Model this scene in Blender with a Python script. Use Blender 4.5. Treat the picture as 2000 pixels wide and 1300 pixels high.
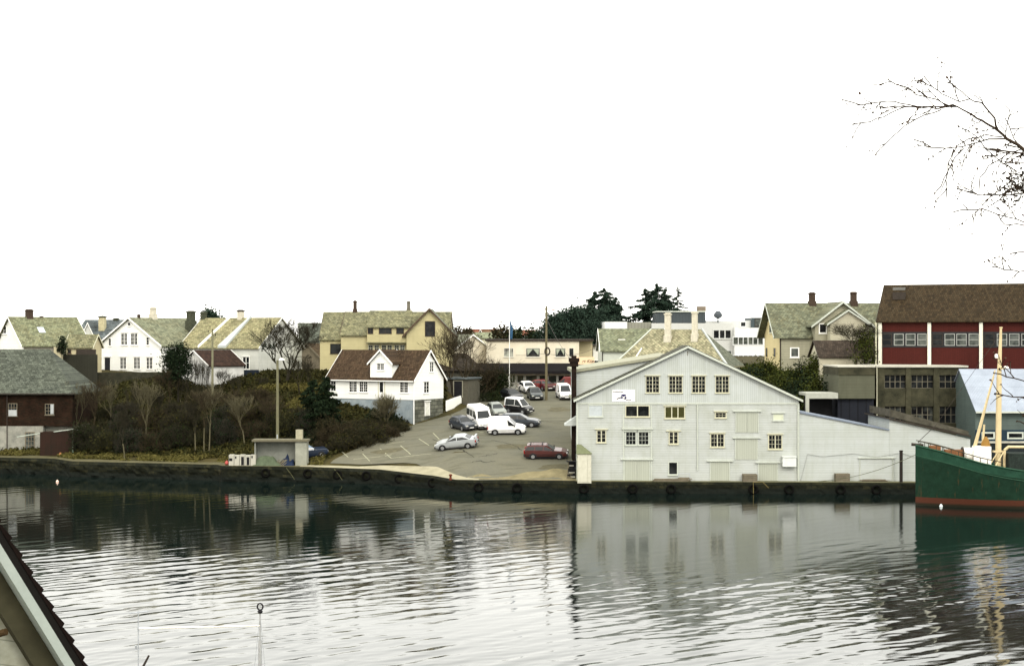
import bpy, math, random
import numpy as np
from mathutils import Vector, Matrix, noise
R = math.radians
rnd = random.Random(7)
for o in list(bpy.data.objects): bpy.data.objects.remove(o)
SC = bpy.context.scene
COL = SC.collection
# ------------------------------------------------------------------ camera, sky, sun, exposure
EYE, FP, HZ = 15.3, 3000.0, 657.0          # eye height, focal length and horizon row in a 2000 px wide frame
cam = bpy.data.cameras.new('camera'); camo = bpy.data.objects.new('camera', cam); COL.objects.link(camo)
camo.location = (0, 0, EYE); camo.rotation_euler = (R(90), 0, 0)
cam.sensor_width = 36; cam.lens = 36 * FP / 2000; cam.shift_y = (HZ - 650) / 2000
cam.clip_start = 0.1; cam.clip_end = 5000
SC.camera = camo
world = bpy.data.worlds.new('World'); SC.world = world; world.use_nodes = True
wn, wl = world.node_tree.nodes, world.node_tree.links
sky = wn.new('ShaderNodeTexSky'); sky.sky_type = 'NISHITA'; sky.sun_disc = False
sky.sun_elevation = R(38); sky.sun_rotation = R(200); sky.air_density = 1.2; sky.dust_density = 6; sky.ozone_density = 1
mixw = wn.new('ShaderNodeMixRGB'); mixw.inputs[0].default_value = 0.88
mixw.inputs[2].default_value = (10.1, 9.9, 9.2, 1)
wl.new(sky.outputs[0], mixw.inputs[1]); wl.new(mixw.outputs[0], wn['Background'].inputs[0])
wn['Background'].inputs[1].default_value = 0.13
sl = bpy.data.lights.new('sun', 'SUN'); sl.energy = 0.7; sl.angle = R(14); sl.color = (1, .96, .88)
so = bpy.data.objects.new('sun', sl); COL.objects.link(so); so.location = (0, 0, 60)
so.rotation_euler = (R(52), 0, R(200 - 180 + 0))
SC.view_settings.view_transform = 'Standard'; SC.view_settings.look = 'None'
SC.view_settings.gamma = 1; SC.view_settings.exposure = 1.15
# ------------------------------------------------------------------ small helpers
def tag(o, label=None, cat=None, group=None, kind=None):
    if label: o['label'] = label
    if cat: o['category'] = cat
    if group: o['group'] = group
    if kind: o['kind'] = kind
    return o
def empty(name, loc=(0, 0, 0), rz=0, label=None, cat=None, group=None, parent=None):
    o = bpy.data.objects.new(name, None); COL.objects.link(o); o.location = loc; o.rotation_euler = (0, 0, rz)
    o.empty_display_size = .2
    if parent: o.parent = parent
    return tag(o, label, cat, group)
def P(px, py, D): return Vector(((px - 1000) / FP * D, D, EYE - (py - HZ) * D / FP))
def X(px, D): return (px - 1000) / FP * D
def Zp(py, D): return EYE - (py - HZ) * D / FP
class MB:
    def __init__(s): s.v = []; s.f = []; s.m = []
    def poly(s, pts, m=0):
        n = len(s.v); s.v += [tuple(p) for p in pts]; s.f.append(tuple(range(n, n + len(pts)))); s.m.append(m)
    def box(s, x0, x1, y0, y1, z0, z1, m=0):
        x0, x1 = min(x0, x1), max(x0, x1); y0, y1 = min(y0, y1), max(y0, y1); z0, z1 = min(z0, z1), max(z0, z1)
        n = len(s.v)
        s.v += [(x0,y0,z0),(x1,y0,z0),(x1,y1,z0),(x0,y1,z0),(x0,y0,z1),(x1,y0,z1),(x1,y1,z1),(x0,y1,z1)]
        for q in ((0,3,2,1),(4,5,6,7),(0,1,5,4),(1,2,6,5),(2,3,7,6),(3,0,4,7)): s.f.append(tuple(n+i for i in q)); s.m.append(m)
    def prism(s, poly, a, b, axis='x', m=0):
        # poly: (s,z) outline; axis x: extruded along x with s=y; axis y: extruded along y with s=x
        mp = (lambda r, q: (r, q[0], q[1])) if axis == 'x' else ((lambda r, q: (q[0], r, q[1])) if axis == 'y' else (lambda r, q: (q[0], q[1], r)))
        n = len(poly); k = len(s.v)
        s.v += [mp(a, q) for q in poly] + [mp(b, q) for q in poly]
        s.f.append(tuple(k + i for i in range(n))); s.f.append(tuple(k + n + i for i in reversed(range(n)))); s.m += [m, m]
        for i in range(n):
            j = (i + 1) % n; s.f.append((k+i, k+n+i, k+n+j, k+j)); s.m.append(m)
    def tube(s, p, q, r0, r1=None, n=6, m=0, caps=False):
        p, q = Vector(p), Vector(q); r1 = r0 if r1 is None else r1
        d = q - p
        if d.length < 1e-6: return
        d.normalize(); a = d.orthogonal().normalized(); b = d.cross(a); k = len(s.v)
        for c, r in ((p, r0), (q, r1)):
            for i in range(n):
                t = 2 * math.pi * i / n; s.v.append(tuple(c + (a * math.cos(t) + b * math.sin(t)) * r))
        for i in range(n):
            j = (i + 1) % n; s.f.append((k+i, k+j, k+n+j, k+n+i)); s.m.append(m)
        if caps: s.f += [tuple(k+i for i in reversed(range(n))), tuple(k+n+i for i in range(n))]; s.m += [m, m]
    def lathe(s, c, prof, n=12, m=0):
        k = len(s.v)
        for r, z in prof:
            for i in range(n): t = 2*math.pi*i/n; s.v.append((c[0]+r*math.cos(t), c[1]+r*math.sin(t), c[2]+z))
        for a in range(len(prof)-1):
            for i in range(n):
                j = (i+1) % n; s.f.append((k+a*n+i, k+a*n+j, k+(a+1)*n+j, k+(a+1)*n+i)); s.m.append(m)
        s.f.append(tuple(k+(len(prof)-1)*n+i for i in range(n))); s.m.append(m)
        s.f.append(tuple(k+i for i in reversed(range(n)))); s.m.append(m)
    def quad(s, c, u, v, m=0):
        k = len(s.v); s.v += [tuple(c-u-v), tuple(c+u-v), tuple(c+u+v), tuple(c-u+v)]; s.f.append((k,k+1,k+2,k+3)); s.m.append(m)
    def build(s, name, mats, parent=None, smooth=False, loc=None):
        me = bpy.data.meshes.new(name); me.from_pydata(s.v, [], s.f); me.update()
        if not isinstance(mats, (list, tuple)): mats = [mats]
        for mm in mats: me.materials.append(mm)
        if len(mats) > 1: me.polygons.foreach_set('material_index', s.m)
        if smooth: me.polygons.foreach_set('use_smooth', [True] * len(s.f))
        o = bpy.data.objects.new(name, me); COL.objects.link(o)
        if loc is not None: o.location = loc
        if parent is not None: o.parent = parent
        return o
# ------------------------------------------------------------------ materials
MATS = {}
class NT:
    def __init__(s, name, rough=.8, spec=.3, metal=0):
        s.mt = bpy.data.materials.new(name); s.mt.use_nodes = True; s.n = s.mt.node_tree.nodes; s.l = s.mt.node_tree.links
        s.b = s.n['Principled BSDF']; s.b.inputs['Roughness'].default_value = rough
        s.b.inputs['Specular IOR Level'].default_value = spec; s.b.inputs['Metallic'].default_value = metal
    def node(s, t, **k):
        n = s.n.new(t)
        for a, b in k.items(): setattr(n, a, b)
        return n
    def co(s, scale=(1,1,1), rot=(0,0,0), src='Object'):
        tc = s.node('ShaderNodeTexCoord'); mp = s.node('ShaderNodeMapping')
        mp.inputs['Scale'].default_value = scale; mp.inputs['Rotation'].default_value = rot
        s.l.new(tc.outputs[src], mp.inputs[0]); return mp.outputs[0]
    def noise(s, vec, scale, detail=5, rough=.6):
        n = s.node('ShaderNodeTexNoise'); n.inputs['Scale'].default_value = scale; n.inputs['Detail'].default_value = detail
        n.inputs['Roughness'].default_value = rough; s.l.new(vec, n.inputs['Vector']); return n.outputs[0]
    def ramp(s, fac, stops):
        r = s.node('ShaderNodeValToRGB'); e = r.color_ramp.elements
        while len(e) < len(stops): e.new(.5)
        for i, (p, c) in enumerate(stops): e[i].position = p; e[i].color = (*c, 1) if len(c) == 3 else c
        s.l.new(fac, r.inputs[0]); return r.outputs[0]
    def mix(s, fac, a, b, mode='MIX'):
        m = s.node('ShaderNodeMixRGB', blend_type=mode)
        for i, v in ((0, fac), (1, a), (2, b)):
            if isinstance(v, (int, float)): m.inputs[i].default_value = v
            elif isinstance(v, tuple): m.inputs[i].default_value = (*v[:3], 1)
            else: s.l.new(v, m.inputs[i])
        return m.outputs[0]
    def math(s, op, a, b=0.0):
        m = s.node('ShaderNodeMath', operation=op)
        for i, v in ((0, a), (1, b)):
            if isinstance(v, (int, float)): m.inputs[i].default_value = v
            else: s.l.new(v, m.inputs[i])
        return m.outputs[0]
    def comp(s, vec, i):
        n = s.node('ShaderNodeSeparateXYZ'); s.l.new(vec, n.inputs[0]); return n.outputs[i]
    def bump(s, h, dist=.02, st=1.0):
        b = s.node('ShaderNodeBump'); b.inputs['Distance'].default_value = dist; b.inputs['Strength'].default_value = st
        s.l.new(h, b.inputs['Height']); s.l.new(b.outputs[0], s.b.inputs['Normal'])
    def out(s, c):
        if isinstance(c, tuple): s.b.inputs['Base Color'].default_value = (*c[:3], 1)
        else: s.l.new(c, s.b.inputs['Base Color'])
        return s.mt
def sc(c, k): return tuple(x * k for x in c)
def plain(name, c, rough=.8, var=.25, scale=3, spec=.14, metal=0, bump=0, c2=None):
    if name in MATS: return MATS[name]
    t = NT(name, rough, spec, metal); v = t.co()
    n = t.noise(v, scale); n2 = t.noise(v, scale * 7, 3)
    a = t.ramp(n, [(.3, sc(c, 1 - var)), (.7, c2 or sc(c, 1 + var * .6))])
    col = t.mix(.35, a, t.ramp(n2, [(.3, sc(c, 1 - var)), (.7, sc(c, 1 + var * .5))]))
    if bump: t.bump(n2, bump)
    MATS[name] = t.out(col); return MATS[name]
def siding(name, c, pitch=.16, vert=False, dirt=.2, line=.45, dirtc=None, rough=.65):
    if name in MATS: return MATS[name]
    t = NT(name, rough, .12); v = t.co()
    if vert: q = t.math('ADD', t.comp(v, 0), t.comp(v, 1))
    else: q = t.comp(v, 2)
    fr = t.math('FRACT', t.math('MULTIPLY', t.math('ADD', q, 100.0), 1 / pitch))
    ln = t.ramp(fr, [(0, (line,)*3), (.10, (line,)*3), (.2, (1,1,1)), (1, (1,1,1))])
    # per board tone
    fl = t.math('FLOOR', t.math('MULTIPLY', t.math('ADD', q, 100.0), 1 / pitch))
    wn_ = t.node('ShaderNodeTexWhiteNoise', noise_dimensions='1D'); t.l.new(fl, wn_.inputs['W'])
    tone = t.ramp(wn_.outputs[0], [(0, (.93,)*3), (1, (1.0,)*3)])
    n = t.noise(v, .45, 6, .65); st = t.noise(t.co(scale=(2.5, 2.5, .25)), 1.0, 4)
    dc = dirtc or sc(c, .62)
    base = t.mix(t.ramp(n, [(.42, (0,0,0)), (.75, (dirt*1.6,)*3)]), c, dc)
    base = t.mix(t.ramp(st, [(.5, (0,0,0)), (.8, (dirt*1.3,)*3)]), base, dc)
    col = t.mix(1, t.mix(1, base, ln, 'MULTIPLY'), tone, 'MULTIPLY')
    t.bump(fr, .02, .5)
    MATS[name] = t.out(col); return MATS[name]
def rooftile(name, c1, c2, c3, bw=.34, bh=.28, axis=0, rough=.85, vscale=1.45, diag=False, mort=.45):
    """axis 0: courses run along local x; 1: along local y. height from z."""
    if name in MATS: return MATS[name]
    t = NT(name, rough, .08); v = t.co()
    cx = t.node('ShaderNodeCombineXYZ'); t.l.new(t.comp(v, axis), cx.inputs[0])
    t.l.new(t.math('MULTIPLY', t.comp(v, 2), vscale), cx.inputs[1])
    mp = t.node('ShaderNodeMapping'); t.l.new(cx.outputs[0], mp.inputs[0])
    if diag: mp.inputs['Rotation'].default_value = (0, 0, R(45))
    br = t.node('ShaderNodeTexBrick'); t.l.new(mp.outputs[0], br.inputs[0]); br.inputs['Scale'].default_value = 1
    br.inputs['Brick Width'].default_value = bw; br.inputs['Row Height'].default_value = bh
    br.inputs['Mortar Size'].default_value = .018; br.inputs['Mortar Smooth'].default_value = .3
    br.inputs['Color1'].default_value = (.62,)*3 + (1,); br.inputs['Color2'].default_value = (1.32,)*3 + (1,)
    br.inputs['Mortar'].default_value = (mort,)*3 + (1,); br.offset = 0 if diag else .5
    n = t.noise(v, .45, 8, .78); n2 = t.noise(v, 5.5, 7, .82)
    base = t.mix(t.ramp(n2, [(.45, (0,0,0)), (.55, (1,1,1))]), t.mix(t.ramp(n, [(.42, (0,0,0)), (.58, (1,1,1))]), c1, sc(c2, .8)), sc(c3, 1.12))
    col = t.mix(1, base, br.outputs['Color'], 'MULTIPLY')
    t.bump(br.outputs['Fac'], -.02, .7)
    MATS[name] = t.out(col); return MATS[name]
def bricks(name, c1, c2, mort, bw=.25, bh=.085, msize=.012, irr=0):
    if name in MATS: return MATS[name]
    t = NT(name, .9, .05); v = t.co()
    cx = t.node('ShaderNodeCombineXYZ'); t.l.new(t.math('ADD', t.comp(v, 0), t.comp(v, 1)), cx.inputs[0]); t.l.new(t.comp(v, 2), cx.inputs[1])
    br = t.node('ShaderNodeTexBrick'); t.l.new(cx.outputs[0], br.inputs[0]); br.inputs['Scale'].default_value = 1
    br.inputs['Brick Width'].default_value = bw; br.inputs['Row Height'].default_value = bh; br.inputs['Mortar Size'].default_value = msize
    br.inputs['Color1'].default_value = (*c1, 1); br.inputs['Color2'].default_value = (*c2, 1); br.inputs['Mortar'].default_value = (*mort, 1)
    n = t.noise(v, .8, 6); col = t.mix(1, br.outputs['Color'], t.ramp(n, [(.3, (.55,)*3), (.7, (1.25,)*3)]), 'MULTIPLY')
    t.bump(br.outputs['Fac'], -.02, .6)
    MATS[name] = t.out(col); return MATS[name]
def glassm(name='dark_glass', c=(.006, .007, .008), c2=(.022, .024, .024), rough=.12, spec=.16):
    if name in MATS: return MATS[name]
    t = NT(name, rough, spec); v = t.co()
    n = t.noise(v, .9, 2); MATS[name] = t.out(t.ramp(n, [(.42, c), (.62, c2)])); return MATS[name]
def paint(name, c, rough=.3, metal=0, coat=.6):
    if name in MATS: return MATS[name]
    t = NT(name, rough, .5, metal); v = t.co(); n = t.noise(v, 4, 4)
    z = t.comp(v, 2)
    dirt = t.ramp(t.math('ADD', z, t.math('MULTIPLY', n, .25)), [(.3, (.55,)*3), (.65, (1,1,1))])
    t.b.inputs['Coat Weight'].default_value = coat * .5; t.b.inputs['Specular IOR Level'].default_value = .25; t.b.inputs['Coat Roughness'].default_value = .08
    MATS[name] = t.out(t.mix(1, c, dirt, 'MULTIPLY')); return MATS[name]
W_SID = siding('pale_grey_weatherboard', (.45, .475, .455), .17, dirt=.34, dirtc=(.31, .33, .26), line=.62)
W_VERT = siding('pale_grey_upright_boards', (.43, .46, .445), .2, vert=True, dirt=.3, dirtc=(.31, .33, .27), line=.78)
W_SID2 = siding('extension_weatherboard', (.45, .48, .465), .17, dirt=.3, dirtc=(.33, .35, .29), line=.68)
WHITE = siding('white_weatherboard', (.80, .81, .77), .17, dirt=.10, line=.72)
WHITE2 = siding('weathered_white_board', (.56, .57, .53), .17, dirt=.35, line=.62, dirtc=(.36, .38, .33))
TRIM = plain('white_trim', (.80, .80, .76), .5, .06)
TRIMG = plain('grey_white_trim', (.46, .49, .43), .6, .14)
TRIMY = plain('cream_trim', (.50, .49, .36), .6, .12)
DOORM = siding('grey_door_boards', (.36, .38, .32), .22, vert=True, dirt=.3, line=.8, dirtc=(.34, .36, .3))
LICH = rooftile('lichen_slate', (.135, .135, .07), (.10, .11, .07), (.155, .145, .085))
LICHG = rooftile('grey_green_slate', (.125, .132, .085), (.155, .145, .082), (.105, .115, .08))
LICHY = rooftile('lichen_slate_on_gable', (.115, .13, .095), (.15, .15, .095), (.13, .15, .12), axis=1)
LICHY2 = rooftile('yellow_lichen_slate', (.21, .205, .105), (.155, .165, .09), (.215, .19, .11))
DIAM = rooftile('diamond_slate', (.215, .215, .13), (.16, .17, .105), (.25, .225, .145), .30, .30, diag=True, mort=.42)
DIAM2 = rooftile('diamond_slate_green', (.13, .145, .085), (.16, .165, .09), (.12, .13, .09), .32, .32, diag=True, mort=.55)
GREYSL = rooftile('grey_slate', (.062, .070, .054), (.047, .054, .044), (.074, .083, .065), .4, .3)
MAROON = rooftile('maroon_tile', (.046, .027, .016), (.034, .021, .014), (.052, .036, .020), .25, .35)
BROWNT = rooftile('brown_tile', (.036, .024, .012), (.044, .028, .013), (.026, .020, .011), .25, .35)
BLUESL = rooftile('blue_grey_slate', (.07, .09, .095), (.055, .07, .075), (.09, .10, .10), .4, .3)
YELW = siding('pale_yellow_board', (.455, .41, .23), .17, dirt=.2, line=.75)
YELL = siding('warm_yellow_board', (.62, .53, .29), .2, vert=True, dirt=.15, line=.8)
GREYW = siding('grey_weathered_board', (.34, .33, .24), .2, dirt=.4, line=.6)
DKTR = plain('dark_trim', (.035, .028, .022), .6)
BRTR = plain('brown_trim', (.07, .045, .03), .6)
BRICK = bricks('red_brick', (.030, .013, .008), (.012, .008, .005), (.020, .017, .011))
STONE = bricks('rough_stone', (.16, .16, .125), (.09, .095, .075), (.06, .062, .05), .9, .45, .05)
GRANITE = plain('pale_plastered_stone', (.24, .245, .21), .95, .4, 1.2, bump=.05, c2=(.34, .33, .28))
BLUEF = plain('blue_grey_foundation', (.21, .26, .29), .9, .3, 1.2, c2=(.30, .33, .33))
CONC = plain('stained_concrete', (.035, .036, .022), .95, .6, .8, bump=.02, c2=(.075, .07, .042))
CONCL = plain('light_concrete', (.40, .39, .33), .9, .25, 1.5)
CREAM = plain('cream_render', (.58, .53, .415), .85, .14, .5, c2=(.66, .62, .50))
CREAM2 = plain('ochre_render', (.46, .41, .26), .85, .12, .8)
REDP = siding('red_cladding', (.052, .0085, .006), .25, vert=True, dirt=.3, line=.85)
GL = glassm()
GLG = glassm('grey_glass', (.025, .03, .028), (.09, .10, .09), .12)
GLY = glassm('amber_lit_glass', (.10, .07, .02), (.35, .22, .05), .2)
GLC = plain('closed_curtain', (.42, .46, .47), .5, .2, 1.5)
METAL = plain('zinc_metal', (.42, .45, .48), .4, .2, 2, metal=.4)
CHB = plain('brown_chimney', (.052, .036, .026), .9, .4, 4)
CHW = plain('pale_chimney', (.50, .47, .38), .9, .3, 3)
CHG = plain('mossy_chimney', (.055, .06, .04), .95, .5, 4)
WOODG = plain('grey_wood', (.16, .14, .10), .9, .4, 3)
POLE = plain('pole_wood', (.17, .165, .105), .9, .3, 3)
RUST = plain('rusty_brown', (.011, .007, .005), .9, .5, 3, c2=(.022, .012, .008))
BLACK = plain('black_rubber', (.012, .012, .013), .8, .3)
TARPG = plain('green_tarp', (.085, .11, .065), .5, .4, 3, bump=.05)
TARPB = plain('blue_tarp', (.010, .020, .05), .45, .5, 3, bump=.05)
BARK = plain('bark', (.022, .019, .013), .95, .4, 3)
BARKL = plain('pale_bark', (.10, .090, .052), .95, .4, 3)
TWIG = plain('twigs', (.028, .025, .015), .95, .4, 3)
TWIGR = plain('reddish_twigs', (.040, .031, .017), .95, .4, 2)
BOATW = plain('boat_cream', (.56, .46, .27), .5, .18, 2)
BOATWH = plain('boat_white', (.78, .76, .70), .5, .15, 3)
# ------------------------------------------------------------------ terrain
QP = [(-900,178,1.7),(0,172,1.75),(105,171,1.7),(140,168.5,1.6),(200,167.5,1.6),(300,166,1.6),(425,164,1.6),(435,162.5,1.6),(600,162,1.53),(740,160,1.43),(850,155,1.2),(890,152,1.1),(1120,150.2,1.1),(1785,149.5,1.05),(2900,149.2,1.05)]
QX = np.array([X(p, d) for p, d, z in QP]); QD = np.array([d for p, d, z in QP]); QZ = np.array([z for p, d, z in QP], float)
LOTD, LOTZ = [0,1.5,7,13,19,42,52,110,300,900], [0,.1,1.5,2.6,3.7,6.2,7.0,8.5,9.5,10]
LFTD, LFTZ = [0,2.5,5,8,14,20,26,30,34,80,300,900], [0,.2,.6,1.5,3.1,5.0,7.7,8.9,9.2,9.6,10,10]
RGTD, RGTZ = [0,17,19,30,40,60,300,900], [0,.1,1.5,8.5,10.6,11.2,12,12]
def sstep(t): t = np.clip(t, 0, 1); return t * t * (3 - 2 * t)
def xb(y): return np.interp(y, [158,160,165,172,178,184,192,205,260], [-22.5,-21,-19,-14.5,-11,-7.0,-4,-6,-6])
def gz(x, y):
    x = np.asarray(x, float); y = np.asarray(y, float)
    q = np.interp(x, QX, QZ); d = y - np.interp(x, QX, QD)
    lot = q + np.interp(d, LOTD, LOTZ); lf = q + np.interp(d, LFTD, LFTZ); rg = q + np.interp(d, RGTD, RGTZ)
    wl_ = sstep((xb(y) - x) / 6) * sstep((y - 160) / 4); wr = sstep((x - 10.5) / 6)
    z = lot * (1 - wl_) + lf * wl_
    z = z * (1 - wr) + rg * wr
    return z
def G(x, y): return float(gz(x, y))
def on(px, D, dz=0): x = X(px, D); return Vector((x, D, G(x, D) + dz))
# one ground sheet
xs = np.concatenate([np.linspace(-900, -75, 14), np.arange(-72, 72.01, 1.0), np.linspace(75, 900, 14)])
ds = np.concatenate([np.arange(0.6, 60, 1.0), np.arange(62, 130, 4), [150, 200, 300, 450, 700, 1100, 2000]])
gm = MB(); nx = len(xs)
for d in ds:
    yy = np.interp(xs, QX, QD) + d
    zz = gz(xs, yy) + (0.25 * np.array([noise.noise(Vector((a * .25, b * .25, 0))) for a, b in zip(xs, yy)]) * sstep((xb(yy) - xs) / 4) if d < 62 and d > 3 else 0) - .03
    gm.v += list(zip(xs.tolist(), yy.tolist(), np.broadcast_to(zz, xs.shape).tolist()))
for j in range(len(ds) - 1):
    for i in range(nx - 1): a = j * nx + i; gm.f.append((a, a+1, a+nx+1, a+nx)); gm.m.append(0)
t = NT('rough_grass_ground', .95, .1); v = t.co(src='Object')
n = t.noise(v, .25, 6, .7); n2 = t.noise(v, 2.5, 6, .75)
c = t.mix(t.ramp(n, [(.4, (0,0,0)), (.62, (1,1,1))]), (.020, .022, .008), (.060, .052, .016))
c = t.mix(t.ramp(n2, [(.35, (0,0,0)), (.65, (1,1,1))]), c, t.mix(n, (.012, .015, .006), (.075, .055, .022)))
t.bump(n2, .15); GRND = t.out(c)
tag(gm.build('ground', GRND, smooth=True), kind='structure')
# asphalt of the parking lot (own sheet a little above the ground)
am = MB(); ays = np.arange(1.4, 56, 1.0); NXA = 40
for d in ays:
    yq = np.interp(0, QX, QD)
    for k in range(NXA + 1):
        f = k / NXA
        y = 150.3 + d * 1.0
        xl = float(xb(y + 0)) ; xl = max(xl, -21.5)
        if y < 164: xl = np.interp(y, [150, 153.5, 156.5, 161.5, 163.5, 164], [-2, -5.5, -7.5, -10.5, -19.3, -19.5])
        xr = 12.0
        x = xl + (xr - xl) * f
        am.v.append((float(x), float(y), G(x, y) + .03))
for j in range(len(ays) - 1):
    for k in range(NXA): a = j * (NXA + 1) + k; am.f.append((a, a+1, a+NXA+2, a+NXA+1)); am.m.append(0)
t = NT('worn_asphalt', .95, .06); v = t.co()
n = t.noise(v, .13, 7, .72); n2 = t.noise(v, 4.5, 6, .85); n3 = t.noise(t.co(scale=(.6, 2.2, 1), rot=(0, 0, R(12))), .5, 5)
c = t.mix(t.ramp(n, [(.38, (0,0,0)), (.65, (1,1,1))]), (.102, .103, .086), (.152, .142, .100))
c = t.mix(t.ramp(n3, [(.52, (0,0,0)), (.62, (.65,)*3)]), c, (.055, .056, .036))
c = t.mix(.55, c, t.mix(n2, (.045, .047, .035), (.165, .158, .115)))
t.bump(n2, .01); ASPH = t.out(c)
tag(am.build('parking_lot', ASPH, smooth=True), kind='structure')
# sandy bare apron between asphalt and quay edge right, and pale concrete ramp strip
def strip(name, pts_out, pts_in, mat, dz, kind='structure'):
    m = MB(); n = len(pts_out); K = 4
    for (a, b) in zip(pts_out, pts_in):
        for k in range(K + 1):
            x = a[0] + (b[0] - a[0]) * k / K; y = a[1] + (b[1] - a[1]) * k / K
            z = max(G(x, y), G(x, y)) + dz; m.v.append((x, y, z))
    for i in range(n - 1):
        for k in range(K): a = i * (K + 1) + k; m.f.append((a, a+1, a+K+2, a+K+1)); m.m.append(0)
    return tag(m.build(name, mat, smooth=True), kind=kind)
SAND = plain('sandy_gravel', (.17, .15, .08), .95, .4, 1.0, c2=(.24, .205, .115))
xr_ = np.linspace(X(880, 152), X(1130, 151), 26)
def qd(x): return float(np.interp(x, QX, QD))
strip('gravel_verge', [(x, qd(x) + .5) for x in xr_], [(x, qd(x) + 2.0 + 2.4 * float(sstep((x + 1) / 5)) + 1.3 * noise.noise(Vector((x * .5, 3, 0)))) for x in xr_], SAND, .045)
PALEC = plain('pale_worn_concrete', (.27, .25, .165), .9, .3, .8, c2=(.34, .315, .22))
xr_ = np.linspace(X(585, 162), X(935, 152), 50)
strip('concrete_quay_edge', [(x, qd(x) + .02) for x in xr_], [(x, qd(x) + float(np.interp(x, [X(585,162), X(700,161), X(850,155), X(935,152)], [1.3, 1.5, 3.6, .7]))) for x in xr_], PALEC, .06)
PATHM = plain('dirt_path', (.085, .078, .040), .95, .35, 1.2)
xr_ = np.linspace(X(-100, 173), X(585, 162), 60)
strip('quay_path', [(x, qd(x) + .02) for x in xr_], [(x, qd(x) + 1.5 + .7 * noise.noise(Vector((x * .4, 9, 0)))) for x in xr_], PATHM, .035)
xr_ = np.linspace(X(1125, 150), X(2000, 149.5), 60)
QCON = plain('old_quay_concrete', (.125, .12, .065), .95, .35, 1.5)
strip('quay_top', [(x, qd(x) + .02) for x in xr_], [(x, qd(x) + 1.6) for x in xr_], QCON, .04)
# painted bay lines
LINEM = plain('worn_road_paint', (.26, .26, .18), .9, .35, 4)
lm = MB()
def gline(x0, y0, x1, y1, w=.11):
    global lm
    d = Vector((x1-x0, y1-y0)); L_ = d.length; d.normalize(); nn = Vector((-d.y, d.x)) * w / 2; K = max(2, int(L_ / .8))
    for k in range(K):
        q = []
        for (f, s) in ((k/K, 1), (k/K, -1), ((k+1)/K, -1), ((k+1)/K, 1)):
            x = x0 + (x1-x0)*f + nn.x*s; y = y0 + (y1-y0)*f + nn.y*s; q.append((x, y, G(x, y) + .04))
        lm.poly(q)
def groundpt(px, py):
    for D in np.arange(149.5, 260, .05):
        x = X(px, D); 
        if D > qd(x) and G(x, D) >= Zp(py, D) : return x, float(D)
    return X(px, 170), 170.
for a in [(662,878,680,893),(708,886,726,905),(742,876,764,895),(782,870,802,888),(818,857,838,870),(662,878,790,862),(764,895,868,884),(690,897,765,888),(846,846,858,858),(905,838,945,845)]:
    p, q = groundpt(a[0], a[1]), groundpt(a[2], a[3]); gline(*p, *q)
tag(lm.build('parking_bay_lines', LINEM), kind='structure')
lm = MB(); rc = random.Random(5)
for seq in ([(1050,822),(1075,824),(1100,823),(1118,825)], [(922,903),(935,900),(950,903),(966,901)], [(935,893),(955,889),(972,886)], [(845,858),(880,872),(905,880),(925,893)], [(765,906),(780,907),(795,906)], [(960,860),(1000,868),(1020,880)], [(905,800),(940,806),(985,800),(1040,806)], [(700,870),(742,864),(800,858)]):
    pp = [groundpt(*q) for q in seq]
    for p, q in zip(pp[:-1], pp[1:]):
        k = 6; last = p
        for i in range(1, k + 1):
            nx_ = (p[0] + (q[0]-p[0])*i/k + rc.uniform(-.12, .12), p[1] + (q[1]-p[1])*i/k + rc.uniform(-.15, .15)); gline(*last, *nx_, w=rc.uniform(.04, .12)); last = nx_
tag(lm.build('asphalt_cracks', plain('crack_tar', (.022, .022, .016), .9, .3)), kind='structure')
lm = MB()
for cx_, cy_, rx, ry in ((1085, 912, 2.2, 1.0), (1000, 872, 2.6, 1.2), (1090, 800, 1.8, 2.2), (760, 880, 2.4, .9)):
    gx, gy = groundpt(cx_, cy_); K = 18; ring = []
    for i in range(K): a_ = 2*math.pi*i/K; r_ = .8 + .35*noise.noise(Vector((math.cos(a_)*1.5, math.sin(a_)*1.5, cx_))); ring.append((gx + rx*r_*math.cos(a_), gy + ry*r_*math.sin(a_)))
    for i in range(K): p, q = ring[i], ring[(i+1) % K]; lm.poly([(x_, y_, G(x_, y_) + .036) for x_, y_ in ((gx, gy), p, q)])
tag(lm.build('asphalt_patches', plain('patch_asphalt', (.085, .080, .050), .95, .35, 2, c2=(.12, .108, .065))), kind='structure')
# quay wall
def quaywall(name, pxa, pxb, label, seed, rough=.35, mat=None, tr=0):
    xa, xb_ = X(pxa, float(np.interp(pxa, [p[0] for p in QP], QD))), X(pxb, float(np.interp(pxb, [p[0] for p in QP], QD)))
    n = int((xb_ - xa) / .3); m = MB(); rows = 9
    for i in range(n + 1):
        x = xa + (xb_ - xa) * i / n; y = qd(x); zt = float(np.interp(x, QX, QZ)) + .03
        for k in range(rows + 2):
            f = min(k, rows) / rows; z = zt - f * (zt + .9)
            off = -.02 if k <= 0 else -.02 - f * .25 - rough * (.5 + .5 * noise.noise(Vector((x * .9, z * 1.4, seed))) + .35 * noise.noise(Vector((x * 2.3, z * 3.1, seed + 5)))) * (1 if k > 0 else 0)
            if k == rows + 1: off = -.2
            m.v.append((x, y + (0.9 if k == rows + 1 else off), z if k <= rows else -1))
        m.v.append((x, y + .8, zt))
    c_ = rows + 3
    for i in range(n):
        for k in range(rows):
            a = i * c_ + k; m.f.append((a, a+1, a+c_+1, a+c_)); m.m.append(0)
        a = i * c_; b = a + rows + 2; m.f.append((a, a + c_, b + c_, b)); m.m.append(0)
    o = m.build(name, mat); tag(o, label, 'quay wall'); return o
t = NT('wet_quay_stone', .85, .08); v = t.co(); z = t.comp(v, 2)
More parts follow.
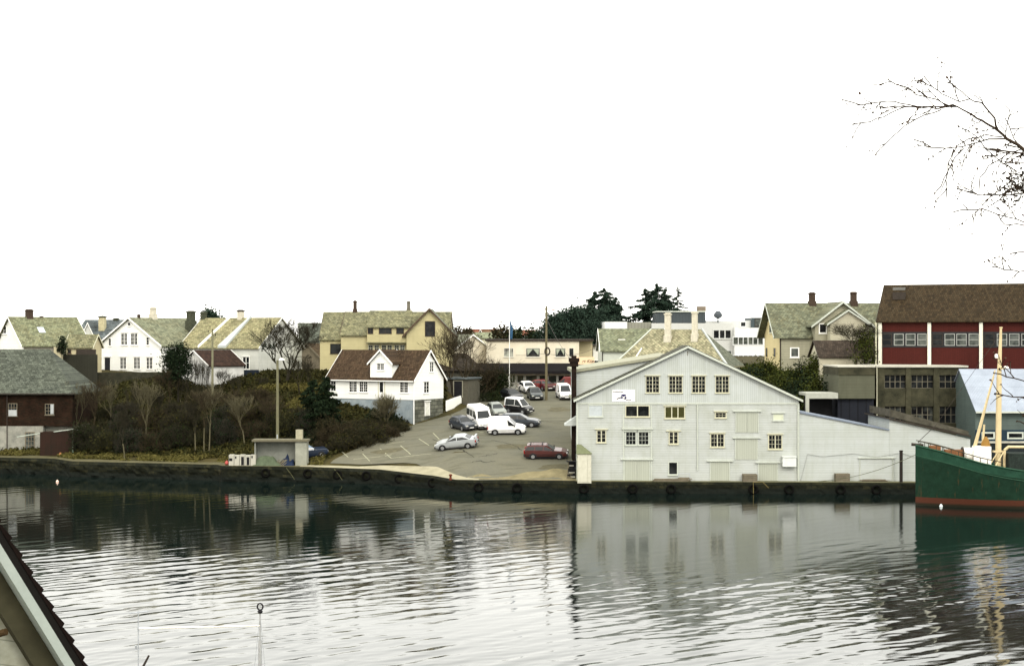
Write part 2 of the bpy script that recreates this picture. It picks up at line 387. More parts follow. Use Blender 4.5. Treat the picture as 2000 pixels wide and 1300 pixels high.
br = t.node('ShaderNodeTexBrick'); cx = t.node('ShaderNodeCombineXYZ'); t.l.new(t.comp(v, 0), cx.inputs[0]); t.l.new(z, cx.inputs[1]); t.l.new(cx.outputs[0], br.inputs[0])
br.inputs['Scale'].default_value = 1; br.inputs['Brick Width'].default_value = 1.1; br.inputs['Row Height'].default_value = .42; br.inputs['Mortar Size'].default_value = .04
br.inputs['Color1'].default_value = (.007, .008, .004, 1); br.inputs['Color2'].default_value = (.026, .025, .012, 1); br.inputs['Mortar'].default_value = (.006, .008, .006, 1)
n = t.noise(v, 1.1, 6, .7)
c = t.mix(t.ramp(n, [(.42, (0,0,0)), (.62, (1,1,1))]), (.006, .007, .004), br.outputs[0])
n2_ = t.noise(v, .6, 4)
wet = t.ramp(t.math('ADD', z, t.math('MULTIPLY', n2_, .6)), [(.62, (0,0,0)), (1.0, (1,1,1))])
c = t.mix(wet, (.007, .009, .007), c); t.bump(n, .12); WETST = t.out(c)
quaywall('quay_wall', -900, 431, 'low dark mossy stone bank wall below the wooded slope and the brick storehouse', 3., .6, WETST)
quaywall('quay_wall', 431, 888, 'dark stone quay wall with pale concrete edge below the parking lot', 7., .45, WETST)
quaywall('quay_wall', 888, 2400, 'long straight dark quay wall under the large pale grey storehouse', 11., .25, WETST)
# ------------------------------------------------------------------ water
def make_water():
    rows = []; D = 44.
    while D < 182: rows.append(D); D += max(.15, D * .0017)
    rows = np.array(rows); T = np.linspace(-.55, .55, 1000)
    Dg, Tg = np.meshgrid(rows, T, indexing='ij'); Xg = Tg * Dg; Yg = Dg
    rs = np.random.RandomState(5); z = np.zeros_like(Xg)
    # calm tongue in front of the big storehouse, livelier to the left and towards the viewer
    pxg = Tg * FP + 1000
    def env(seed, s): 
        r = np.random.RandomState(seed); e = np.zeros_like(Xg)
        for _ in range(9):
            a = r.uniform(0, 6.28); k = 6.28 / (s * r.uniform(.6, 1.8)); e += np.sin(Xg * k * math.cos(a) * .6 + Yg * k * math.sin(a) + r.uniform(0, 6.28))
        return 1 / (1 + np.exp(-e * .9))
    # calm mask in WORLD metres: x>3, y>112 (sheltered strip along the quay)
    calm = sstep((Yg - (88 + 26 * sstep((Xg - 14) / 12) + 3 * np.sin(Xg * .3))) / 16) * sstep((Xg - 2.5) / 3)
    calm2 = sstep((Yg - 136) / 12)
    amp = (1 - .64 * calm) * (.38 + .95 * sstep((120 - Yg) / 24) - .62 * sstep((95 - Yg) / 20))
    amp *= .35 + .65 * env(1, 18)
    for i in range(170):
        L = math.exp(rs.uniform(math.log(.45), math.log(2.5)))
        ang = R(90 + 37) + rs.normal(0, R(9 + 12 * (L < 1.3)))
        k = 6.2832 / L; slope = .0054 * rs.uniform(.5, 1.3)
        z += slope / k * np.sin(k * (Xg * math.cos(ang) + Yg * math.sin(ang)) + rs.uniform(0, 6.28)) * (1 if L > 1.4 else .8)
    z *= amp * 1.0
    z *= sstep((Yg - 44) / 6)
    nr, ncol = Xg.shape
    co = np.stack([Xg, Yg, z], -1).reshape(-1, 3)
    # outer skirts: wide flat sheets left and right
    idx = np.arange(nr * ncol).reshape(nr, ncol)
    f = np.stack([idx[:-1, :-1], idx[:-1, 1:], idx[1:, 1:], idx[1:, :-1]], -1).reshape(-1, 4)
    extra = []; ef = []
    base = len(co)
    for side, col in ((-1, 0), (1, ncol - 1)):
        for j in range(0, nr): extra.append((side * 900, rows[j], 0))
        o = base + (0 if side < 0 else nr)
        for j in range(nr - 1):
            q = (o + j, idx[j, col], idx[j+1, col], o + j + 1) if side < 0 else (idx[j, col], o + j, o + j + 1, idx[j+1, col])
            ef.append(q)
    co = np.concatenate([co, np.array(extra)]); f = np.concatenate([f, np.array(ef)])
    me = bpy.data.meshes.new('water'); me.vertices.add(len(co)); me.vertices.foreach_set('co', co.ravel())
    me.loops.add(f.size); me.loops.foreach_set('vertex_index', f.ravel().astype(np.int32))
    me.polygons.add(len(f)); me.polygons.foreach_set('loop_start', np.arange(0, f.size, 4, dtype=np.int32))
    me.polygons.foreach_set('loop_total', np.full(len(f), 4, dtype=np.int32)); me.polygons.foreach_set('use_smooth', np.ones(len(f), dtype=bool))
    me.update(); me.validate()
    t = NT('harbour_water', .03, .5); t.b.inputs['IOR'].default_value = 1.34
    v = t.co(scale=(.45, 1.3, 1), rot=(0, 0, R(-35))); n = t.noise(v, 2.8, 5, .66)
    bb = t.node('ShaderNodeBump'); bb.inputs['Distance'].default_value = .011; t.l.new(n, bb.inputs['Height']); t.l.new(bb.outputs[0], t.b.inputs['Normal'])
    vo = t.co(); ax = t.node('ShaderNodeMapRange'); ax.interpolation_type = 'SMOOTHSTEP'; ax.inputs[1].default_value = 1; ax.inputs[2].default_value = 6; t.l.new(t.comp(vo, 0), ax.inputs[0])
    ay = t.node('ShaderNodeMapRange'); ay.interpolation_type = 'SMOOTHSTEP'; ay.inputs[1].default_value = 92; ay.inputs[2].default_value = 108; t.l.new(t.comp(vo, 1), ay.inputs[0])
    t.l.new(t.math('ADD', t.math('MULTIPLY', t.math('MULTIPLY', ax.outputs[0], ay.outputs[0]), .26), .17), bb.inputs['Strength']); me.materials.append(t.out((.003, .007, .006)))
    o = bpy.data.objects.new('water', me); COL.objects.link(o); tag(o, kind='structure')
make_water()
# near bank on the viewer's side (below the frame)
nb = MB(); nxs = np.linspace(-900, 900, 61)
for y, z in ((-120, 13.7), (-2, 13.6), (5, 13.3), (14, 10.5), (28, 5.5), (40, 1.2), (47, -1.5)):
    for x in nxs: nb.v.append((float(x), y, z + (0 if y > 44 else .3 * math.sin(x * .3 + y))))
for j in range(6):
    for i in range(60): a = j*61+i; nb.f.append((a, a+1, a+62, a+61)); nb.m.append(0)
tag(nb.build('near_bank', GRND, smooth=True), kind='structure')
# ------------------------------------------------------------------ houses
class House:
    """local frame: x along the front, y into depth; origin on the front plane"""
    def __init__(s, name, px, D, a, label, cat='house', group=None, x=None):
        s.x = X(px, D) if x is None else x; s.D = D; s.a = R(a)
        s.T = empty(name, (s.x, D, 0), s.a, label, cat, group)
    def w2l(s, p):
        dx, dy = p[0] - s.x, p[1] - s.D; c, n = math.cos(s.a), math.sin(s.a)
        return Vector((dx * c + dy * n, -dx * n + dy * c, p[2]))
    def ray(s, px, py, face, off):
        o = s.w2l((0, 0, EYE)); q = s.w2l(P(px, py, 100.)); d = q - o
        i = 0 if face in ('left', 'right') else 1
        t = (off - o[i]) / d[i]; h = o + d * t
        return (h[1] if i == 0 else h[0]), h[2]
    def volume(s, x0, x1, y0, y1, zb, ze, zr, ridge='x', ov=.35, og=.3, mw=None, mr=None, mt=None, th=.16, rp=.5, gable_mat=None, barge=.22, board=True, root=None, zsplit=None):
        """gabled volume: walls, roof slabs, barge boards"""
        T = root or s.T
        if ridge == 'x': r0, r1, s0, s1 = x0, x1, y0, y1
        else: r0, r1, s0, s1 = y0, y1, x0, x1
        sm = s0 + (s1 - s0) * rp
        w = MB(); w.prism([(s0, zb), (s1, zb), (s1, ze), (sm, zr), (s0, ze)], r0, r1, ridge)
        if gable_mat:   # upper part of the gable in another cladding, 3 cm proud
            zs = zsplit or ze
            for rr, sg in ((r0, -1), (r1, 1)):
                pass
        wall = w.build('wall', mw, T)
        rf = MB()
        k0 = (zr - ze) / (sm - s0); k1 = (zr - ze) / (s1 - sm)
        rf.prism([(sm, zr + .02), (s0 - ov, ze - ov * k0 + .02), (s0 - ov, ze - ov * k0 + th), (sm, zr + th)], r0 - og, r1 + og, ridge)
        rf.prism([(sm, zr + .02), (sm, zr + th), (s1 + ov, ze - ov * k1 + th), (s1 + ov, ze - ov * k1 + .02)], r0 - og, r1 + og, ridge)
        roof = rf.build('roof', mr, T)
        if board:
            for rr, sg in ((r0 - og, -1), (r1 + og, 1)):
                b = MB(); e = .003
                a_, c_ = (rr - .05, rr - e) if sg < 0 else (rr + e, rr + .05)
                b.prism([(s0 - ov, ze - ov * k0 + th + .03), (s0 - ov, ze - ov * k0 + th + .03 - barge), (sm, zr + th + .03 - barge), (sm, zr + th + .03)], a_, c_, ridge)
                b.prism([(sm, zr + th + .03 - barge), (s1 + ov, ze - ov * k1 + th + .03 - barge), (s1 + ov, ze - ov * k1 + th + .03), (sm, zr + th + .03)], a_, c_, ridge)
                b.build('bargeboard', mt, roof)
        s.wall, s.roof, s.zr, s.ze = wall, roof, zr, ze
        return wall, roof
    def pieces(s, name, mat, fn, parent=None, smooth=False):
        m = MB(); fn(m); return m.build(name, mat, parent or s.T, smooth)
    def win(s, face, off, px0, py0, px1, py1, nx=2, ny=3, mf=None, mp=None, fw=.09, cas=2, hood=.0, name='window', sill=True, parent=None, mull=.026, proud=.06, loc=None):
        mf = mf or TRIM; mp = mp or GL
        if loc: u0, u1, z0, z1 = loc
        else:
            u0, z1 = s.ray(px0, py0, face, off); u1, z0 = s.ray(px1, py1, face, off)
        if u0 > u1: u0, u1 = u1, u0
        pr = proud
        def mp3(u, n, z):
            if face == 'front': return (u, off - n, z)
            if face == 'right': return (off + n, u, z)
            if face == 'left': return (off - n, u, z)
        f = MB()
        def bx(ua, ub, za, zb, n0, n1):
            k = len(f.v); sg = [(ua, n0, za), (ub, n0, za), (ub, n0, zb), (ua, n0, zb), (ua, n1, za), (ub, n1, za), (ub, n1, zb), (ua, n1, zb)]
            f.v += [mp3(*q) for q in sg]
            for q in ((0,1,2,3),(4,7,6,5),(0,4,5,1),(1,5,6,2),(2,6,7,3),(3,7,4,0)): f.f.append(tuple(k+i for i in q)); f.m.append(0)
        bx(u0, u0 + fw, z0, z1, 0, pr); bx(u1 - fw, u1, z0, z1, 0, pr)
        bx(u0 + fw, u1 - fw, z1 - fw, z1, 0, pr - .003); bx(u0 + fw, u1 - fw, z0, z0 + fw, 0, pr - .003)
        iu0, iu1 = u0 + fw, u1 - fw; cw = (iu1 - iu0) / cas
        for c in range(1, cas): bx(iu0 + cw * c - fw * .55, iu0 + cw * c + fw * .55, z0 + fw, z1 - fw, 0, pr - .01)
        for c in range(cas):
            a, b = iu0 + cw * c, iu0 + cw * (c + 1)
            for k in range(1, nx // cas if nx >= cas else 1):
                xx = a + (b - a) * k / (nx // cas); bx(xx - mull / 2, xx + mull / 2, z0 + fw, z1 - fw, 0, pr - .025)
            for k in range(1, ny):
                zz = z0 + fw + (z1 - z0 - 2 * fw) * k / ny; bx(a + .01, b - .01, zz - mull / 2, zz + mull / 2, 0, pr - .022)
        if hood: bx(u0 - hood, u1 + hood, z1 + .02, z1 + .10, 0, pr + .10)
        if sill: bx(u0 - .06, u1 + .06, z0 - .07, z0 - .005, 0, pr + .05)
        w = f.build(name, mf, parent or s.T)
        p = MB(); p.poly([mp3(u0 + fw * .5, .022, z0 + fw * .5), mp3(u1 - fw * .5, .022, z0 + fw * .5), mp3(u1 - fw * .5, .022, z1 - fw * .5), mp3(u0 + fw * .5, .022, z1 - fw * .5)])
        p.poly([mp3(u0 + fw * .5, .004, z0 + fw * .5), mp3(u0 + fw * .5, .004, z1 - fw * .5), mp3(u1 - fw * .5, .004, z1 - fw * .5), mp3(u1 - fw * .5, .004, z0 + fw * .5)])
        p.build('pane', mp, w)
        return w
    def door(s, face, off, px0, py0, px1, py1, mat, mf=None, leaves=1, name='door', hood=.08, fw=.08, glass=None):
        u0, z1 = s.ray(px0, py0, face, off); u1, z0 = s.ray(px1, py1, face, off)
        if u0 > u1: u0, u1 = u1, u0
        sg = -1 if face in ('front', 'left') else 1
        def bx(m, ua, ub, za, zb, n0, n1):
            if face == 'front': m.box(ua, ub, off - n1, off - n0, za, zb)
            else: m.box(off + sg * n0, off + sg * n1, ua, ub, za, zb)
        m = MB(); w = (u1 - u0) / leaves
        for k in range(leaves): bx(m, u0 + w*k + .015, u0 + w*(k+1) - .015, z0, z1, .0, .05)
        d = m.build(name, mat, s.T)
        m = MB(); bx(m, u0 - fw, u0, z0, z1 + fw, 0, .08); bx(m, u1, u1 + fw, z0, z1 + fw, 0, .08); bx(m, u0, u1, z1, z1 + fw, 0, .078)
        if hood: bx(m, u0 - fw - hood, u1 + fw + hood, z1 + fw, z1 + fw + .07, 0, .2)
        m.build('frame', mf or TRIM, d)
        if glass:
            m = MB(); bx(m, u0 + .16, u1 - .16, z0 + glass * (z1 - z0), z1 - .12, .05, .06); m.build('pane', GL, d)
        return d
    def chimney(s, px, pyt, pyb, wpx, yl, mat, cap=None, base=0, root=None, pot=False, x=None):
        xc, zt = s.ray(px, pyt, 'front', yl); _, zb = s.ray(px, pyb, 'front', yl)
        dd = s.D + yl * math.cos(s.a); w = wpx * dd / FP / 2 / max(.75, abs(math.cos(s.a)) + abs(math.sin(s.a)) * .45)
        if x is not None: xc = x
        m = MB(); h = zt - zb
        zz = zb - .9
        if base: m.box(xc - w*1.3, xc + w*1.3, yl - w*1.3, yl + w*1.3, zz, zb + h * base); zz = zb + h * base
        m.box(xc - w, xc + w, yl - w, yl + w, zz, zt - .22)
        c = m.build('chimney', mat, root or s.roof)
        m = MB(); m.box(xc - w*1.22, xc + w*1.22, yl - w*1.22, yl + w*1.22, zt - .22, zt - .06); m.box(xc - w*.8, xc + w*.8, yl - w*.8, yl + w*.8, zt - .06, zt + .03)
        m.build('cap', cap or mat, c); return c
    def hip(s, x0, x1, y0, y1, ze, zr, xa, xb_, mats, name='roof', yr=None, th=.15):
        ym = (y0 + y1) / 2 if yr is None else yr; m = MB()
        A, B, C_, D_ = (x0, y0, ze), (x1, y0, ze), (x1, y1, ze), (x0, y1, ze); E, F = (xa, ym, zr), (xb_, ym, zr)
        m.poly([A, B, F, E], 0); m.poly([B, C_, F], 1); m.poly([C_, D_, E, F], 0); m.poly([D_, A, E], 1)
        lo = [(p[0], p[1], p[2] - th) for p in (A, B, C_, D_)]
        m.poly([lo[0], lo[3], lo[2], lo[1]], 0)
        q = (A, B, C_, D_)
        for i in range(4): j = (i+1) % 4; m.poly([lo[i], lo[j], q[j], q[i]], 0)
        s.roof = m.build(name, mats, s.T); return s.roof
    def gutter(s, x0, x1, y, z, mat=None, r=.06, parent=None):
        m = MB(); m.tube((x0, y, z), (x1, y, z), r, n=6, caps=True); return m.build('gutter', mat or TRIMG, parent or s.T)
    def pipe(s, x, y, z0, z1, mat=None, r=.05, name='downpipe'):
        m = MB(); m.tube((x, y, z0), (x, y, z1), r, n=6, caps=True); return m.build(name, mat or TRIMG, s.T)

# ---- large pale storehouse
S = House('storehouse', 1127, 151, 0, 'large pale grey timber storehouse with broad gable, many windows and loading doors on the quay', 'storehouse')
x1 = X(1560, 151) - S.x; xm, zr = S.ray(1343, 677, 'front', 0); ze = Zp(781, 151); zb = .6; zm = Zp(787, 151)
DEPTH = 17.
GD = 4.0   # the tall gabled front range; lower blocks stand behind it
m = MB(); m.prism([(0, zb), (x1, zb), (x1, ze + .1), (xm, zr), (0, ze + .1)], 0, GD, 'y'); S.wall = m.build('wall', W_SID, S.T)
m = MB(); m.box(0.01, x1 - .01, GD + .003, DEPTH, zb, ze - .3); m.build('rear_wall', W_SID, S.T)
m = MB(); m.box(-.2, x1 + .2, GD + .35, DEPTH + .2, ze - .297, ze - .1); m.build('rear_roof', plain('pale_roof_felt', (.26, .26, .19), .8, .2), S.T)
m = MB(); m.prism([(0.02, zm), (x1 - .02, zm), (x1 - .02, ze + .06), (xm, zr - .04), (0.02, ze + .06)], -.045, -.004, 'y'); m.build('gable_boarding', W_VERT, S.T)
m = MB(); m.box(-.02, x1 + .02, -.075, -.047, zm - .1, zm + .04); m.build('string_board', TRIMG, S.T)
SLATE_S = rooftile('dark_grey_slate', (.045, .047, .038), (.032, .036, .03), (.065, .065, .045), .4, .3, axis=1)
k = (zr - ze) / xm; k1 = (zr - ze) / (x1 - xm); ov = .35; th = .14; m = MB()
m.prism([(xm, zr + .02), (-ov, ze - ov*k + .12), (-ov, ze - ov*k + .12 + th), (xm, zr + .02 + th)], -.4, GD + .3, 'y')
m.prism([(xm, zr + .02), (xm, zr + .02 + th), (x1 + ov, ze - ov*k1 + .12 + th), (x1 + ov, ze - ov*k1 + .12)], -.4, GD + .3, 'y')
S.roof = m.build('roof', SLATE_S, S.T)
for (a, b) in (((xm, zr + .1), (-ov, ze - ov*k + .2)), ((xm, zr + .1), (x1 + ov, ze - ov*k1 + .2))):
    m = MB(); m.prism([(a[0], a[1]), (b[0], b[1]), (b[0], b[1] - .22), (a[0], a[1] - .22)], -.46, -.403, 'y'); m.build('bargeboard', TRIMG, S.roof)
# higher rear volume on the left with shallow roof
xl0, zl0 = S.ray(1130, 726, 'front', 3); xl1, zl1 = S.ray(1300, 697, 'front', 3)
m = MB(); m.prism([(.05, ze - 1.0), (xl1, ze - 1.0), (xl1, zl1 - .05), (.05, zl0 - .1)], 3.0, DEPTH - .1, 'y'); m.build('upper_wall', W_SID2, S.T)
m = MB(); m.prism([(-.35, zl0 - .1), (xl1 + .6, zl1 + .03), (xl1 + .6, zl1 + .27), (-.35, zl0 + .22)], 2.7, DEPTH + .2, 'y')
S.r2 = m.build('upper_roof', plain('pale_roof_felt', (.26, .26, .19), .8, .2), S.T)
m = MB(); m.tube((-.12, 2.85, 2), (-.12, 2.85, zl0), .06, caps=True); m.tube((-.35, 2.75, zl0), (-.12, 2.85, zl0 - .4), .06); m.build('downpipe', TRIMY, S.T)
for px0 in (1261, 1306, 1351, 1397): S.win('front', -.045, px0, 734, px0 + 27, 767, 4, 4, TRIMY, GL, fw=.06, cas=2, hood=.1, mull=.03)
S.win('front', 0, 1149, 790, 1178, 814, 1, 1, TRIMG, GLC, cas=1, hood=.0)
S.win('front', 0, 1221, 791, 1269, 814, 2, 1, TRIMY, GL, cas=2, hood=.0)
S.win('front', 0, 1298, 793, 1338, 817, 3, 1, TRIMY, plain('olive_dark_glass', (.045, .045, .015), .2, .3), cas=3, hood=.12)
S.win('front', 0, 1396, 804, 1419, 816, 3, 2, TRIMY, GL, cas=1, hood=.1)
S.win('front', 0, 1509, 807, 1531, 821, 1, 1, TRIMG, plain('pale_shutter', (.52, .55, .42), .7, .1), cas=1, hood=.1)
S.win('front', 0, 1165, 839, 1184, 864, 2, 3, TRIMY, GL, cas=2, hood=.18)
S.win('front', 0, 1221, 842, 1243, 869, 3, 3, TRIMG, GL, cas=1, hood=.12); S.win('front', 0, 1246, 842, 1268, 869, 3, 3, TRIMG, GL, cas=1, hood=.12)
w_ = S.win('front', 0, 1306, 842, 1325, 867, 2, 3, TRIMY, GL, cas=2, hood=.25)
S.win('front', 0, 1387, 846, 1415, 873, 4, 3, TRIMY, GL, cas=2, hood=.1)
S.win('front', 0, 1500, 848, 1528, 877, 4, 3, TRIMY, GL, cas=2, hood=.1)
S.win('front', 0, 1305, 901, 1324, 927, 1, 1, TRIMG, GL, cas=1)
S.door('front', 0, 1438, 805, 1480, 844, DOORM, TRIMG, 2, 'loading_door', hood=.25)
S.door('front', 0, 1437, 857, 1479, 897, DOORM, TRIMG, 1, 'loading_door', hood=.25)
S.door('front', 0, 1220, 899, 1268, 938, DOORM, TRIMG, 2, 'gate_door', hood=.3)
S.door('front', 0, 1388, 902, 1424, 938, DOORM, TRIMG, 1, 'gate_door', hood=.3)
S.door('front', 0, 1482, 905, 1518, 938, DOORM, TRIMG, 1, 'gate_door', hood=.25)
for (pa, pb) in ((1218, 1272),):
    ua, zt = S.ray(pa, 788, 'front', 0); ub, _ = S.ray(pb, 788, 'front', 0)
    for u in (ua, ub):
        m = MB(); m.box(u - .05, u + .05, -.05, -.003, 1.1, zt - .12); m.build('corner_board', TRIMG, S.T)
    m = MB(); m.box(ua - .15, ub + .15, -.16, -.06, Zp(838, 151), Zp(835, 151)); m.build('ledge', TRIMG, S.T)
for px in (1362, 1558): 
    u, zt = S.ray(px, 790 if px > 1500 else 790, 'front', 0); m = MB(); m.tube((u, -.12, Zp(918 if px < 1500 else 935, 151)), (u, -.12, zt), .055, caps=True)
    for zz in np.linspace(2.5, zt - .4, 4): m.box(u - .1, u + .1, -.13, -.003, zz, zz + .05)
    m.build('downpipe', TRIMG, S.T)
m = MB(); m.box(-.06, .08, -.06, -.003, 1, zm - .1); m.box(x1 - .08, x1 + .06, -.06, -.003, 1, zm - .1); m.build('corner_board', TRIMG, S.T)
u, z = S.ray(1343, 687, 'front', 0); m = MB(); m.box(u - .03, u + .03, -.09, -.046, z - .35, z + .05); m.build('gable_hook', WOODG, S.T)
# meter box and lamp on the wall
u0, z1 = S.ray(1527, 892, 'front', 0); u1, z0 = S.ray(1553, 910, 'front', 0)
m = MB(); m.box(u0, u1, -.55, -.01, z0, z1); m.box(u0 - .05, u1 + .05, -.62, -.01, z1 + .01, z1 + .1); m.build('wall_cabinet', plain('cabinet_white', (.60, .63, .60), .5, .1), S.T)
# small eaves porch on the left and lean-to closet
m = MB(); ua, zt = S.ray(1127, 812, 'front', 1); ub, z0 = S.ray(1103, 831, 'front', 1); m.prism([(0, zt), (0, z0), (ub, z0), (ub, z0 + .15)], 1.0, 3.0, 'y'); m.build('side_canopy', W_SID2, S.T)
A = House('lean_to_closet', 1128, 149.9, 0, 'small cream board closet with green mono-pitch roof at the left corner of the storehouse', 'shed')
xa, zt = A.ray(1157, 886, 'front', 0)
m = MB(); m.box(0, xa - .1, 0, 1.05, 1.0, zt); m.build('wall', plain('cream_board', (.50, .49, .39), .7, .18, c2=(.56, .55, .46)), A.T)
m = MB(); zr_ = Zp(868, 150.5); m.poly([(-.1, -.12, zt), (xa, -.12, zt), (.40, 1.02, zr_), (-.05, 1.02, zr_)]); m.poly([(xa, -.12, zt), (xa, 1.02, zt), (.40, 1.02, zr_)]); m.poly([(-.1, -.12, zt), (-.05, 1.02, zr_), (-.1, 1.02, zt)]); m.poly([(-.1, -.12, zt), (-.1, 1.02, zt), (xa, 1.02, zt), (xa, -.12, zt)])
m.build('roof', plain('green_felt', (.13, .145, .08), .9, .2), A.T)
m = MB(); m.box(.02, .95, -.05, -.005, 1.1, zt - .12); m.box(.98, xa - .15, -.045, -.005, 1.1, zt - .12); m.build('door', plain('cream_board', (.6,.6,.5)), A.T)
# sign on the gable
SG = House('wall_sign', 1196, 150.95, 0, 'white rectangular sign with small dark blue round emblem and swoosh on the storehouse gable', 'sign')
u1, z1 = SG.ray(1240, 761, 'front', 0); _, z0 = SG.ray(1240, 784, 'front', 0)
m = MB(); m.box(0, u1, -.04, .0, z0, z1); m.build('panel', plain('sign_white', (.86, .86, .86), .4, .02), SG.T)
NAVY = plain('sign_navy', (.02, .018, .08), .5, .1); SGR = plain('sign_grey', (.07, .065, .07), .5, .2)
def su(fx): return fx * u1
def sz(fy): return z1 - fy * (z1 - z0)
m = MB(); pts = [( .375, .56), (.385, .44), (.44, .37), (.50, .355), (.56, .37), (.615, .44), (.625, .56), (.57, .50), (.50, .59), (.43, .50)]
m.poly([(su(a), -.07, sz(b)) for a, b in pts]); m.build('emblem', NAVY, SG.T)
m = MB()
for cx_, cy_ in ((.415, .65), (.585, .65)): m.poly([(su(cx_ + .048 * math.cos(t_)), -.075, sz(cy_ + .09 * math.sin(t_))) for t_ in np.linspace(0, 6.28, 13)[:-1]])
m.build('emblem', NAVY, SG.T)
m = MB()
for seq, w_ in ((((.19, .78), (.27, .70), (.33, .655), (.37, .65)), .045), (((.48, .70), (.56, .78), (.64, .85), (.72, .885), (.79, .87), (.84, .82)), .032)):
    for (a, b) in zip(seq[:-1], seq[1:]): m.poly([(su(a[0]), -.072, sz(a[1] - w_)), (su(b[0]), -.072, sz(b[1] - w_)), (su(b[0]), -.072, sz(b[1] + w_)), (su(a[0]), -.072, sz(a[1] + w_))])
m.build('swoosh', SGR, SG.T)
def text(body, size, loc, rz, mat, parent, name='lettering', ext=.004, shear=0, align='LEFT'):
    cu = bpy.data.curves.new(name, 'FONT'); cu.body = body; cu.size = size; cu.extrude = ext; cu.shear = shear; cu.align_x = align; cu.materials.append(mat)
    o = bpy.data.objects.new(name, cu); COL.objects.link(o); me = bpy.data.meshes.new_from_object(o.evaluated_get(bpy.context.evaluated_depsgraph_get())); me.materials.clear(); me.materials.append(mat); bpy.data.objects.remove(o)
    o = bpy.data.objects.new(name, me); COL.objects.link(o); o.rotation_euler = (R(90), 0, rz); o.location = loc; o.parent = parent; return o
m = MB(); rl = random.Random(4); fx = .03   # two lines of lettering, too small and worn to read in the photograph
while fx < .48: w_ = rl.uniform(.014, .034); m.poly([(su(fx), -.07, sz(.19)), (su(fx + w_), -.07, sz(.19)), (su(fx + w_), -.07, sz(.10 + rl.uniform(0, .03))), (su(fx), -.07, sz(.10))]); fx += w_ + .009
m.build('worn_lettering', SGR, SG.T)
# ---- long white extension to the right
E_ = House('white_quay_shed', 1561, 151.05, 0, 'long low white boarded shed with sloping roofline between the storehouse and the green boat', 'shed')
def ex(px, py, off=0): return E_.ray(px, py, 'front', off)
a0 = ex(1562, 806); a1 = ex(1737, 840); a2 = ex(1737, 818); a3 = ex(1895, 857)
m = MB(); m.prism([(0.02, .6), (a1[0], .6), (a1[0], a1[1]), (0.02, a0[1])], 0, 9, 'y'); m.prism([(a1[0] + .01, .6), (a3[0], .6), (a3[0], a3[1]), (a1[0] + .01, a2[1])], 0, 9, 'y'); E_.wall = m.build('wall', W_SID2, E_.T)
m = MB(); m.prism([(0.02, a0[1] + .0), (a1[0] - .05, a1[1] + .0), (a1[0] - .05, a1[1] + .12), (0.02, a0[1] + .16)], -.15, 9.2, 'y'); m.build('roof', plain('blue_grey_sheet_roof', (.17, .20, .25), .6, .25, metal=0), E_.T)
t2, t3 = ex(1740, 799), ex(1893, 842); b2, b3 = ex(1729, 817), ex(1895, 853)
m = MB(); m.prism([(b2[0], b2[1]), (b3[0], b3[1]), (b3[0], b3[1] + .16), (b2[0], b2[1] + .14)], -.3, 9, 'y'); m.build('roof_edge', DKTR, E_.T)
m = MB(); m.prism([(t2[0], b2[1] + .16), (t3[0], b3[1] + .18), (t3[0], t3[1]), (t2[0], t2[1])], .2, 9, 'y'); m.build('parapet', plain('mossy_sheet', (.06, .057, .042), .9, .5, 1.5, c2=(.12, .11, .085)), E_.T)
E_.door('front', 0, 1680, 896, 1743, 943, W_SID2, TRIMG, 1, 'garage_door', hood=.15)
# thin cable along the wall
m = MB(); cp = [(1563, 940), (1572, 905), (1577, 886), (1605, 891), (1668, 885), (1710, 892), (1760, 884), (1786, 892)]
pts = [(ex(a, b)[0], -.07, ex(a, b)[1]) for a, b in cp]
for a, b in zip(pts[:-1], pts[1:]): m.tube(a, b, .018, n=4)
m.build('cable', plain('cable_grey', (.25, .26, .24), .7), E_.T)
# ---- small white house with dormer (nearest on the left of the lot)
Hh = House('white_cottage', 808, 178, -30, 'small white timber cottage with maroon tile roof and front dormer above the parking lot', 'house')
Lg, Wd = 12.3, 6.4; ze = Zp(740, 178); zf = Zp(781, 178); zr = Zp(686, 180.8)
Hh.volume(-Lg, 0, 0, Wd, zf, ze, zr, 'x', .35, .28, WHITE, MAROON, TRIM)
m = MB(); m.box(-Lg + .06, -.06, .06, Wd - .06, 3.5, zf - .003); Hh.f = m.build('foundation', [BLUEF], Hh.T)
m = MB(); m.box(-.055, -.012, .3, Wd - .1, 3.8, zf - .01); m.build('foundation', STONE, Hh.T)
Hh.win('front', 0, 636, 743, 657, 764, 4, 3, cas=2, fw=.07, hood=.06)
Hh.win('front', 0, 682, 744, 698, 766, 4, 4, cas=2, fw=.07, hood=.06); Hh.win('front', 0, 702, 744, 719, 766, 4, 4, cas=2, fw=.07, hood=.06)
Hh.win('front', 0, 781, 745, 798, 767, 4, 4, cas=2, fw=.07, hood=.06)
Hh.door('front', 0, 740, 744, 751, 780, TRIM, TRIMY, 1, glass=.4)
Hh.win('right', 0, 838.5, 706, 846.5, 726, 2, 3, cas=2, fw=.07, hood=.05); Hh.win('right', 0, 827, 745, 837.5, 767, 2, 3, cas=2, fw=.07, hood=.05)
Hh.door('right', -.01, 830, 785, 838, 811, plain('cellar_door', (.62, .62, .55), .7), TRIM, 1)
main_roof = Hh.roof
d0, zde = Hh.ray(723, 708, 'front', -.05); d1, _ = Hh.ray(765, 708, 'front', -.05); _, zdr = Hh.ray(744, 685, 'front', -.05)
Hh.volume(d0, d1, -.03, 2.9, ze - .25, zde, zdr, 'y', .28, .25, WHITE, MAROON, TRIM)
Hh.win('front', -.03, 736.5, 709, 751, 723, 4, 3, cas=2, fw=.07, hood=.05)
m = MB(); m.tube((.1, -.12, zf - 3), (.1, -.12, ze), .055, caps=True); m.build('downpipe', TRIM, Hh.T)
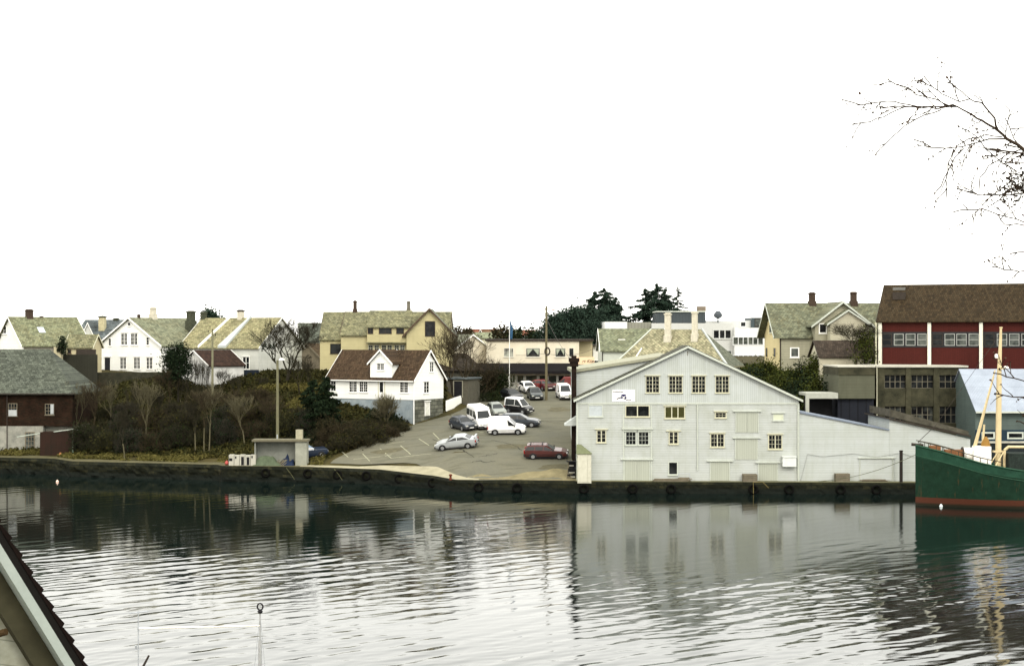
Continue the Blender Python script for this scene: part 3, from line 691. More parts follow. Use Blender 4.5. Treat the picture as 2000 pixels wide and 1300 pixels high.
Hh.gutter(-Lg, .2, -.42, ze - .28, TRIM)
# ---- pale yellow villa behind it
Y = House('yellow_villa', 625, 199, 0, 'large pale yellow timber villa with mossy slate roof, balcony windows and dark framed gable', 'house')
def yx(px, py, o=0): return Y.ray(px, py, 'front', o)
xr = yx(884, 600, 5)[0]; xmid = yx(668, 600)[0]; x717 = yx(717, 600, -1.2)[0]
zr = Zp(611, 204); ze1 = Zp(662, 199)
Y.volume(0, xmid + .3, 0, 10, 9, ze1, zr, 'x', .3, .12, YELW, LICH, DKTR)
ze2 = Zp(654, 197.8)
Y.volume(xmid, xr - .2, -1.2, 10.2, 9, ze2, zr + .02, 'x', .3, .1, YELW, LICH, BRTR, rp=(6.2 / 11.4)); yroof = Y.roof
# projecting dormer band with open balcony windows
xa, xb2 = yx(717, 640, -2.0)[0], yx(800, 640, -2.0)[0]; zt, zb_ = Zp(640, 197), Zp(668, 197)
m = MB(); m.box(xa, xb2, -2.0, 3, zb_, zt); m.box(xa + .05, xb2, -1.4, 1, 9, zb_ - .15); m.build('bay', YELW, Y.T)
m = MB(); m.box(xa - .1, xb2, -2.15, 0, zb_ - .15, zb_ - .003); m.prism([(-2.3, zt), (2.4, zt + 2.1), (2.4, zt + 2.3), (-2.3, zt + .14)], xa - .1, xb2 + .1, 'x'); m.build('bay_roof', LICH, Y.T)
for a, b in ((718, 729), (740, 765), (774, 789)): Y.win('front', -2.0, a, 638, b, 652, 2, 1, BRTR, GL, cas=1, fw=.06, sill=False)
for a in (719, 731, 745, 756, 770, 781): Y.win('front', -1.4, a, 673, a + 10, 685, 2, 2, TRIMY, GLG, cas=1, fw=.06, sill=False)
x793, x880 = yx(794, 640, -2.4)[0], yx(883, 640, -2.4)[0]; zg = Zp(604, 196.6); zge = Zp(650, 196.6)
Y.volume(x793, x880, -2.4, 6, 9, zge, zg, 'y', .55, .4, YELW, LICHY, BRTR, barge=.28)
Y.win('front', -2.4, 830, 627, 850, 657, 1, 1, DKTR, GL, cas=1, fw=.09, sill=False)
Y.win('front', 0, 645, 671, 668, 690, 1, 1, DKTR, GL, cas=1, fw=.06)
Y.chimney(693.5, 587, 612, 6.5, 6.2 - 1.2, CHB, base=.35, root=yroof); Y.chimney(798, 588, 612, 6.5, 6.2 - 1.2, plain('grey_brown_chimney', (.13, .12, .095), .9, .4, 4), base=.4, root=yroof)
# ---- white gabled house on the left ridge
C_ = House('white_gable_house', 315, 200, -30, 'white two storey house with front gable and dark door above the wooded bank', 'house')
ze = Zp(674, 200); zb_ = Zp(727, 200); zr = Zp(622, 203)
C_.volume(-11, 0, 0, 11.5, zb_ - 1.5, ze, zr, 'y', .35, .35, WHITE, rooftile('grey_green_slate_side', (.15,.16,.10), (.185,.175,.10), (.135,.145,.10), axis=1), TRIM)
for a, b in ((236.5, 249.5), (255.5, 269.5)): C_.win('front', 0, a, 650, b, 674, 4, 3, cas=2, fw=.09, hood=.06)
C_.win('front', 0, 212, 660, 218, 675, 1, 3, cas=1, fw=.07); C_.win('front', 0, 286, 658, 292, 674, 1, 3, cas=1, fw=.07); C_.win('front', 0, 249.5, 629, 255.5, 636.5, 1, 1, cas=1, fw=.06)
for a in (234.5, 261.5, 286): C_.win('front', 0, a, 697, a + 13, 721, 4, 3, cas=2, fw=.09, hood=.06)
C_.door('front', 0, 205, 698, 216, 726, plain('black_door', (.012, .012, .014), .5), TRIM, 1)
def ridge_chimney(H, px, pyt, pyb, wpx, xm, mat, cap=None, base=0):
    """chimney on a ridge that runs along local y at x = xm"""
    yl, _ = H.ray(px, 600, 'left', xm); H.chimney(px, pyt, pyb, wpx, yl, mat, cap, base, x=xm)
ridge_chimney(C_, 299, 600, 622, 10, -5.5, CHW, base=.42); ridge_chimney(C_, 271, 614, 621, 5, -5.5, CHB)
# ---- white house with raised roof strips
D_ = House('white_ridge_house', 505, 197, -30, 'long white house with yellow lichen roof crossed by white verge boards', 'house')
ze = Zp(678, 197); zb_ = Zp(746, 197); zr = Zp(622, 201)
D_.volume(-13.2, 0, 0, 9, zb_ - 1.5, ze, zr, 'x', .3, .25, WHITE2, LICHY2, TRIM, barge=.16)
def strip_on_roof(H, pxt, pxb, wt, wb, ze, zr, W, h=.28, mat=TRIM, ov=.3):
    xt = H.ray(pxt, 640, 'front', W / 2)[0]; xb_ = H.ray(pxb, 660, 'front', -.3)[0]; k = (zr - ze) / (W / 2)
    m = MB(); zt, zl = zr + .16, ze - ov * k + .16
    q = [(xt, W/2, zt), (xt + wt, W/2, zt), (xb_ + wb, -ov, zl), (xb_, -ov, zl)]; u = [(a, b, c + h) for a, b, c in q]
    m.poly(u); [m.poly([q[i], q[(i+1) % 4], u[(i+1) % 4], u[i]]) for i in range(4)]
    return m.build('roof_verge', mat, H.roof)
strip_on_roof(D_, 449, 386, .18, .18, ze, zr, 9); strip_on_roof(D_, 489, 425, .2, 1.35, ze, zr, 9, .3, plain('pale_zinc', (.38, .41, .40), .5, .1))
D_.win('front', 0, 474, 696, 488, 721, 2, 2, cas=2, fw=.09, hood=.06)
D_.chimney(470, 605, 625, 11, 4.5, CHW, DKTR); D_.chimney(373, 607, 634, 14, 4.6, CHG, base=.3); D_.chimney(398, 609, 622, 10, 4.5, CHG)
# ---- white shed with maroon roof
Sh = House('white_garden_shed', 408, 190, -45, 'small faded white shed with maroon roof beside the pole and dark evergreen', 'shed')
ze = Zp(714, 190); zb_ = Zp(753, 190); zr = Zp(686, 192.3)
Sh.volume(-6.3, 0, 0, 5.2, zb_ - 1.5, ze, zr, 'y', .25, .2, plain('dull_white_render', (.55, .55, .52), .85, .25, 1, c2=(.66, .66, .63)), rooftile('maroon_tile_side', (.03,.016,.011), (.022,.013,.010), (.034,.019,.013), .25, .35, axis=1), TRIM, barge=.15)
# ---- far left house
A_ = House('white_corner_house', 45, 203, -50, 'mossy roofed white house at the far left edge above the brick storehouse', 'house')
ze = Zp(674, 203); zr = Zp(620, 205)
A_.volume(-9, 0, 0, 9.2, 8, ze, zr, 'y', .3, .3, WHITE, rooftile('green_slate_side', (.135,.145,.08), (.175,.165,.085), (.145,.155,.10), axis=1), TRIM)
m = MB(); m.box(.012, .05, 0.1, 9.1, 8, ze - .1); m.build('wall', plain('grey_render', (.20, .19, .155), .9, .3), A_.T)
A_.win('front', 0, 3, 636, 13, 652, 2, 2, cas=2, fw=.08)
ridge_chimney(A_, 57, 604, 618, 12, -4.5, CHB); ridge_chimney(A_, 81, 617, 623, 5, -4.5, CHB)
yl, _ = A_.ray(81, 640, 'left', -2.2); kk = (zr - ze) / 4.5
m = MB(); xs_ = -2.2; m.poly([(xs_ - .5, yl - .45, ze + kk * 2.7 + .22), (xs_ + .4, yl - .45, ze + kk * 1.8 + .22), (xs_ + .4, yl + .45, ze + kk * 1.8 + .22), (xs_ - .5, yl + .45, ze + kk * 2.7 + .22)]); m.box(xs_-.5, xs_+.4, yl-.5, yl-.46, ze+kk*1.8, ze+kk*1.8+.1); m.build('skylight', plain('skylight_glass', (.45, .5, .55), .2, .1), A_.roof)
# ---- cream outhouse between the two left houses
B_ = House('cream_outhouse', 128, 197, -4, 'low cream outhouse with pale mossy roof between the two white houses on the left', 'outhouse')
xw = B_.ray(180, 680, 'front', 0)[0]
B_.volume(0, xw, 0, 3.6, 9, Zp(677, 197), Zp(655, 200), 'x', .3, .2, CREAM2, LICH, TRIMY)
B_.win('front', 0, 132, 682, 139, 690, 1, 1, BRTR, GL, cas=1, fw=.06); B_.win('front', 0, 149, 682, 154, 690, 1, 1, BRTR, GL, cas=1, fw=.06)
# ---- blue-grey roofed house further back
F_ = House('blue_roofed_house', 148, 232, -6, 'distant house with blue grey slate roof, white dormer and big pale chimney stack', 'house')
xw = F_.ray(240, 640, 'front', 0)[0]
F_.volume(0, xw, 0, 9, 9, Zp(660, 232), Zp(626, 236.5), 'x', .3, .3, WHITE2, BLUESL, TRIM)
d0 = F_.ray(161, 640, 'front', -.2)[0]; d1 = F_.ray(183, 640, 'front', -.2)[0]; fr_ = F_.roof
F_.volume(d0, d1, -.2, 4, 12, Zp(655, 232), Zp(632, 232), 'y', .25, .2, WHITE2, BLUESL, TRIM); F_.roof = fr_
F_.chimney(200, 617, 650, 12, 2, plain('cream_chimney', (.42, .38, .24), .9, .3, 3), CHG); F_.chimney(227, 621, 632, 9, 4.5, CHG)
m = MB(); q = F_.ray(200, 610, 'front', 2); m.tube((q[0], 2, q[1] - .6), (q[0], 2, q[1] + .35), .03, n=4); m.tube((q[0] - .3, 2, q[1] + .3), (q[0] + .25, 2, q[1] + .3), .025, n=4); m.build('antenna', DKTR, fr_)
# ---- roofs between the white house and the villa
for (px, D, a, w_, d_, pe, pr_, lab, rm) in ((588, 222, 10, 4.6, 8, 676, 632, 'grey roofed house end glimpsed right of the large bare tree', GREYSL), (634, 214, -32, 6.0, 7, 706, 672, 'weathered shed with brown mossy roof left of the yellow villa', BROWNT)):
    q = House('back_house', px, D, a, lab, 'house' if rm is GREYSL else 'shed')
    q.volume(-w_ if rm is BROWNT else 0, 0 if rm is BROWNT else w_, 0, d_, 8, Zp(pe, D), Zp(pr_, D + 3), 'y' if rm is BROWNT else 'x', .3, .3, WHITE2 if rm is GREYSL else WOODG, rooftile('brown_tile_side', (.06,.043,.022), (.075,.055,.028), (.05,.034,.02), .25, .35, axis=1) if rm is BROWNT else rm, TRIM if rm is GREYSL else WOODG)
# ---- brick storehouse at the left edge
K_ = House('brick_storehouse', 146, 176, 0, 'dark brick waterfront storehouse with hipped grey slate roof and pale stone base, far left', 'storehouse')
ze = Zp(768, 176); zs = Zp(832, 176); zr = Zp(682, 182)
L_ = 22
m = MB(); m.box(-L_, -.35, .35, 11, zs, ze); m.build('wall', BRICK, K_.T)
m = MB(); m.box(-L_ - .0, -3.7, .22, 11, .8, zs - .003); m.box(-3.69, -.45, 1.2, 11, .8, zs - .003); m.build('stone_base', GRANITE, K_.T)
xa = K_.ray(97, 682, 'front', 6)[0]
K_.hip(-L_ - .3, .1, -.25, 11.6, ze, zr, -L_ + 3, xa, [GREYSL, GREYSL], yr=6)
K_.gutter(-L_, .1, -.28, ze - .05, DKTR)
K_.win('front', .35, 16, 787, 34, 812, 3, 3, WOODG, GL, cas=1, fw=.08, mull=.05); u, z = K_.ray(17, 800, 'front', .3); u2, z2 = K_.ray(33, 812, 'front', .3)
m = MB(); m.box(u, u2, .2, .3, z2, z); m.build('shutter_board', plain('grey_board', (.36, .38, .38), .8), K_.T)
K_.win('front', .35, 88, 788, 106, 810, 3, 3, WOODG, GL, cas=1, fw=.08, mull=.05); u, z = K_.ray(99, 789, 'front', .3); u2, z2 = K_.ray(105, 808, 'front', .3)
m = MB(); m.box(u, u2, .2, .3, z2, z); m.build('shutter_board', plain('grey_board', (.36, .38, .38), .8), K_.T)
K_.win('front', .22, 49, 843, 68, 879, 3, 4, WOODG, GLG, cas=1, fw=.1, mull=.06)
m = MB(); u, z = K_.ray(14, 832, 'front', .2); m.tube((u, .15, 2), (u, .15, ze), .06); m.build('downpipe', DKTR, K_.T)
# reddish shed/fence panel in front
Rp = House('red_brown_shed', 78, 173.5, 0, 'low reddish brown walled shed with white rail and pale green post beside the brick storehouse', 'shed')
u1, z1 = Rp.ray(141, 842, 'front', 0)
m = MB(); m.prism([(0, .5), (u1, .5), (u1, z1), (0, z1 - .1)], 0, 1.8, 'y'); m.build('wall', siding('red_brown_boards', (.024, .011, .007), .18, vert=True, dirt=.5, line=.7, dirtc=(.012, .010, .006)), Rp.T)
m = MB(); m.box(u1 + .02, u1 + .16, -.1, .05, 1, z1 + .25); m.build('post', plain('pale_green_paint', (.22, .30, .22), .7, .2), Rp.T)
u0, z0 = Rp.ray(105, 843, 'front', -.1); m = MB(); m.tube((u0, -.1, z0), (u1 + .1, -.1, z1 + .25), .06, n=5); m.tube((u1 + .1, -.1, z1 + .25), (u1 + .7, -.1, z1 + .15), .06, n=5)
u0, z0 = Rp.ray(33, 853, 'front', -.1); u2, z2 = Rp.ray(78, 846, 'front', -.1); m.tube((u0, -.1, z0), (u2, -.1, z2), .06, n=5); m.build('rail', plain('pale_rail', (.38, .42, .36), .7, .2), Rp.T)
# ---- walls on the left ridge
def wallbox(name, pxa, pxb, D, pyt, zb_, th, mat, label, cat='wall', Db=None, pyt2=None):
    a, b = P(pxa, pyt, D), P(pxb, pyt2 or pyt, Db or D); m = MB(); o = Vector((a.x, a.y, 0)); d = b - a
    n = Vector((-d.y, d.x, 0)).normalized() * th
    q = [(0, 0, zb_), (d.x, d.y, zb_), (d.x, d.y, b.z), (0, 0, a.z)]; r = [(x + n.x, y + n.y, z) for x, y, z in q]
    m.poly(q); m.poly(r[::-1]); [m.poly([q[i], r[i], r[(i+1) % 4], q[(i+1) % 4]]) for i in range(4)]
    w = m.build(name, mat, loc=(o.x, o.y, 0)); return tag(w, label, cat)
MOSSW = plain('mossy_dark_wall', (.028, .030, .018), .95, .5, 1.5, bump=.05, c2=(.05, .045, .03))
wallbox('garden_wall', 186, 352, 195.5, 727, 6.5, .4, MOSSW, 'long dark mossy retaining wall below the white gabled house')
wallbox('board_fence', 112, 190, 194, 692, 8, .15, siding('dark_weathered_fence', (.026, .026, .018), .2, vert=True, dirt=.5, line=.6), 'dark weathered board fence between the outhouse and the white gabled house', 'fence')
wallbox('cream_gatepost_wall', 105, 119, 193, 677, 8, .9, plain('cream_plaster', (.42, .38, .25), .9, .2), 'tall cream plastered wall end beside the grey hipped roof')
wallbox('dark_timber_screen', 150, 187, 196, 682, 8, .15, DKTR, 'dark timber screen left of the white gabled house', 'fence')
wallbox('blue_black_gate', 468, 505, 194, 722, 8, .15, plain('blue_black_board', (.012, .018, .028), .7), 'dark blue board gate beside the white shed', 'gate')
wallbox('stone_garden_wall', 505, 640, 189, 748, 6.5, .4, MOSSW, 'dark low wall along the ridge behind the lamp pole')
u = House('white_picket_fence', 870, 184.5, 50, 'white board garden fence on a stone wall beside the cottage at the lot edge', 'fence')
m = MB(); L2 = 6.2
pts = [P(872, 782, 184), P(888, 776, 187), P(914, 768, 192)]; m = MB(); ms = MB(); org = u.T.location.copy()
u.T.rotation_euler = (0, 0, 0)
for a, b in zip(pts[:-1], pts[1:]):
    n_ = int((b - a).length / .2)
    for i in range(n_):
        f = i / n_; c = a + (b - a) * f; g = G(c.x, c.y); m.box(c.x - org.x - .08, c.x - org.x + .08, c.y - org.y - .03, c.y - org.y + .03, c.z - 1.25, c.z)
    d = b - a; q = [(a.x-org.x, a.y-org.y+.1), (b.x-org.x, b.y-org.y+.1), (b.x-org.x-.3, b.y-org.y+.5), (a.x-org.x-.3, a.y-org.y+.5)]
    zt0, zt1 = a.z - 1.2, b.z - 1.2; zb0, zb1 = 4, 5
    v = [(q[0][0], q[0][1], zb0), (q[1][0], q[1][1], zb1), (q[1][0], q[1][1], zt1), (q[0][0], q[0][1], zt0)]; w = [(q[3][0], q[3][1], zb0), (q[2][0], q[2][1], zb1), (q[2][0], q[2][1], zt1), (q[3][0], q[3][1], zt0)]
    ms.poly(v); ms.poly(w[::-1]); [ms.poly([v[i], w[i], w[(i+1) % 4], v[(i+1) % 4]]) for i in range(4)]
m.build('boards', TRIM, u.T); ms.build('stone_wall', STONE, u.T)
# ---- small grey garage behind cottage
q = House('garden_garage', 872, 190, -20, 'small grey rendered garage with dark doorway behind the cottage, under the bare tree', 'garage')
w_ = q.ray(914, 740, 'front', 0)[0]; m = MB(); m.box(0, w_, 0, 4, 4, Zp(740, 190)); m.build('wall', plain('dark_render', (.085,.08,.06), .9, .4), q.T); m = MB(); m.box(-.2, w_ + .2, -.3, 4.2, Zp(740, 190), Zp(737, 190)); m.build('roof', BLUESL, q.T)
q.door('front', 0, 887, 744, 903, 776, plain('black_door', (.012,.012,.014)), plain('grey_post', (.3, .29, .22), .8), 1, hood=0)
# brown houses behind the bare tree
q = House('brown_house', 938, 199, 38, 'brown roofed low house behind the bare tree at the back of the lot', 'house'); 
q.volume(-8, 0, 0, 7, 6, Zp(722, 199), Zp(692, 202), 'x', .3, .3, plain('dark_render', (.085,.08,.06), .9, .4), rooftile('dark_brown_tile', (.028, .023, .016), (.02, .017, .013), (.034, .027, .02), .25, .35), BRTR)
q = House('orange_gable_house', 930, 222, 12, 'house end with rusty orange gable and dark roof behind the bare tree', 'house')
q.volume(-7, 0, 0, 8, 8, Zp(694, 222), Zp(662, 222), 'x', .3, .3, plain('rust_orange_wall', (.17, .065, .022), .9, .3), rooftile('dark_brown_tile', (.028, .023, .016), (.02, .017, .013), (.034, .027, .02), .25, .35), BRTR)
q = House('pale_gable_house', 968, 217, 30, 'pale green grey house with white verge behind the flagpole', 'house')
q.volume(-7.5, 0, 0, 6, 8, Zp(690, 217), Zp(655, 219), 'y', .3, .3, CREAM, rooftile('pale_green_slate', (.20, .22, .16), (.24, .25, .19), (.18, .19, .14), .4, .3, axis=1), TRIM)
# ---- cream flat roofed shop building
H_ = House('shop_building', 950, 207, 0, 'long cream flat roofed shop building with dark awning at the back of the lot', 'shop')
u1 = H_.ray(1131, 700, 'front', 0)[0]; u2 = H_.ray(1157, 700, 'front', 1.5)[0]; zt = Zp(666, 207); za = Zp(709, 207); zb_ = Zp(729, 207); zg = 7.6
m = MB(); m.box(0, u1, 0, 12, zb_ - .3, zt); m.build('wall', CREAM, H_.T)
m = MB(); m.box(u1 + .003, u2, 1.5, 12, zg, zt - .003); m.build('wall', CREAM2, H_.T)
m = MB(); m.box(-.2, u2 + .1, -.25, 12.2, zt, zt + .28); m.build('roof', DKTR, H_.T)
m = MB(); m.prism([(-1.6, zb_), (-1.6, zb_ + .35), (0, za), (0, zb_)], -1.5, u2, 'x'); m.build('awning', plain('dark_awning', (.008, .007, .008), .8, .3), H_.T)
m = MB(); m.box(2.2, u1 + 1, .6, 12, zg, zb_ - .31); m.build('shop_wall', plain('cream_shop_wall', (.5, .48, .38), .8), H_.T)
m = MB(); a_, z_a = H_.ray(998, 750, 'front', .5); b_, z_b = H_.ray(1130, 757, 'front', .5); m.box(a_, b_, .45, .59, z_b - .5, z_a); m.build('plinth', plain('pale_plinth', (.52, .52, .46), .8), H_.T)
CURT = glassm('curtained_glass', (.03, .03, .03), (.34, .36, .30), .3)
for a, b, nx in ((984, 1003, 6), (1027, 1055, 1), (1084, 1105, 1), (1111, 1121, 1)): H_.win('front', 0, a, 679, b, 697, nx, 1, plain('cream_frame', (.6, .58, .5)), CURT if b < 1010 else GL, cas=1, fw=.07)
CUR2 = plain('curtain', (.30, .33, .26), .9, .1)
for a, b in ((1029, 1053), (1086, 1103)):
    (u, z), (v, zz) = H_.ray(a, 681, 'front', -.03), H_.ray(b, 695, 'front', -.03); c = (u + v) / 2; m = MB()
    m.poly([(u, -.03, z), (c, -.03, z), (u + .1, -.03, zz + .1)]); m.poly([(c, -.03, z), (v, -.03, z), (v - .1, -.03, zz + .1)]); m.build('curtain', CUR2, H_.T)
for a, b in ((1000, 1007), (1009, 1024), (1026, 1050), (1052, 1068), (1070, 1088)): H_.win('front', .6, a, 731, b, 748, 1, 1, TRIM, glassm('shop_glass', (.03, .035, .025), (.12, .12, .07), .1), cas=1, fw=.1, sill=False)
H_.win('front', .6, 1089, 731, 1115, 750, 2, 1, TRIM, GL, cas=1, fw=.1, sill=False)
m = MB(); a, _ = H_.ray(993, 730, 'front', -1.2); b, _ = H_.ray(996, 730, 'front', -1.2); m.box(a, b, -1.2, -.9, zg - 1, zb_); m.build('awning_post', TRIM, H_.T)
q = House('shop_sign', 1119, 205, 0, 'orange cream shop sign board with dark script lettering above the awning', 'sign')
u, z1 = q.ray(1161, 697, 'front', 0); _, z0 = q.ray(1161, 711, 'front', 0)
m = MB(); m.box(0, u, 0, .2, z0, z1); m.build('panel', plain('orange_cream', (.80, .58, .38), .6, .06), q.T)
text('rt Klær', .62, (u * .42, -.02, z0 + .22), 0, plain('sign_dark', (.05, .02, .015)), q.T, shear=.3)
q = House('side_building', 1157, 212, 0, 'small white flat roofed building piece beside the ochre end wall of the shop', 'building')
u = q.ray(1180, 700, 'front', 0)[0]; m = MB(); m.box(0.1, u, 0, 6, 6, Zp(676, 212)); m.build('wall', TRIM, q.T); m = MB(); m.box(0, u + .1, -.6, 6.2, Zp(676, 212), Zp(673, 212)); m.build('roof', DKTR, q.T)
q.win('front', 0, 1160, 703, 1172, 711, 1, 1, TRIM, GL, cas=1)
# ---- house with green slate roof right of the shop
I_ = House('slate_roof_house', 1171, 192, 0, 'pale house with plain green slate roof and skylight behind the storehouse', 'house')
u = I_.ray(1300, 680, 'front', 0)[0]; I_.volume(.3, u, 0, 9, 6, Zp(684, 192), Zp(644, 196.5), 'x', .35, .25, TRIMG, DIAM2, TRIM)
m = MB(); m.tube((.35, -.1, 5), (.35, -.1, Zp(684, 192)), .06); m.build('downpipe', DKTR, I_.T)
u, z = I_.ray(1214, 664, 'front', 2.2); m = MB(); m.box(u - .45, u + .45, 2.0, 2.25, z - .05, z + .12); m.build('skylight', TRIM, I_.roof)
# ---- diamond slate hipped house
J_ = House('diamond_roof_house', 1393, 172.5, -20, 'house with large yellow green diamond slate hipped roof and two pale chimneys behind the storehouse', 'house')
zr = Zp(643, 177.5); ze = Zp(716, 172.5)
xl = J_.ray(1196, 712, 'front', 0)[0] ; xra = J_.ray(1272, 643, 'front', 4.6)[0]; xrb = J_.ray(1371, 643, 'front', 4.6)[0]
m = MB(); m.box(xl + .4, 1.2, .5, 8.9, 1, ze - .16); m.build('wall', TRIMG, J_.T)
J_.hip(xl, 1.7, 0, 9.4, ze, zr, xra, xrb, [DIAM, rooftile('side_green_slate', (.10,.11,.08), (.13,.135,.09), (.11,.12,.09), axis=1)], yr=4.6)
m = MB(); m.tube((1.7, 0, ze + .05), (xrb, 4.6, zr + .05), .13, n=5); m.build('ridge_flashing', plain('pale_zinc', (.55,.58,.58)), J_.roof)
m = MB(); m.tube((xl, 0, ze + .05), (xra, 4.6, zr + .05), .08, n=5); m.build('ridge_flashing', TRIMG, J_.roof)
J_.chimney(1304.5, 611, 656, 12, 3.4, CHW, base=.02); J_.chimney(1357, 608, 652, 11, 3.4, CHW, base=.02)
u, z = J_.ray(1245, 695, 'front', .7); 
for a, b in ((1217, 702), (1259, 695)):
    u, z = J_.ray(a, b, 'front', .8); m = MB(); m.box(u - .3, u + .3, .5, .9, z - .3, z + .12); m.build('roof_vent', DKTR, J_.roof)
u, z = J_.ray(1252, 688, 'front', .9); m = MB(); m.tube((u - .5, .6, z - .5), (u + .1, .9, z + .5), .09, n=4); m.build('roof_ladder', TRIM, J_.roof)
# ---- white modern blocks
M_ = House('white_office_block', 1181, 235, 0, 'large white flat roofed modern office block with bands of windows behind the storehouse', 'office')
def mx(px, py=640, o=0): return M_.ray(px, py, 'front', o)[0]
OFW = plain('office_white', (.46, .47, .45), .7, .08); OFL = plain('office_light', (.60, .61, .60), .7, .05)
m = MB(); m.box(0, mx(1225), 0, 10, 8, Zp(628, 235)); m.build('wall', OFL, M_.T)
m = MB(); m.box(mx(1225) + .003, mx(1272), .4, 10, 8, Zp(629, 235)); m.build('wall', siding('ribbed_grey_wall', (.22, .22, .18), .5, vert=True, line=.7), M_.T)
m = MB(); m.box(mx(1272) + .003, mx(1431), -1, 12, 8, Zp(631, 235)); m.build('wall', OFW, M_.T)
m = MB(); m.box(mx(1431) + .003, mx(1500), -2, 12, 6, Zp(640, 235)); m.build('wall', OFL, M_.T)
m = MB(); m.box(mx(1380), mx(1498), 2, 12, Zp(640, 235), Zp(626, 237)); m.build('upper_storey', OFW, M_.T)
m = MB(); m.prism([(mx(1283), Zp(630, 235)), (mx(1380), Zp(630, 235)), (mx(1379), Zp(609, 235)), (mx(1290), Zp(609, 235)), (mx(1284), Zp(613, 235))], 1, 8, 'y'); m.build('penthouse', siding('dark_slate_cladding', (.045, .055, .06), .5, vert=True, line=.8), M_.T)
m = MB(); m.box(mx(1284), mx(1380), .8, 8, Zp(609, 235), Zp(607, 235)); m.build('penthouse_roof', TRIMG, M_.T)
m = MB(); m.box(mx(1366), mx(1382), 2, 3.5, Zp(607, 235) + .003, Zp(598, 237)); m.build('roof_vent', plain('vent_brown', (.16, .13, .10)), M_.T)
m = MB(); u = mx(1404); m.lathe((u, 1, Zp(630, 235)), [(.1, 0), (.1, .6), (.62, .9), (.66, 1.3), (.3, 1.8)], 12); m.build('satellite_dish', plain('dish_grey', (.06, .07, .08), .6), M_.T)
m = MB(); m.box(mx(1470), mx(1496), 1.2, 8, Zp(640, 235) + .01, Zp(620, 236)); m.build('stair_tower', plain('dark_panel', (.04, .055, .06), .5), M_.T)
M_.win('front', 1.2, 1474, 622, 1486, 637, 1, 1, DKTR, GLG, cas=1)
M_.win('front', 2, 1446, 628, 1457, 638, 1, 1, OFL, GL, cas=1)
M_.win('front', -1, 1392, 643, 1429, 662, 3, 1, OFW, GL, cas=3, fw=.16)
for y0, y1 in ((657.5, 673.5), (693, 710)): M_.win('front', -2, 1431, y0, 1491, y1, 6, 1, OFL, glassm('office_glass', (.03, .035, .03), (.10, .11, .09), .15), cas=6, fw=.10, sill=False)
M_.win('front', -1, 1417, 684, 1429, 695, 1, 1, OFW, GLG, cas=1)
# ---- yellow and grey villa on the right
V = House('yellow_grey_villa', 1524, 186, 4, 'weathered grey villa with yellow end gable, mossy roof and two chimneys beside the red building', 'house')
def vx(px, py, o=0): return V.ray(px, py, 'front', o)
ze = Zp(654, 186); zr = Zp(594, 190); zb_ = 10; xr = vx(1735, 640, 4)[0]
V.volume(0, xr, 0, 8, zb_, ze, zr, 'x', .45, .9, GREYW, LICHG, TRIMG, barge=.25); vroof = V.roof
m = MB(); m.prism([(0.1, zb_), (7.9, zb_), (7.9, ze), (4, zr - .1), (.1, ze)], -.05, -.012, 'x'); m.build('gable_wall', YELL, V.T)
m = MB(); m.box(-.08, .08, -.08, -.003, zb_, ze - .1); m.build('corner_board', DKTR, V.T)
V.win('left', -.05, 1495.5, 678, 1500, 698, 1, 1, YELL, GL, cas=1, fw=.08, sill=False); V.win('left', -.05, 1511, 678, 1516, 698, 1, 1, YELL, GL, cas=1, fw=.08, sill=False); V.win('left', -.05, 1503, 634, 1511, 650, 2, 1, TRIMY, GLG, cas=2, fw=.08)
V.win('front', 0, 1543, 678, 1561, 698, 1, 1, TRIM, GLG, cas=1, fw=.14)
xa, xb2 = vx(1592, 640, -1.2)[0], vx(1697, 640, -1.2)[0]; zg = Zp(591, 184.8); zge = Zp(632, 184.8)
V.volume(xa, xb2, -1.2, 4.5, zb_, zge, zg, 'y', .6, .55, GREYW, LICHG, TRIMG, barge=.24)
V.win('front', -1.2, 1599, 631, 1615, 651, 1, 1, TRIM, GL, cas=1, fw=.13)
xa, xb2 = vx(1622, 640, -2.6)[0], vx(1690, 640, -2.6)[0]
V.volume(xa, xb2, -2.6, -1.25, zb_, Zp(630, 183.4), Zp(607, 183.4), 'y', .5, .3, siding('cream_grey_board', (.50, .48, .36), .2, dirt=.25, line=.7), LICHG, TRIMG, barge=.22)
V.chimney(1586, 571, 598, 11, 4, CHB, base=.38, root=vroof); V.chimney(1667, 570, 600, 11, 4, CHB, base=.42, root=vroof)
V.chimney(1683, 632, 660, 10, -2.0, CHB, root=vroof)
# ---- low annex with brown roof
N_ = House('brown_roof_annex', 1600, 176, 0, 'low cream annex with dull brown roof, half hidden by ivy below the grey villa', 'annex')
u = N_.ray(1730, 690, 'front', 0)[0]
N_.volume(0.1, u, 0, 6, 4, Zp(697, 176), Zp(667, 179), 'x', .25, .2, plain('cream_plaster2', (.48, .45, .34), .9, .15), rooftile('dull_brown_tile', (.045, .032, .024), (.034, .026, .021), (.048, .038, .028), .25, .35), DKTR, barge=.12)
N_.win('front', 0, 1700, 699, 1712, 714, 1, 1, TRIM, GL, cas=1)
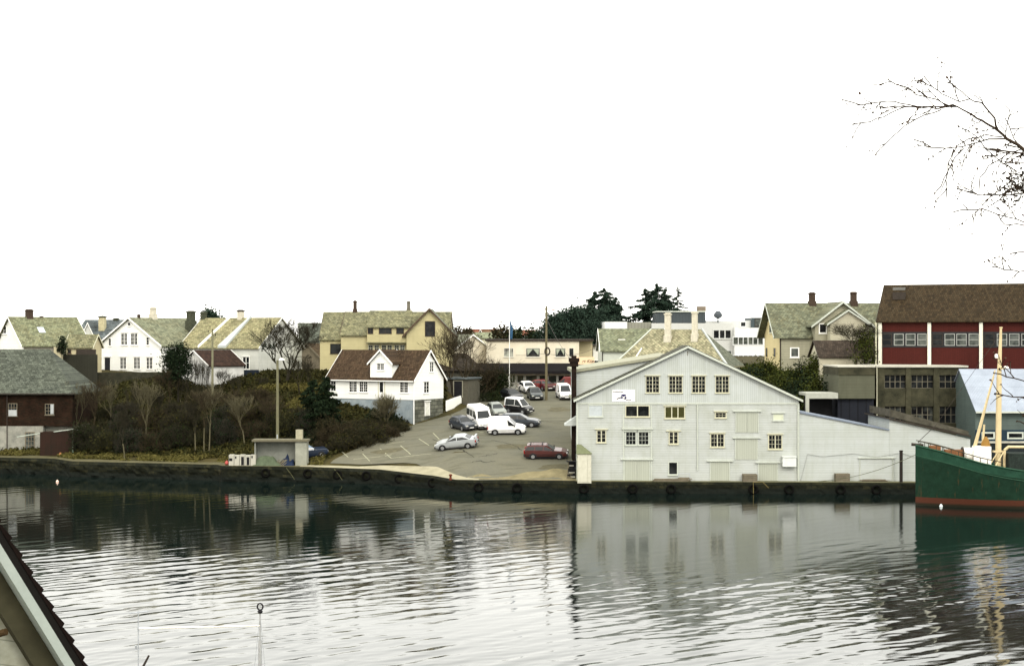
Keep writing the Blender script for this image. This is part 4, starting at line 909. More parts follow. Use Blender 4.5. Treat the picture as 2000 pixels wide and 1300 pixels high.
# ---- red factory
Z_ = House('red_factory', 1717, 173, -22, 'long dark red building with brown tile roof and white pilasters above the concrete block', 'factory')
def zx(px, py, o=0): return Z_.ray(px, py, 'front', o)
ze = Zp(624, 173); zr = Zp(559, 178); zb_ = Zp(716, 173) - 3
Lz = 32
Z_.volume(0, Lz, 0, 11, zb_, ze, zr, 'x', .5, .25, REDP, BROWNT, DKTR, barge=.2)
u0, zw1 = zx(1725, 650); _, zw0 = zx(1725, 676)
m = MB(); m.box(.25, Lz, -.05, -.004, zw0 - .12, zw1 + .12); m.build('window_band', plain('band_black', (.02, .02, .022), .6), Z_.T)
WFR = plain('window_grey_frame', (.30, .31, .29), .6)
cols = [(1723,1742),(1746,1765),(1769,1788),(1792,1810),(1821,1841),(1845,1865),(1868,1888),(1892,1912),(1923,1942),(1947,1967),(1971,1991),(1995,2015)]
for i, (a, b) in enumerate(cols):
    ua, ub = zx(a, 660, -.05)[0], zx(b, 660, -.05)[0]
    Z_.win('front', -.05, 0, 0, 0, 0, 1, 2, WFR if i % 4 else DKTR, GLG if i in (1, 2, 3, 5, 6, 7, 9, 10) else GL, cas=1, fw=.07, mull=.07, sill=False, loc=(ua, ub, zw0 + .08, zw1 - .08))
for a in (1719, 1815, 1916, 2022):
    ua = zx(a, 660, -.1)[0]; m = MB(); m.box(ua - .17, ua + .2, -.3, -.055, zb_, ze - .25); m.build('pilaster', plain('pilaster_cream', (.62, .61, .52), .7, .08), Z_.T)
m = MB(); m.box(-.35, -.2, -.5, -.35, zb_ - 2, ze - .3); m.build('downpipe', TRIMY, Z_.T)
u, z = zx(1757, 575, 3.5); m = MB(); m.box(u - .7, u + .7, 2.9, 3.7, z - .6, z + .25); m.build('roof_hatch', DKTR, Z_.roof)
u, z = zx(1757, 563, 5.1); m = MB(); m.box(u - .7, u + .7, 4.6, 5.1, z - .25, z + .1); m.build('roof_hatch', plain('dull_zinc', (.14, .14, .13)), Z_.roof)
# ---- concrete block
O_ = House('concrete_building', 1714, 165, 0, 'derelict stained concrete block with six dark gridded windows below the red building', 'building')
u1, zt = O_.ray(1888, 720, 'front', 0); zt = Zp(717, 165)
m = MB()
wins = [(1727, 1769), (1779, 1823), (1834, 1880)]; rows = [(732, 758), (793, 826)]
# wall built as piers and bands so the windows sit in real recesses
us = [O_.ray(a, 740, 'front', 0)[0] for w2 in wins for a in w2]; zs_ = [Zp(r, 165) for w2 in rows for r in w2]
m.box(0, u1, .35, 9, 0, zt)
xs_ = [0] + us + [u1]
for i in range(0, len(xs_), 2): m.box(xs_[i], xs_[i+1], -.12 if 0 < i else -.1, .352, 0, zt - .003)
for i in range(1, len(xs_) - 1, 2):
    m.box(xs_[i], xs_[i+1], 0, .352, 0, zs_[3]); m.box(xs_[i], xs_[i+1], 0, .352, zs_[2], zs_[1]); m.box(xs_[i], xs_[i+1], 0, .352, zs_[0], zt - .003)
m.build('wall', CONC, O_.T)
m = MB(); m.box(-.2, u1 + .1, -.3, 9.1, zt, zt + .18); m.build('coping', CONCL, O_.T)
for (a, b) in wins:
    for (c, d) in rows: O_.win('front', .30, a, c, b, d, 4, 2, plain('rusty_frame', (.13, .12, .09), .9), GL if c < 760 or a > 1800 else glassm('broken_glass', (.006, .006, .007), (.05, .055, .05)), cas=1, fw=.05, mull=.07, sill=False)
m = MB(); m.tube((-.12, -.2, 0), (-.12, -.2, zt), .06); m.build('downpipe', TRIMY, O_.T)
# ---- grey low block left of it
Q_ = House('grey_side_building', 1638, 164, 0, 'grey boarded flat roofed building with dark lower doors left of the concrete block', 'building')
u1 = Q_.ray(1713, 730, 'front', 0)[0] - .25; z1, z2, z3 = Zp(732, 164), Zp(778, 164), Zp(717, 164)
m = MB(); m.box(0, u1, 0, 8, z2, z1); m.build('wall', siding('grey_green_board', (.095, .098, .066), .16, dirt=.4, line=.6), Q_.T)
m = MB(); m.box(-.05, u1, -.12, 8, z1 + .003, z3); m.build('fascia', CONC, Q_.T); m = MB(); m.box(-.1, u1, -.2, 8, z3 + .003, z3 + .14); m.build('roof', CONCL, Q_.T)
m = MB(); m.box(0, u1, .5, 8, 0, z2 - .003); m.build('dark_doors', siding('black_blue_doors', (.012, .014, .02), .9, vert=True, line=.5), Q_.T)
q = House('loading_canopy', 1574, 163, 0, 'dark open loading bay with white rounded canopy edge behind the quay shed', 'canopy')
u1, z1 = q.ray(1637, 767, 'front', 0); z0 = Zp(778, 163)
m = MB(); m.box(0, .35, 0, .4, 0, z1); m.box(.35, u1, 0, .4, z0, z1); m.box(0, u1, .4, 4, z1 - .3, z1 - .003); m.build('canopy_edge', plain('canopy_white', (.34, .35, .30), .6, .2), q.T, )
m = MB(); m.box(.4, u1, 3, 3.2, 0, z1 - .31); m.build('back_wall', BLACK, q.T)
# ---- silver roofed shed
U_ = House('metal_roof_shed', 1903, 158, 0, 'shed with bright corrugated metal roof and blue green walls behind the green boat', 'shed')
ze = Zp(803, 158); zr = Zp(722, 163.5); k = (zr - ze) / 5.5
t = NT('corrugated_zinc', .5, .2, .1); v = t.co(); n = t.noise(v, .6, 5)
wv = t.math('SINE', t.math('MULTIPLY', t.comp(v, 0), 38)); jn = t.math('FRACT', t.math('MULTIPLY', t.comp(v, 2), .8))
c = t.mix(1, t.ramp(n, [(.3, (.22, .25, .30)), (.7, (.30, .34, .40))]), t.ramp(jn, [(0, (.75,)*3), (.05, (1,1,1))]), 'MULTIPLY'); t.bump(wv, .02, .6); ZINC = t.out(c)
m = MB(); m.prism([(-.5, ze - .1), (5.5, zr), (5.5, zr + .1), (-.5, ze)], 0, 20, 'x'); m.prism([(5.5, zr), (11, ze), (11, ze + .1), (5.5, zr + .1)], 0, 20, 'x')
U_.roof = m.build('roof', ZINC, U_.T); o = U_.T
m = MB(); m.prism([(0.1, 0), (10.8, 0), (10.8, ze - .1), (5.5, zr - .1), (.1, ze - .15)], .15, 20, 'x'); m.build('wall', siding('blue_green_board', (.095, .125, .115), .18, dirt=.3, line=.75), U_.T)
m = MB(); m.box(0, 20, -.62, -.5, ze - .15, ze + .02); m.build('gutter', TRIMG, U_.T)
z1, z0 = Zp(839, 158), Zp(861, 158); m = MB(); m.box(0.1, 20, .02, .095, z0, z1); m.build('dark_band', plain('navy_band', (.015, .03, .045), .6), U_.T)
for a, b in ((1917, 1943), (1967, 1999)): U_.win('front', .02, a, 843, b, 857, 1, 1, TRIMG, GL, cas=1, fw=.16, sill=False)
m = MB(); m.box(.1, 20, -.2, .095, z0 - .2, z0 - .003); m.build('ledge', CONCL, U_.T); m = MB(); m.box(.15, 20, .0, .095, 0, z0 - .21); m.build('doors', plain('dark_opening', (.015, .02, .022)), U_.T)
# rusty post/chimney at the storehouse corner
m = MB(); p = P(1121, 930, 153.5); m.box(-.24, .24, -.24, .24, -1, 12.3); cc = m.build('rusty_flue', RUST, loc=(p.x, 153.5, 0)); tag(cc, 'tall rusty brown square flue standing at the left corner of the storehouse', 'flue')
m = MB(); m.box(-.42, .42, -.42, .42, 12.3, 12.75); m.box(-.52, .52, -.52, .52, 12.76, 13.15); m.box(-.25, .25, -.25, .25, 13.16, 13.4); m.build('cowl', RUST, cc)
# far houses on the horizon
FARR = rooftile('far_red_tile', (.15, .05, .028), (.12, .045, .028), (.16, .06, .035))
for px, D, w_, pe, pr_, mr, mw, lab in ((920, 420, 7.5, 653, 643, FARR, TRIMY, 'far house with bright red roof on the horizon, leftmost of the three'), (946, 410, 5.0, 653, 644, rooftile('far_brown', (.10,.05,.03),(.08,.05,.03),(.12,.06,.03)), TRIMY, 'far house with dull brown roof right of the bright red roofed one'), (1000, 400, 5.4, 654, 645, FARR, WHITE, 'far white house with red roof just right of the flag')):
    q = House('distant_house', px, D, 12 if px < 990 else -40, lab, 'house', 'distant houses on the horizon'); q.volume(0, w_, 0, 7, 9, Zp(pe, D), Zp(pr_, D), 'x', .4, .4, mw, mr, TRIM)
for px, D, w_, pe, pr_, lab in ((1040, 300, 14, 668, 660, 'long pale green roofed house peeking over the shop roof'), (1105, 260, 11, 672, 659, 'pale mossy roofed house behind the right end of the shop'), (925, 300, 9, 660, 650, 'pale green gabled roof below the red roofs on the horizon')):
    q = House('distant_house', px, D, 0, lab, 'house', 'distant houses on the horizon'); q.volume(0, w_, 0, 7, 9, Zp(pe, D), Zp(pr_, D), 'x', .4, .4, TRIMY, rooftile('far_green', (.17,.18,.11),(.2,.2,.12),(.15,.17,.11)), TRIM)
# ------------------------------------------------------------------ vehicles
TYRE = plain('tyre', (.014, .014, .015), .85, .2); RIM = plain('wheel_rim', (.32, .33, .34), .4, .1, metal=.5)
CGL = NT('car_glass', .1, .3); CGL = CGL.out((.014, .017, .018)); LAMPW = plain('lamp_glass', (.5, .5, .46), .15, .1); LAMPR = plain('red_lamp', (.25, .012, .01), .25, .1); AMB = plain('amber_lamp', (.5, .2, .03), .3, .1)
PLT = plain('plate_white', (.6, .6, .58), .5, .05); BUMP = plain('bumper_plastic', (.03, .03, .032), .7, .1)
KINDS = dict(
 # L, W, sill, belt line pts (x/L,z), cabin: rear base, rear top, front top, windscreen base ; roof z ; wheels
 sedan=dict(L=4.55, W=1.70, top=[(0,.62),(.02,.93),(.13,1.0),(.22,1.0),(.70,.93),(.86,.86),(.96,.72),(1,.55)], cab=(.12,.27,.53,.72), roof=1.40, wh=(.20,.81), sp=True),
 old=dict(L=4.2, W=1.62, top=[(0,.60),(.015,.92),(.14,.96),(.24,.97),(.70,.95),(.93,.88),(.985,.78),(1,.55)], cab=(.17,.26,.56,.69), roof=1.38, wh=(.21,.80)),
 wagon=dict(L=4.5, W=1.70, top=[(0,.62),(.015,.92),(.05,.95),(.3,.95),(.70,.92),(.86,.85),(.96,.72),(1,.55)], cab=(.01,.07,.52,.71), roof=1.45, wh=(.21,.81)),
 hatch=dict(L=4.0, W=1.66, top=[(0,.62),(.02,.92),(.06,.95),(.3,.95),(.70,.92),(.88,.86),(.97,.74),(1,.55)], cab=(.02,.13,.52,.72), roof=1.41, wh=(.2,.80)),
 van=dict(L=4.2, W=1.68, top=[(0,.62),(.01,.98),(.05,1.02),(.3,1.02),(.72,.98),(.88,.88),(.97,.74),(1,.5)], cab=(.005,.03,.56,.76), roof=1.82, wh=(.2,.80), panel=True),
 micro=dict(L=3.5, W=1.5, top=[(0,.62),(.02,.92),(.06,.98),(.3,.98),(.70,.95),(.88,.88),(.97,.74),(1,.55)], cab=(.005,.02,.58,.80), roof=1.85, wh=(.2,.80)),
 minibus=dict(L=5.0, W=1.9, top=[(0,.62),(.01,1.1),(.05,1.15),(.3,1.15),(.80,1.12),(.92,1.05),(.985,.85),(1,.5)], cab=(.003,.02,.66,.82), roof=2.35, wh=(.22,.80), hi=True),
)
def car(name, kind, px, D, head, paintm, label, roofm=None, group='vehicles parked on the sloping lot', scale=1, rails=False, trimcol=None, arches=None, mats=None, lower=None, plate=True, dz=0):
    """head: heading in degrees, 0 = nose to the right (+x), -90 = nose towards the viewer"""
    k = KINDS[kind]; L, W = k['L'] * scale, k['W'] * scale; h = W / 2
    x, y = X(px, D), D; ca, sa = math.cos(R(head)), math.sin(R(head)); wb = L * .3
    f = Vector((ca, sa, 0)); l = Vector((-sa, ca, 0))
    zf, zb_ = G(x + f.x*wb, y + f.y*wb), G(x - f.x*wb, y - f.y*wb); zl, zr = G(x + l.x*h, y + l.y*h), G(x - l.x*h, y - l.y*h)
    F = (f * 2 * wb + Vector((0, 0, zf - zb_))).normalized(); Lv = (l * 2 * h + Vector((0, 0, zl - zr))); Lv = (Lv - F * Lv.dot(F)).normalized(); U = F.cross(Lv)
    T = empty(name, (0, 0, 0), 0, label, 'car' if name not in ('white_van', 'minibus', 'red_van') else 'van', group)
    M = Matrix(((F.x, Lv.x, U.x, x), (F.y, Lv.y, U.y, y), (F.z, Lv.z, U.z, (zf + zb_) / 2 + .035 + dz), (0, 0, 0, 1))); T.matrix_world = M
    ox = -L / 2; rz = k['roof']; cb = [c * L + ox for c in k['cab']]; top = [(a * L + ox, b) for a, b in k['top']]
    def tz(xx): return float(np.interp(xx, [a for a, b in top], [b for a, b in top]))
    # lower body loft
    stx = sorted(set([a for a, b in top] + [ox + L * q for q in (.35, .5, .6, .78, .92)])); m = MB(); n = 9
    for xx in stx:
        u = (xx - ox) / L; e = min(u, 1 - u); wv = h * (1 - .16 * max(0, 1 - e / .10) ** 2); t_ = tz(xx); zb0 = .22 + (.10 if e < .01 else 0); zm_ = min(.62, t_ - .1)
        m.v += [(xx, -wv * .92, zb0), (xx, -wv, .36), (xx, -wv, zm_), (xx, -wv * .955, t_ - .03), (xx, -wv * .86, t_ + .01), (xx, wv * .86, t_ + .01), (xx, wv * .955, t_ - .03), (xx, wv, zm_), (xx, wv, .36), (xx, wv * .92, zb0)]
    c_ = 10
    for i in range(len(stx) - 1):
        for j in range(c_ - 1): a = i*c_+j; m.f.append((a, a+1, a+c_+1, a+c_)); m.m.append(1 if j in (0, 8) and lower else 0)
        a = i*c_; m.f.append((a, a+c_, a+c_+9, a+9)); m.m.append(0)
    m.f.append(tuple(range(c_ - 1, -1, -1))); m.f.append(tuple((len(stx)-1)*c_ + j for j in range(c_))); m.m += [0, 0]
    # cabin loft
    tw = .70 if not k.get('panel') and not k.get('hi') else .82
    bz = lambda xx: tz(xx) - .02
    ring = [(cb[0], bz(cb[0]), .90), (cb[1], rz - .05, tw), (cb[1] + .12 * (cb[2]-cb[1]), rz, tw), ((cb[1]+cb[2])/2, rz + .02, tw), (cb[2] - .08, rz, tw), (cb[2], rz - .04, tw * .98), (cb[3], bz(cb[3]), .88)]
    s0 = len(m.v)
    for xx, z, wf in ring:
        lo = bz(xx) if z > bz(xx) + .01 else z - .005
        m.v += [(xx, -h*.93, lo), (xx, -h*(wf + .05 if z > lo + .1 else .93), max(lo, z - .09)), (xx, -h*wf*.86, z), (xx, h*wf*.86, z), (xx, h*(wf + .05 if z > lo + .1 else .93), max(lo, z - .09)), (xx, h*.93, lo)]
    for i in range(len(ring) - 1):
        for j in range(5): a = s0+i*6+j; m.f.append((a, a+1, a+7, a+6)); m.m.append(2 if roofm else 0)
    m.f.append(tuple(s0+j for j in range(5, -1, -1))); m.m.append(0)
    mats_ = [paintm, lower or paintm, roofm or paintm]
    body = m.build('body', mats_, T)
    bv = body.modifiers.new('b', 'BEVEL'); bv.width = .03; bv.segments = 2; bv.limit_method = 'ANGLE'; bv.angle_limit = R(25)
    def lerp(a, b, t_): return a + (b - a) * t_
    # side glass
    def sidept(xx, v, sg):   # v 0 belt .. 1 roof edge
        zt = rz - .13; zb2 = bz(xx) + .05
        return Vector((xx, sg * (h * lerp(.935, tw + .06, v) + .012), lerp(zb2, zt, v)))
    def xfront(v): return lerp(cb[3], cb[2], v) - .10
    def xrear(v): return lerp(cb[0], cb[1], v) + .10
    def cut(a): return [(lambda v, a=a: a * L + ox)]
    if k.get('panel'): segs = [((lambda v: lerp(.56*L+ox - .02, .53*L+ox, v)), xfront)]
    elif k.get('hi'): segs = [(xrear, (lambda v: .26*L+ox)), ((lambda v: .29*L+ox), (lambda v: .48*L+ox)), ((lambda v: .52*L+ox), xfront)]
    elif kind == 'wagon': segs = [(xrear, (lambda v: .24*L+ox)), ((lambda v: .26*L+ox), (lambda v: .44*L+ox)), ((lambda v: .46*L+ox), xfront)]
    else: segs = [((lambda v: xrear(v) + .05), (lambda v: .44*L+ox)), ((lambda v: .46*L+ox), xfront)]
    vmax = 1 if not k.get('hi') else .72
    for sg in (-1, 1):
        for a, b in segs:
            g = MB(); q = [sidept(a(0), 0.02, sg), sidept(b(0), .02, sg), sidept(b(vmax), vmax * .98, sg), sidept(a(vmax), vmax * .98, sg)]
            g.poly(q if sg < 0 else q[::-1]); g.build('side_window', CGL, T)
    def slope(x0, z0, w0, x1_, z1_, w1, name, off):
        g = MB(); nrm = Vector((z1_ - z0, 0, -(x1_ - x0))).normalized(); nrm = nrm if nrm.z > 0 else -nrm; o_ = nrm * off
        g.poly([Vector((x0, -w0, z0)) + o_, Vector((x0, w0, z0)) + o_, Vector((x1_, w1, z1_)) + o_, Vector((x1_, -w1, z1_)) + o_]); return g.build(name, CGL, T)
    fz0, fz1 = bz(cb[3]), rz - .04
    slope(lerp(cb[3], cb[2], .08), lerp(fz0, fz1, .08), h*.80, lerp(cb[3], cb[2], .88 if vmax == 1 else .7), lerp(fz0, fz1, .88 if vmax == 1 else .7), h*tw*.80, 'windscreen', .018)
    rz0, rz1 = bz(cb[0]), rz - .05
    slope(lerp(cb[0], cb[1], .12), lerp(rz0, rz1, .14), h*.76, lerp(cb[0], cb[1], .85), lerp(rz0, rz1, .85), h*tw*.76, 'rear_window', .018)
    g = MB(); g.box(ox + .25, ox + L - .3, -h*.88, h*.88, .09, .34); g.build('underbody_light_block', BLACK, T)  # dark box added below the body to block light under the car
    # wheels
    for u in k['wh']:
        for sg in (-1, 1):
            wx = ox + u * L; r = .31 * (1.08 if k.get('hi') else 1)
            g = MB(); K = 18; yo, yi = sg * (h + .012), sg * (h - .2)
            g.tube((wx, yo, r), (wx, yi, r), r, n=K, caps=True); w = g.build('wheel', TYRE, T)
            g = MB(); g.tube((wx, yo + sg*.012, r), (wx, yo - sg*.02, r), r*.62, n=12, caps=True); g.build('rim', RIM, w)
            g = MB(); prof = [(wx + (r+.09)*math.cos(t_), .26 + (r+.12)*math.sin(t_) ) for t_ in np.linspace(0, math.pi, 11)]
            pts = [(a, sg*(h+.004), b) for a, b in prof]; g.poly(pts if sg < 0 else pts[::-1]); g.build('wheel_arch', arches or BUMP, T)
    # ends
    zf_ = tz(ox + L*.96) - .08
    g = MB(); g.box(ox + L - .10, ox + L + .035, -h*.93, h*.93, .28, .46); g.build('bumper', trimcol or BUMP, T)
    g = MB(); g.box(ox - .035, ox + .10, -h*.93, h*.93, .30, .50); g.build('bumper', trimcol or BUMP, T)
    g = MB(); g.box(ox + L*.985 - .04, ox + L*.995 + .012, -h*.42, h*.42, .52, .64); g.build('grille', BUMP, T)
    for sg in (-1, 1):
        g = MB(); g.box(ox + L*.97, ox + L*.995 + .02, sg*h*.50, sg*h*.82, .53, .67); g.build('headlight', LAMPW, T)
        g = MB(); g.box(ox - .012, ox + .09, sg*h*.66, sg*h*.93, .64, .84 if kind not in ('van', 'wagon', 'minibus') else .98); g.build('tail_light', LAMPR, T)
        g = MB(); mx_ = cb[3] - .18; g.box(mx_ - .05, mx_ + .06, sg*(h*.96), sg*(h + .16), bz(cb[3]) + .06, bz(cb[3]) + .19); g.build('mirror', BUMP if kind != 'sedan' else paintm, T)
    g = MB(); g.box(ox + L + .036, ox + L + .045, -.26, .26, .33, .44); g.build('number_plate', PLT, T)
    g = MB(); g.box(ox - .045, ox - .036, -.26, .26, .36, .47); g.build('number_plate', PLT, T)
    if kind in ('van', 'wagon', 'minibus'):
        g = MB(); 
        for sg in (-1, 1): g.box(ox + .08, cb[3] - .1 if False else ox + L*.78, sg*(h+.001), sg*(h+.012), .50, .56)
        g.build('side_moulding', BUMP, T)
    if rails:
        g = MB()
        for sg in (-1, 1): g.tube((cb[1] + .15, sg*h*.62, rz + .08), (cb[2] - .25, sg*h*.62, rz + .08), .02)
        for xx in (cb[1] + .35, cb[2] - .45): g.box(xx - .03, xx + .03, -h*.66, h*.66, rz + .02, rz + .09)
        g.build('roof_rack', BUMP, T)
    if k.get('sp'):
        g = MB(); g.box(ox + .02, ox + .22, -h*.8, h*.8, 1.14, 1.18); g.box(ox + .06, ox + .18, -h*.74, -h*.68, .98, 1.14); g.box(ox + .06, ox + .18, h*.68, h*.74, .98, 1.14); g.build('spoiler', paintm, T)
    if k.get('hi'):
        g = MB()
        for a, b in ((-.55, -.1), (.15, .6)): g.box(cb[2] - .62, cb[2] - .5, a, b, rz + .01, rz + .035)
        g.build('roof_vent', BUMP, T)
    return T
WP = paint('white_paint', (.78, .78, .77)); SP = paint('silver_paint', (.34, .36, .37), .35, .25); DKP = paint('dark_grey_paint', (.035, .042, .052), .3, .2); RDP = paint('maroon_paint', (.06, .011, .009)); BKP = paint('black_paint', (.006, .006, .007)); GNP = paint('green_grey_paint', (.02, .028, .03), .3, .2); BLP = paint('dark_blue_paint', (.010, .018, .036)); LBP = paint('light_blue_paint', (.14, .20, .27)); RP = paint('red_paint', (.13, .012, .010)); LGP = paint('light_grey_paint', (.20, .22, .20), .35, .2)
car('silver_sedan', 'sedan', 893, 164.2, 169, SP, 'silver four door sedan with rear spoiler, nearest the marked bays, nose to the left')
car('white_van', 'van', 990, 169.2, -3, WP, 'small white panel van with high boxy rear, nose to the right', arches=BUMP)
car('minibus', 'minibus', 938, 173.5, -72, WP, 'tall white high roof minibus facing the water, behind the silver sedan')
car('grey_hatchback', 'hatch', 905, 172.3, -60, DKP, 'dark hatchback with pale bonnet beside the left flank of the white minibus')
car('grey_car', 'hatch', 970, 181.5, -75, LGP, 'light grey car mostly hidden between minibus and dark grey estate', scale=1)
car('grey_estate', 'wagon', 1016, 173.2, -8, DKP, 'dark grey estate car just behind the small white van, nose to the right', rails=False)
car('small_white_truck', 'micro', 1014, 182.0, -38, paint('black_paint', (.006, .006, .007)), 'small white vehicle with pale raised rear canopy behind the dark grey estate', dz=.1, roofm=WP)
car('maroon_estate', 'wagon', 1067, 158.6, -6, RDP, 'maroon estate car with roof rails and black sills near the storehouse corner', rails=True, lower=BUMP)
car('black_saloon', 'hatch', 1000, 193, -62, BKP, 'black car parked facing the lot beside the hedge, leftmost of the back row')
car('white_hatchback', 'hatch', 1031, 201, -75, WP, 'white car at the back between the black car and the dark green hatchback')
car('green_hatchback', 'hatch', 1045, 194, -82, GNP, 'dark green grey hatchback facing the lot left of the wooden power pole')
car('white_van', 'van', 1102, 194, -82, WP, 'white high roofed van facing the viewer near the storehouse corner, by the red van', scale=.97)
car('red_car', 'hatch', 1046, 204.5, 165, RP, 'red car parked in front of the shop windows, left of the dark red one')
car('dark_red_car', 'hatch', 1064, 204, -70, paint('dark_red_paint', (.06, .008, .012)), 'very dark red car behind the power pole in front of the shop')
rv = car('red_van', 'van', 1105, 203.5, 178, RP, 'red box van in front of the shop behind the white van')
car('blue_sedan', 'old', 603, 166.3, 18, BLP, 'old dark blue saloon with pale blue roof parked behind the concrete shelter', roofm=LBP)
# ------------------------------------------------------------------ shelter and quay clutter
T = empty('concrete_shelter', (X(497, 162.9), 162.9, 0), 0, 'open fronted grey concrete shelter with flat roof and block chimney at the quay edge', 'shelter')
def tx(px, D=162.9): return X(px, D) - T.location.x
z0 = 1.45; zt = Zp(862, 162.9)
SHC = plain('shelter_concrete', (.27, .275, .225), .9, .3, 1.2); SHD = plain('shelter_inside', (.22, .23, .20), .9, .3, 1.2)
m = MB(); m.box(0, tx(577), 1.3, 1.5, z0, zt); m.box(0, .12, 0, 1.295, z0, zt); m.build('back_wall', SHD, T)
m = MB(); m.box(tx(577) + .003, tx(599), -.1, 1.5, z0 - .3, zt); m.build('side_wall', SHC, T)
m = MB(); m.box(-.25, tx(602), -.3, 1.7, zt + .003, zt + .22); m.build('roof', plain('shelter_roof', (.13, .12, .08), .9, .3), T)
m = MB(); m.box(tx(576), tx(589), .6, 1.2, zt + .224, Zp(839, 163.5)); m.build('chimney', plain('block_grey', (.33, .31, .22), .9, .3, 4), T)
bw = (X(500, 163.5) - X(447, 163.5)) / 5
for i in range(5):
    o = empty('concrete_block', (X(447, 162.9) + bw * i, 162.75, 1.58), 0, ['pale concrete block left end of the row with a square dark hole', 'second concrete block from the left end of the row', 'middle concrete block of the row, with dark slot', 'fourth concrete block, next to the dark opening', 'rightmost concrete block of the row, beside the green tarpaulin'][i], 'concrete block', 'concrete blocks standing in a row at the quay')
    m = MB(); h_ = 1.2 - .05 * (i % 2); m.box(0.02, bw - .03, 0, .8, 0, h_); m.build('body', CONCL, o)
    m = MB(); 
    if i in (2, 3): m.box(bw*.3, bw*.8, -.012, -.002, .1, h_ - .2)
    elif i == 0: m.box(.05, .4, -.012, -.002, .55, .85)
    else: m.box(.1, .25, -.012, -.002, h_ - .35, h_ - .1)
    m.build('hole', BLACK, o)
def heap(name, pxa, pxb, D, base, h, mat, label, cat, seed):
    m = MB(); nx_, ny_ = 16, 8; xa, xb2 = X(pxa, D), X(pxb, D); c = (xa + xb2) / 2
    for j in range(ny_ + 1):
        for i in range(nx_ + 1):
            u, v_ = i / nx_, j / ny_; e = (math.sin(math.pi * u) ** .6) * (math.sin(math.pi * v_) ** .5)
            m.v.append((xa + (xb2 - xa) * u - c, (v_ - .5) * 1.25, -.03 + h * e * (.72 + .6 * noise.noise(Vector((u * 5, v_ * 3.5, seed)))) ))
    for j in range(ny_):
        for i in range(nx_): a = j*(nx_+1)+i; m.f.append((a, a+1, a+nx_+2, a+nx_+1)); m.m.append(0)
    return tag(m.build(name, mat, loc=(c, D, base)), label, cat)
heap('tarpaulin_heap', 492, 552, 163.2, 1.55, 1.25, TARPG, 'crumpled green tarpaulin heaped over goods in front of the shelter', 'tarpaulin', 1)
heap('tarpaulin_heap', 546, 576.5, 163.35, 1.55, 1.3, TARPB, 'dark blue tarpaulin heap under the shelter roof', 'tarpaulin', 5)
for i in range(6):
    o = MB(); x = X(536 + i * 3, 163.2); o.box(-.035, .035, -.03, .03, 0, .95 + .12 * (i % 3)); b = o.build('plank', plain('pale_plank', (.16, .14, .09), .9, .3), loc=(x, 162.75, 1.53)); b.rotation_euler = (R(-10), R(38 + 7 * (i % 3)), 0)
    tag(b, ('leftmost', 'second from the left', 'third from the left', 'third from the right', 'second from the right', 'rightmost')[i] + ' of the leaning pale planks before the blue tarpaulin', 'plank', 'planks leaning in front of the blue tarpaulin')
for px, py, D, r, c, lab in ((443, 905, 163.0, .22, (.35, .07, .06), 'red pink buoy lying at the left end of the concrete blocks'), (118, 884, 172.6, .18, (.30, .14, .05), 'small orange buoy lying before the reddish brown shed')):
    m = MB(); m.lathe((0, 0, 0), [(.02, -r), (r*.6, -r*.8), (r, -r*.2), (r*.95, r*.3), (r*.55, r*.8), (.1, r), (.1, r*1.25)], 12); b = m.build('buoy', plain('buoy_%d' % px, c, .5, .15), smooth=True); x = X(px, D); b.location = (x, D, G(x, D) + r * .95 + .05); tag(b, lab, 'buoy')
for px, py, c, lab in ((112, 941, (.75, .55, .45), 'small pale float on the dark water far left'), (1062, 962, (.8, .75, .7), 'small white float by the quay left of the storehouse'), (1838, 989, (.7, .8, .8), 'small pale round float beside the green boat')):
    D = EYE * FP / (py - HZ); m = MB(); r = .16; m.lathe((0, 0, 0), [(.02, -r), (r*.8, -r*.6), (r, 0), (r*.8, r*.6), (.04, r), (.04, r*1.3)], 10); b = m.build('mooring_float', plain('float_%d' % px, c, .5, .1), smooth=True, loc=(X(px, D), D, .05)); tag(b, lab, 'float')
def crate(px, D, w, d, h, label, name='wooden_crate', mat=WOODG, x=None):
    x0 = X(px, D); T = empty(name, (x0, D, G(x0, D) + .04), 0, label, 'crate'); m = MB()
    for i in range(4): z = h * i / 4; m.box(0, w, -.02, 0, z + .02, z + h/4 - .02); m.box(0, w, d, d + .02, z + .02, z + h/4 - .02); m.box(-.02, 0, 0, d, z + .02, z + h/4 - .02); m.box(w, w + .02, 0, d, z + .02, z + h/4 - .02)
    m.build('slats', mat, T); m = MB(); [m.box(a, a + .06, b, b + .06, 0, h) for a in (.01, w - .07) for b in (.01, d - .07)]; m.box(.02, w - .02, .02, d - .02, .0, .1); m.box(.03, w - .03, .03, d - .03, h*.75, h*.8); m.build('posts', mat, T); return T
crate(1452, 150.0, 1.35, .8, .75, 'weathered wooden crate standing between two doors of the storehouse')
crate(1633, 150.2, 1.35, .8, .8, 'dark slatted crate in front of the white quay shed')
for i, (pa, pb, D, h, lab) in enumerate(((1275, 1357, 150.3, .25, 'flat stack of dark boards on the quay under the dark lower window'), (1680, 1741, 150.4, .2, 'low pile of dark timber before the garage door'))):
    m = MB(); xa = X(pa, D); 
    for j in range(5): m.box(rnd.uniform(0, .4), (pb-pa)/20*.9 + rnd.uniform(-.3, .3), rnd.uniform(0,.2) + j*.05, j * .08 + .4, h/5*j, h/5*(j+1) - .01)
    tag(m.build('board_stack', WOODG, loc=(xa, D - .2, G(xa, D) + .05)), lab, 'boards')
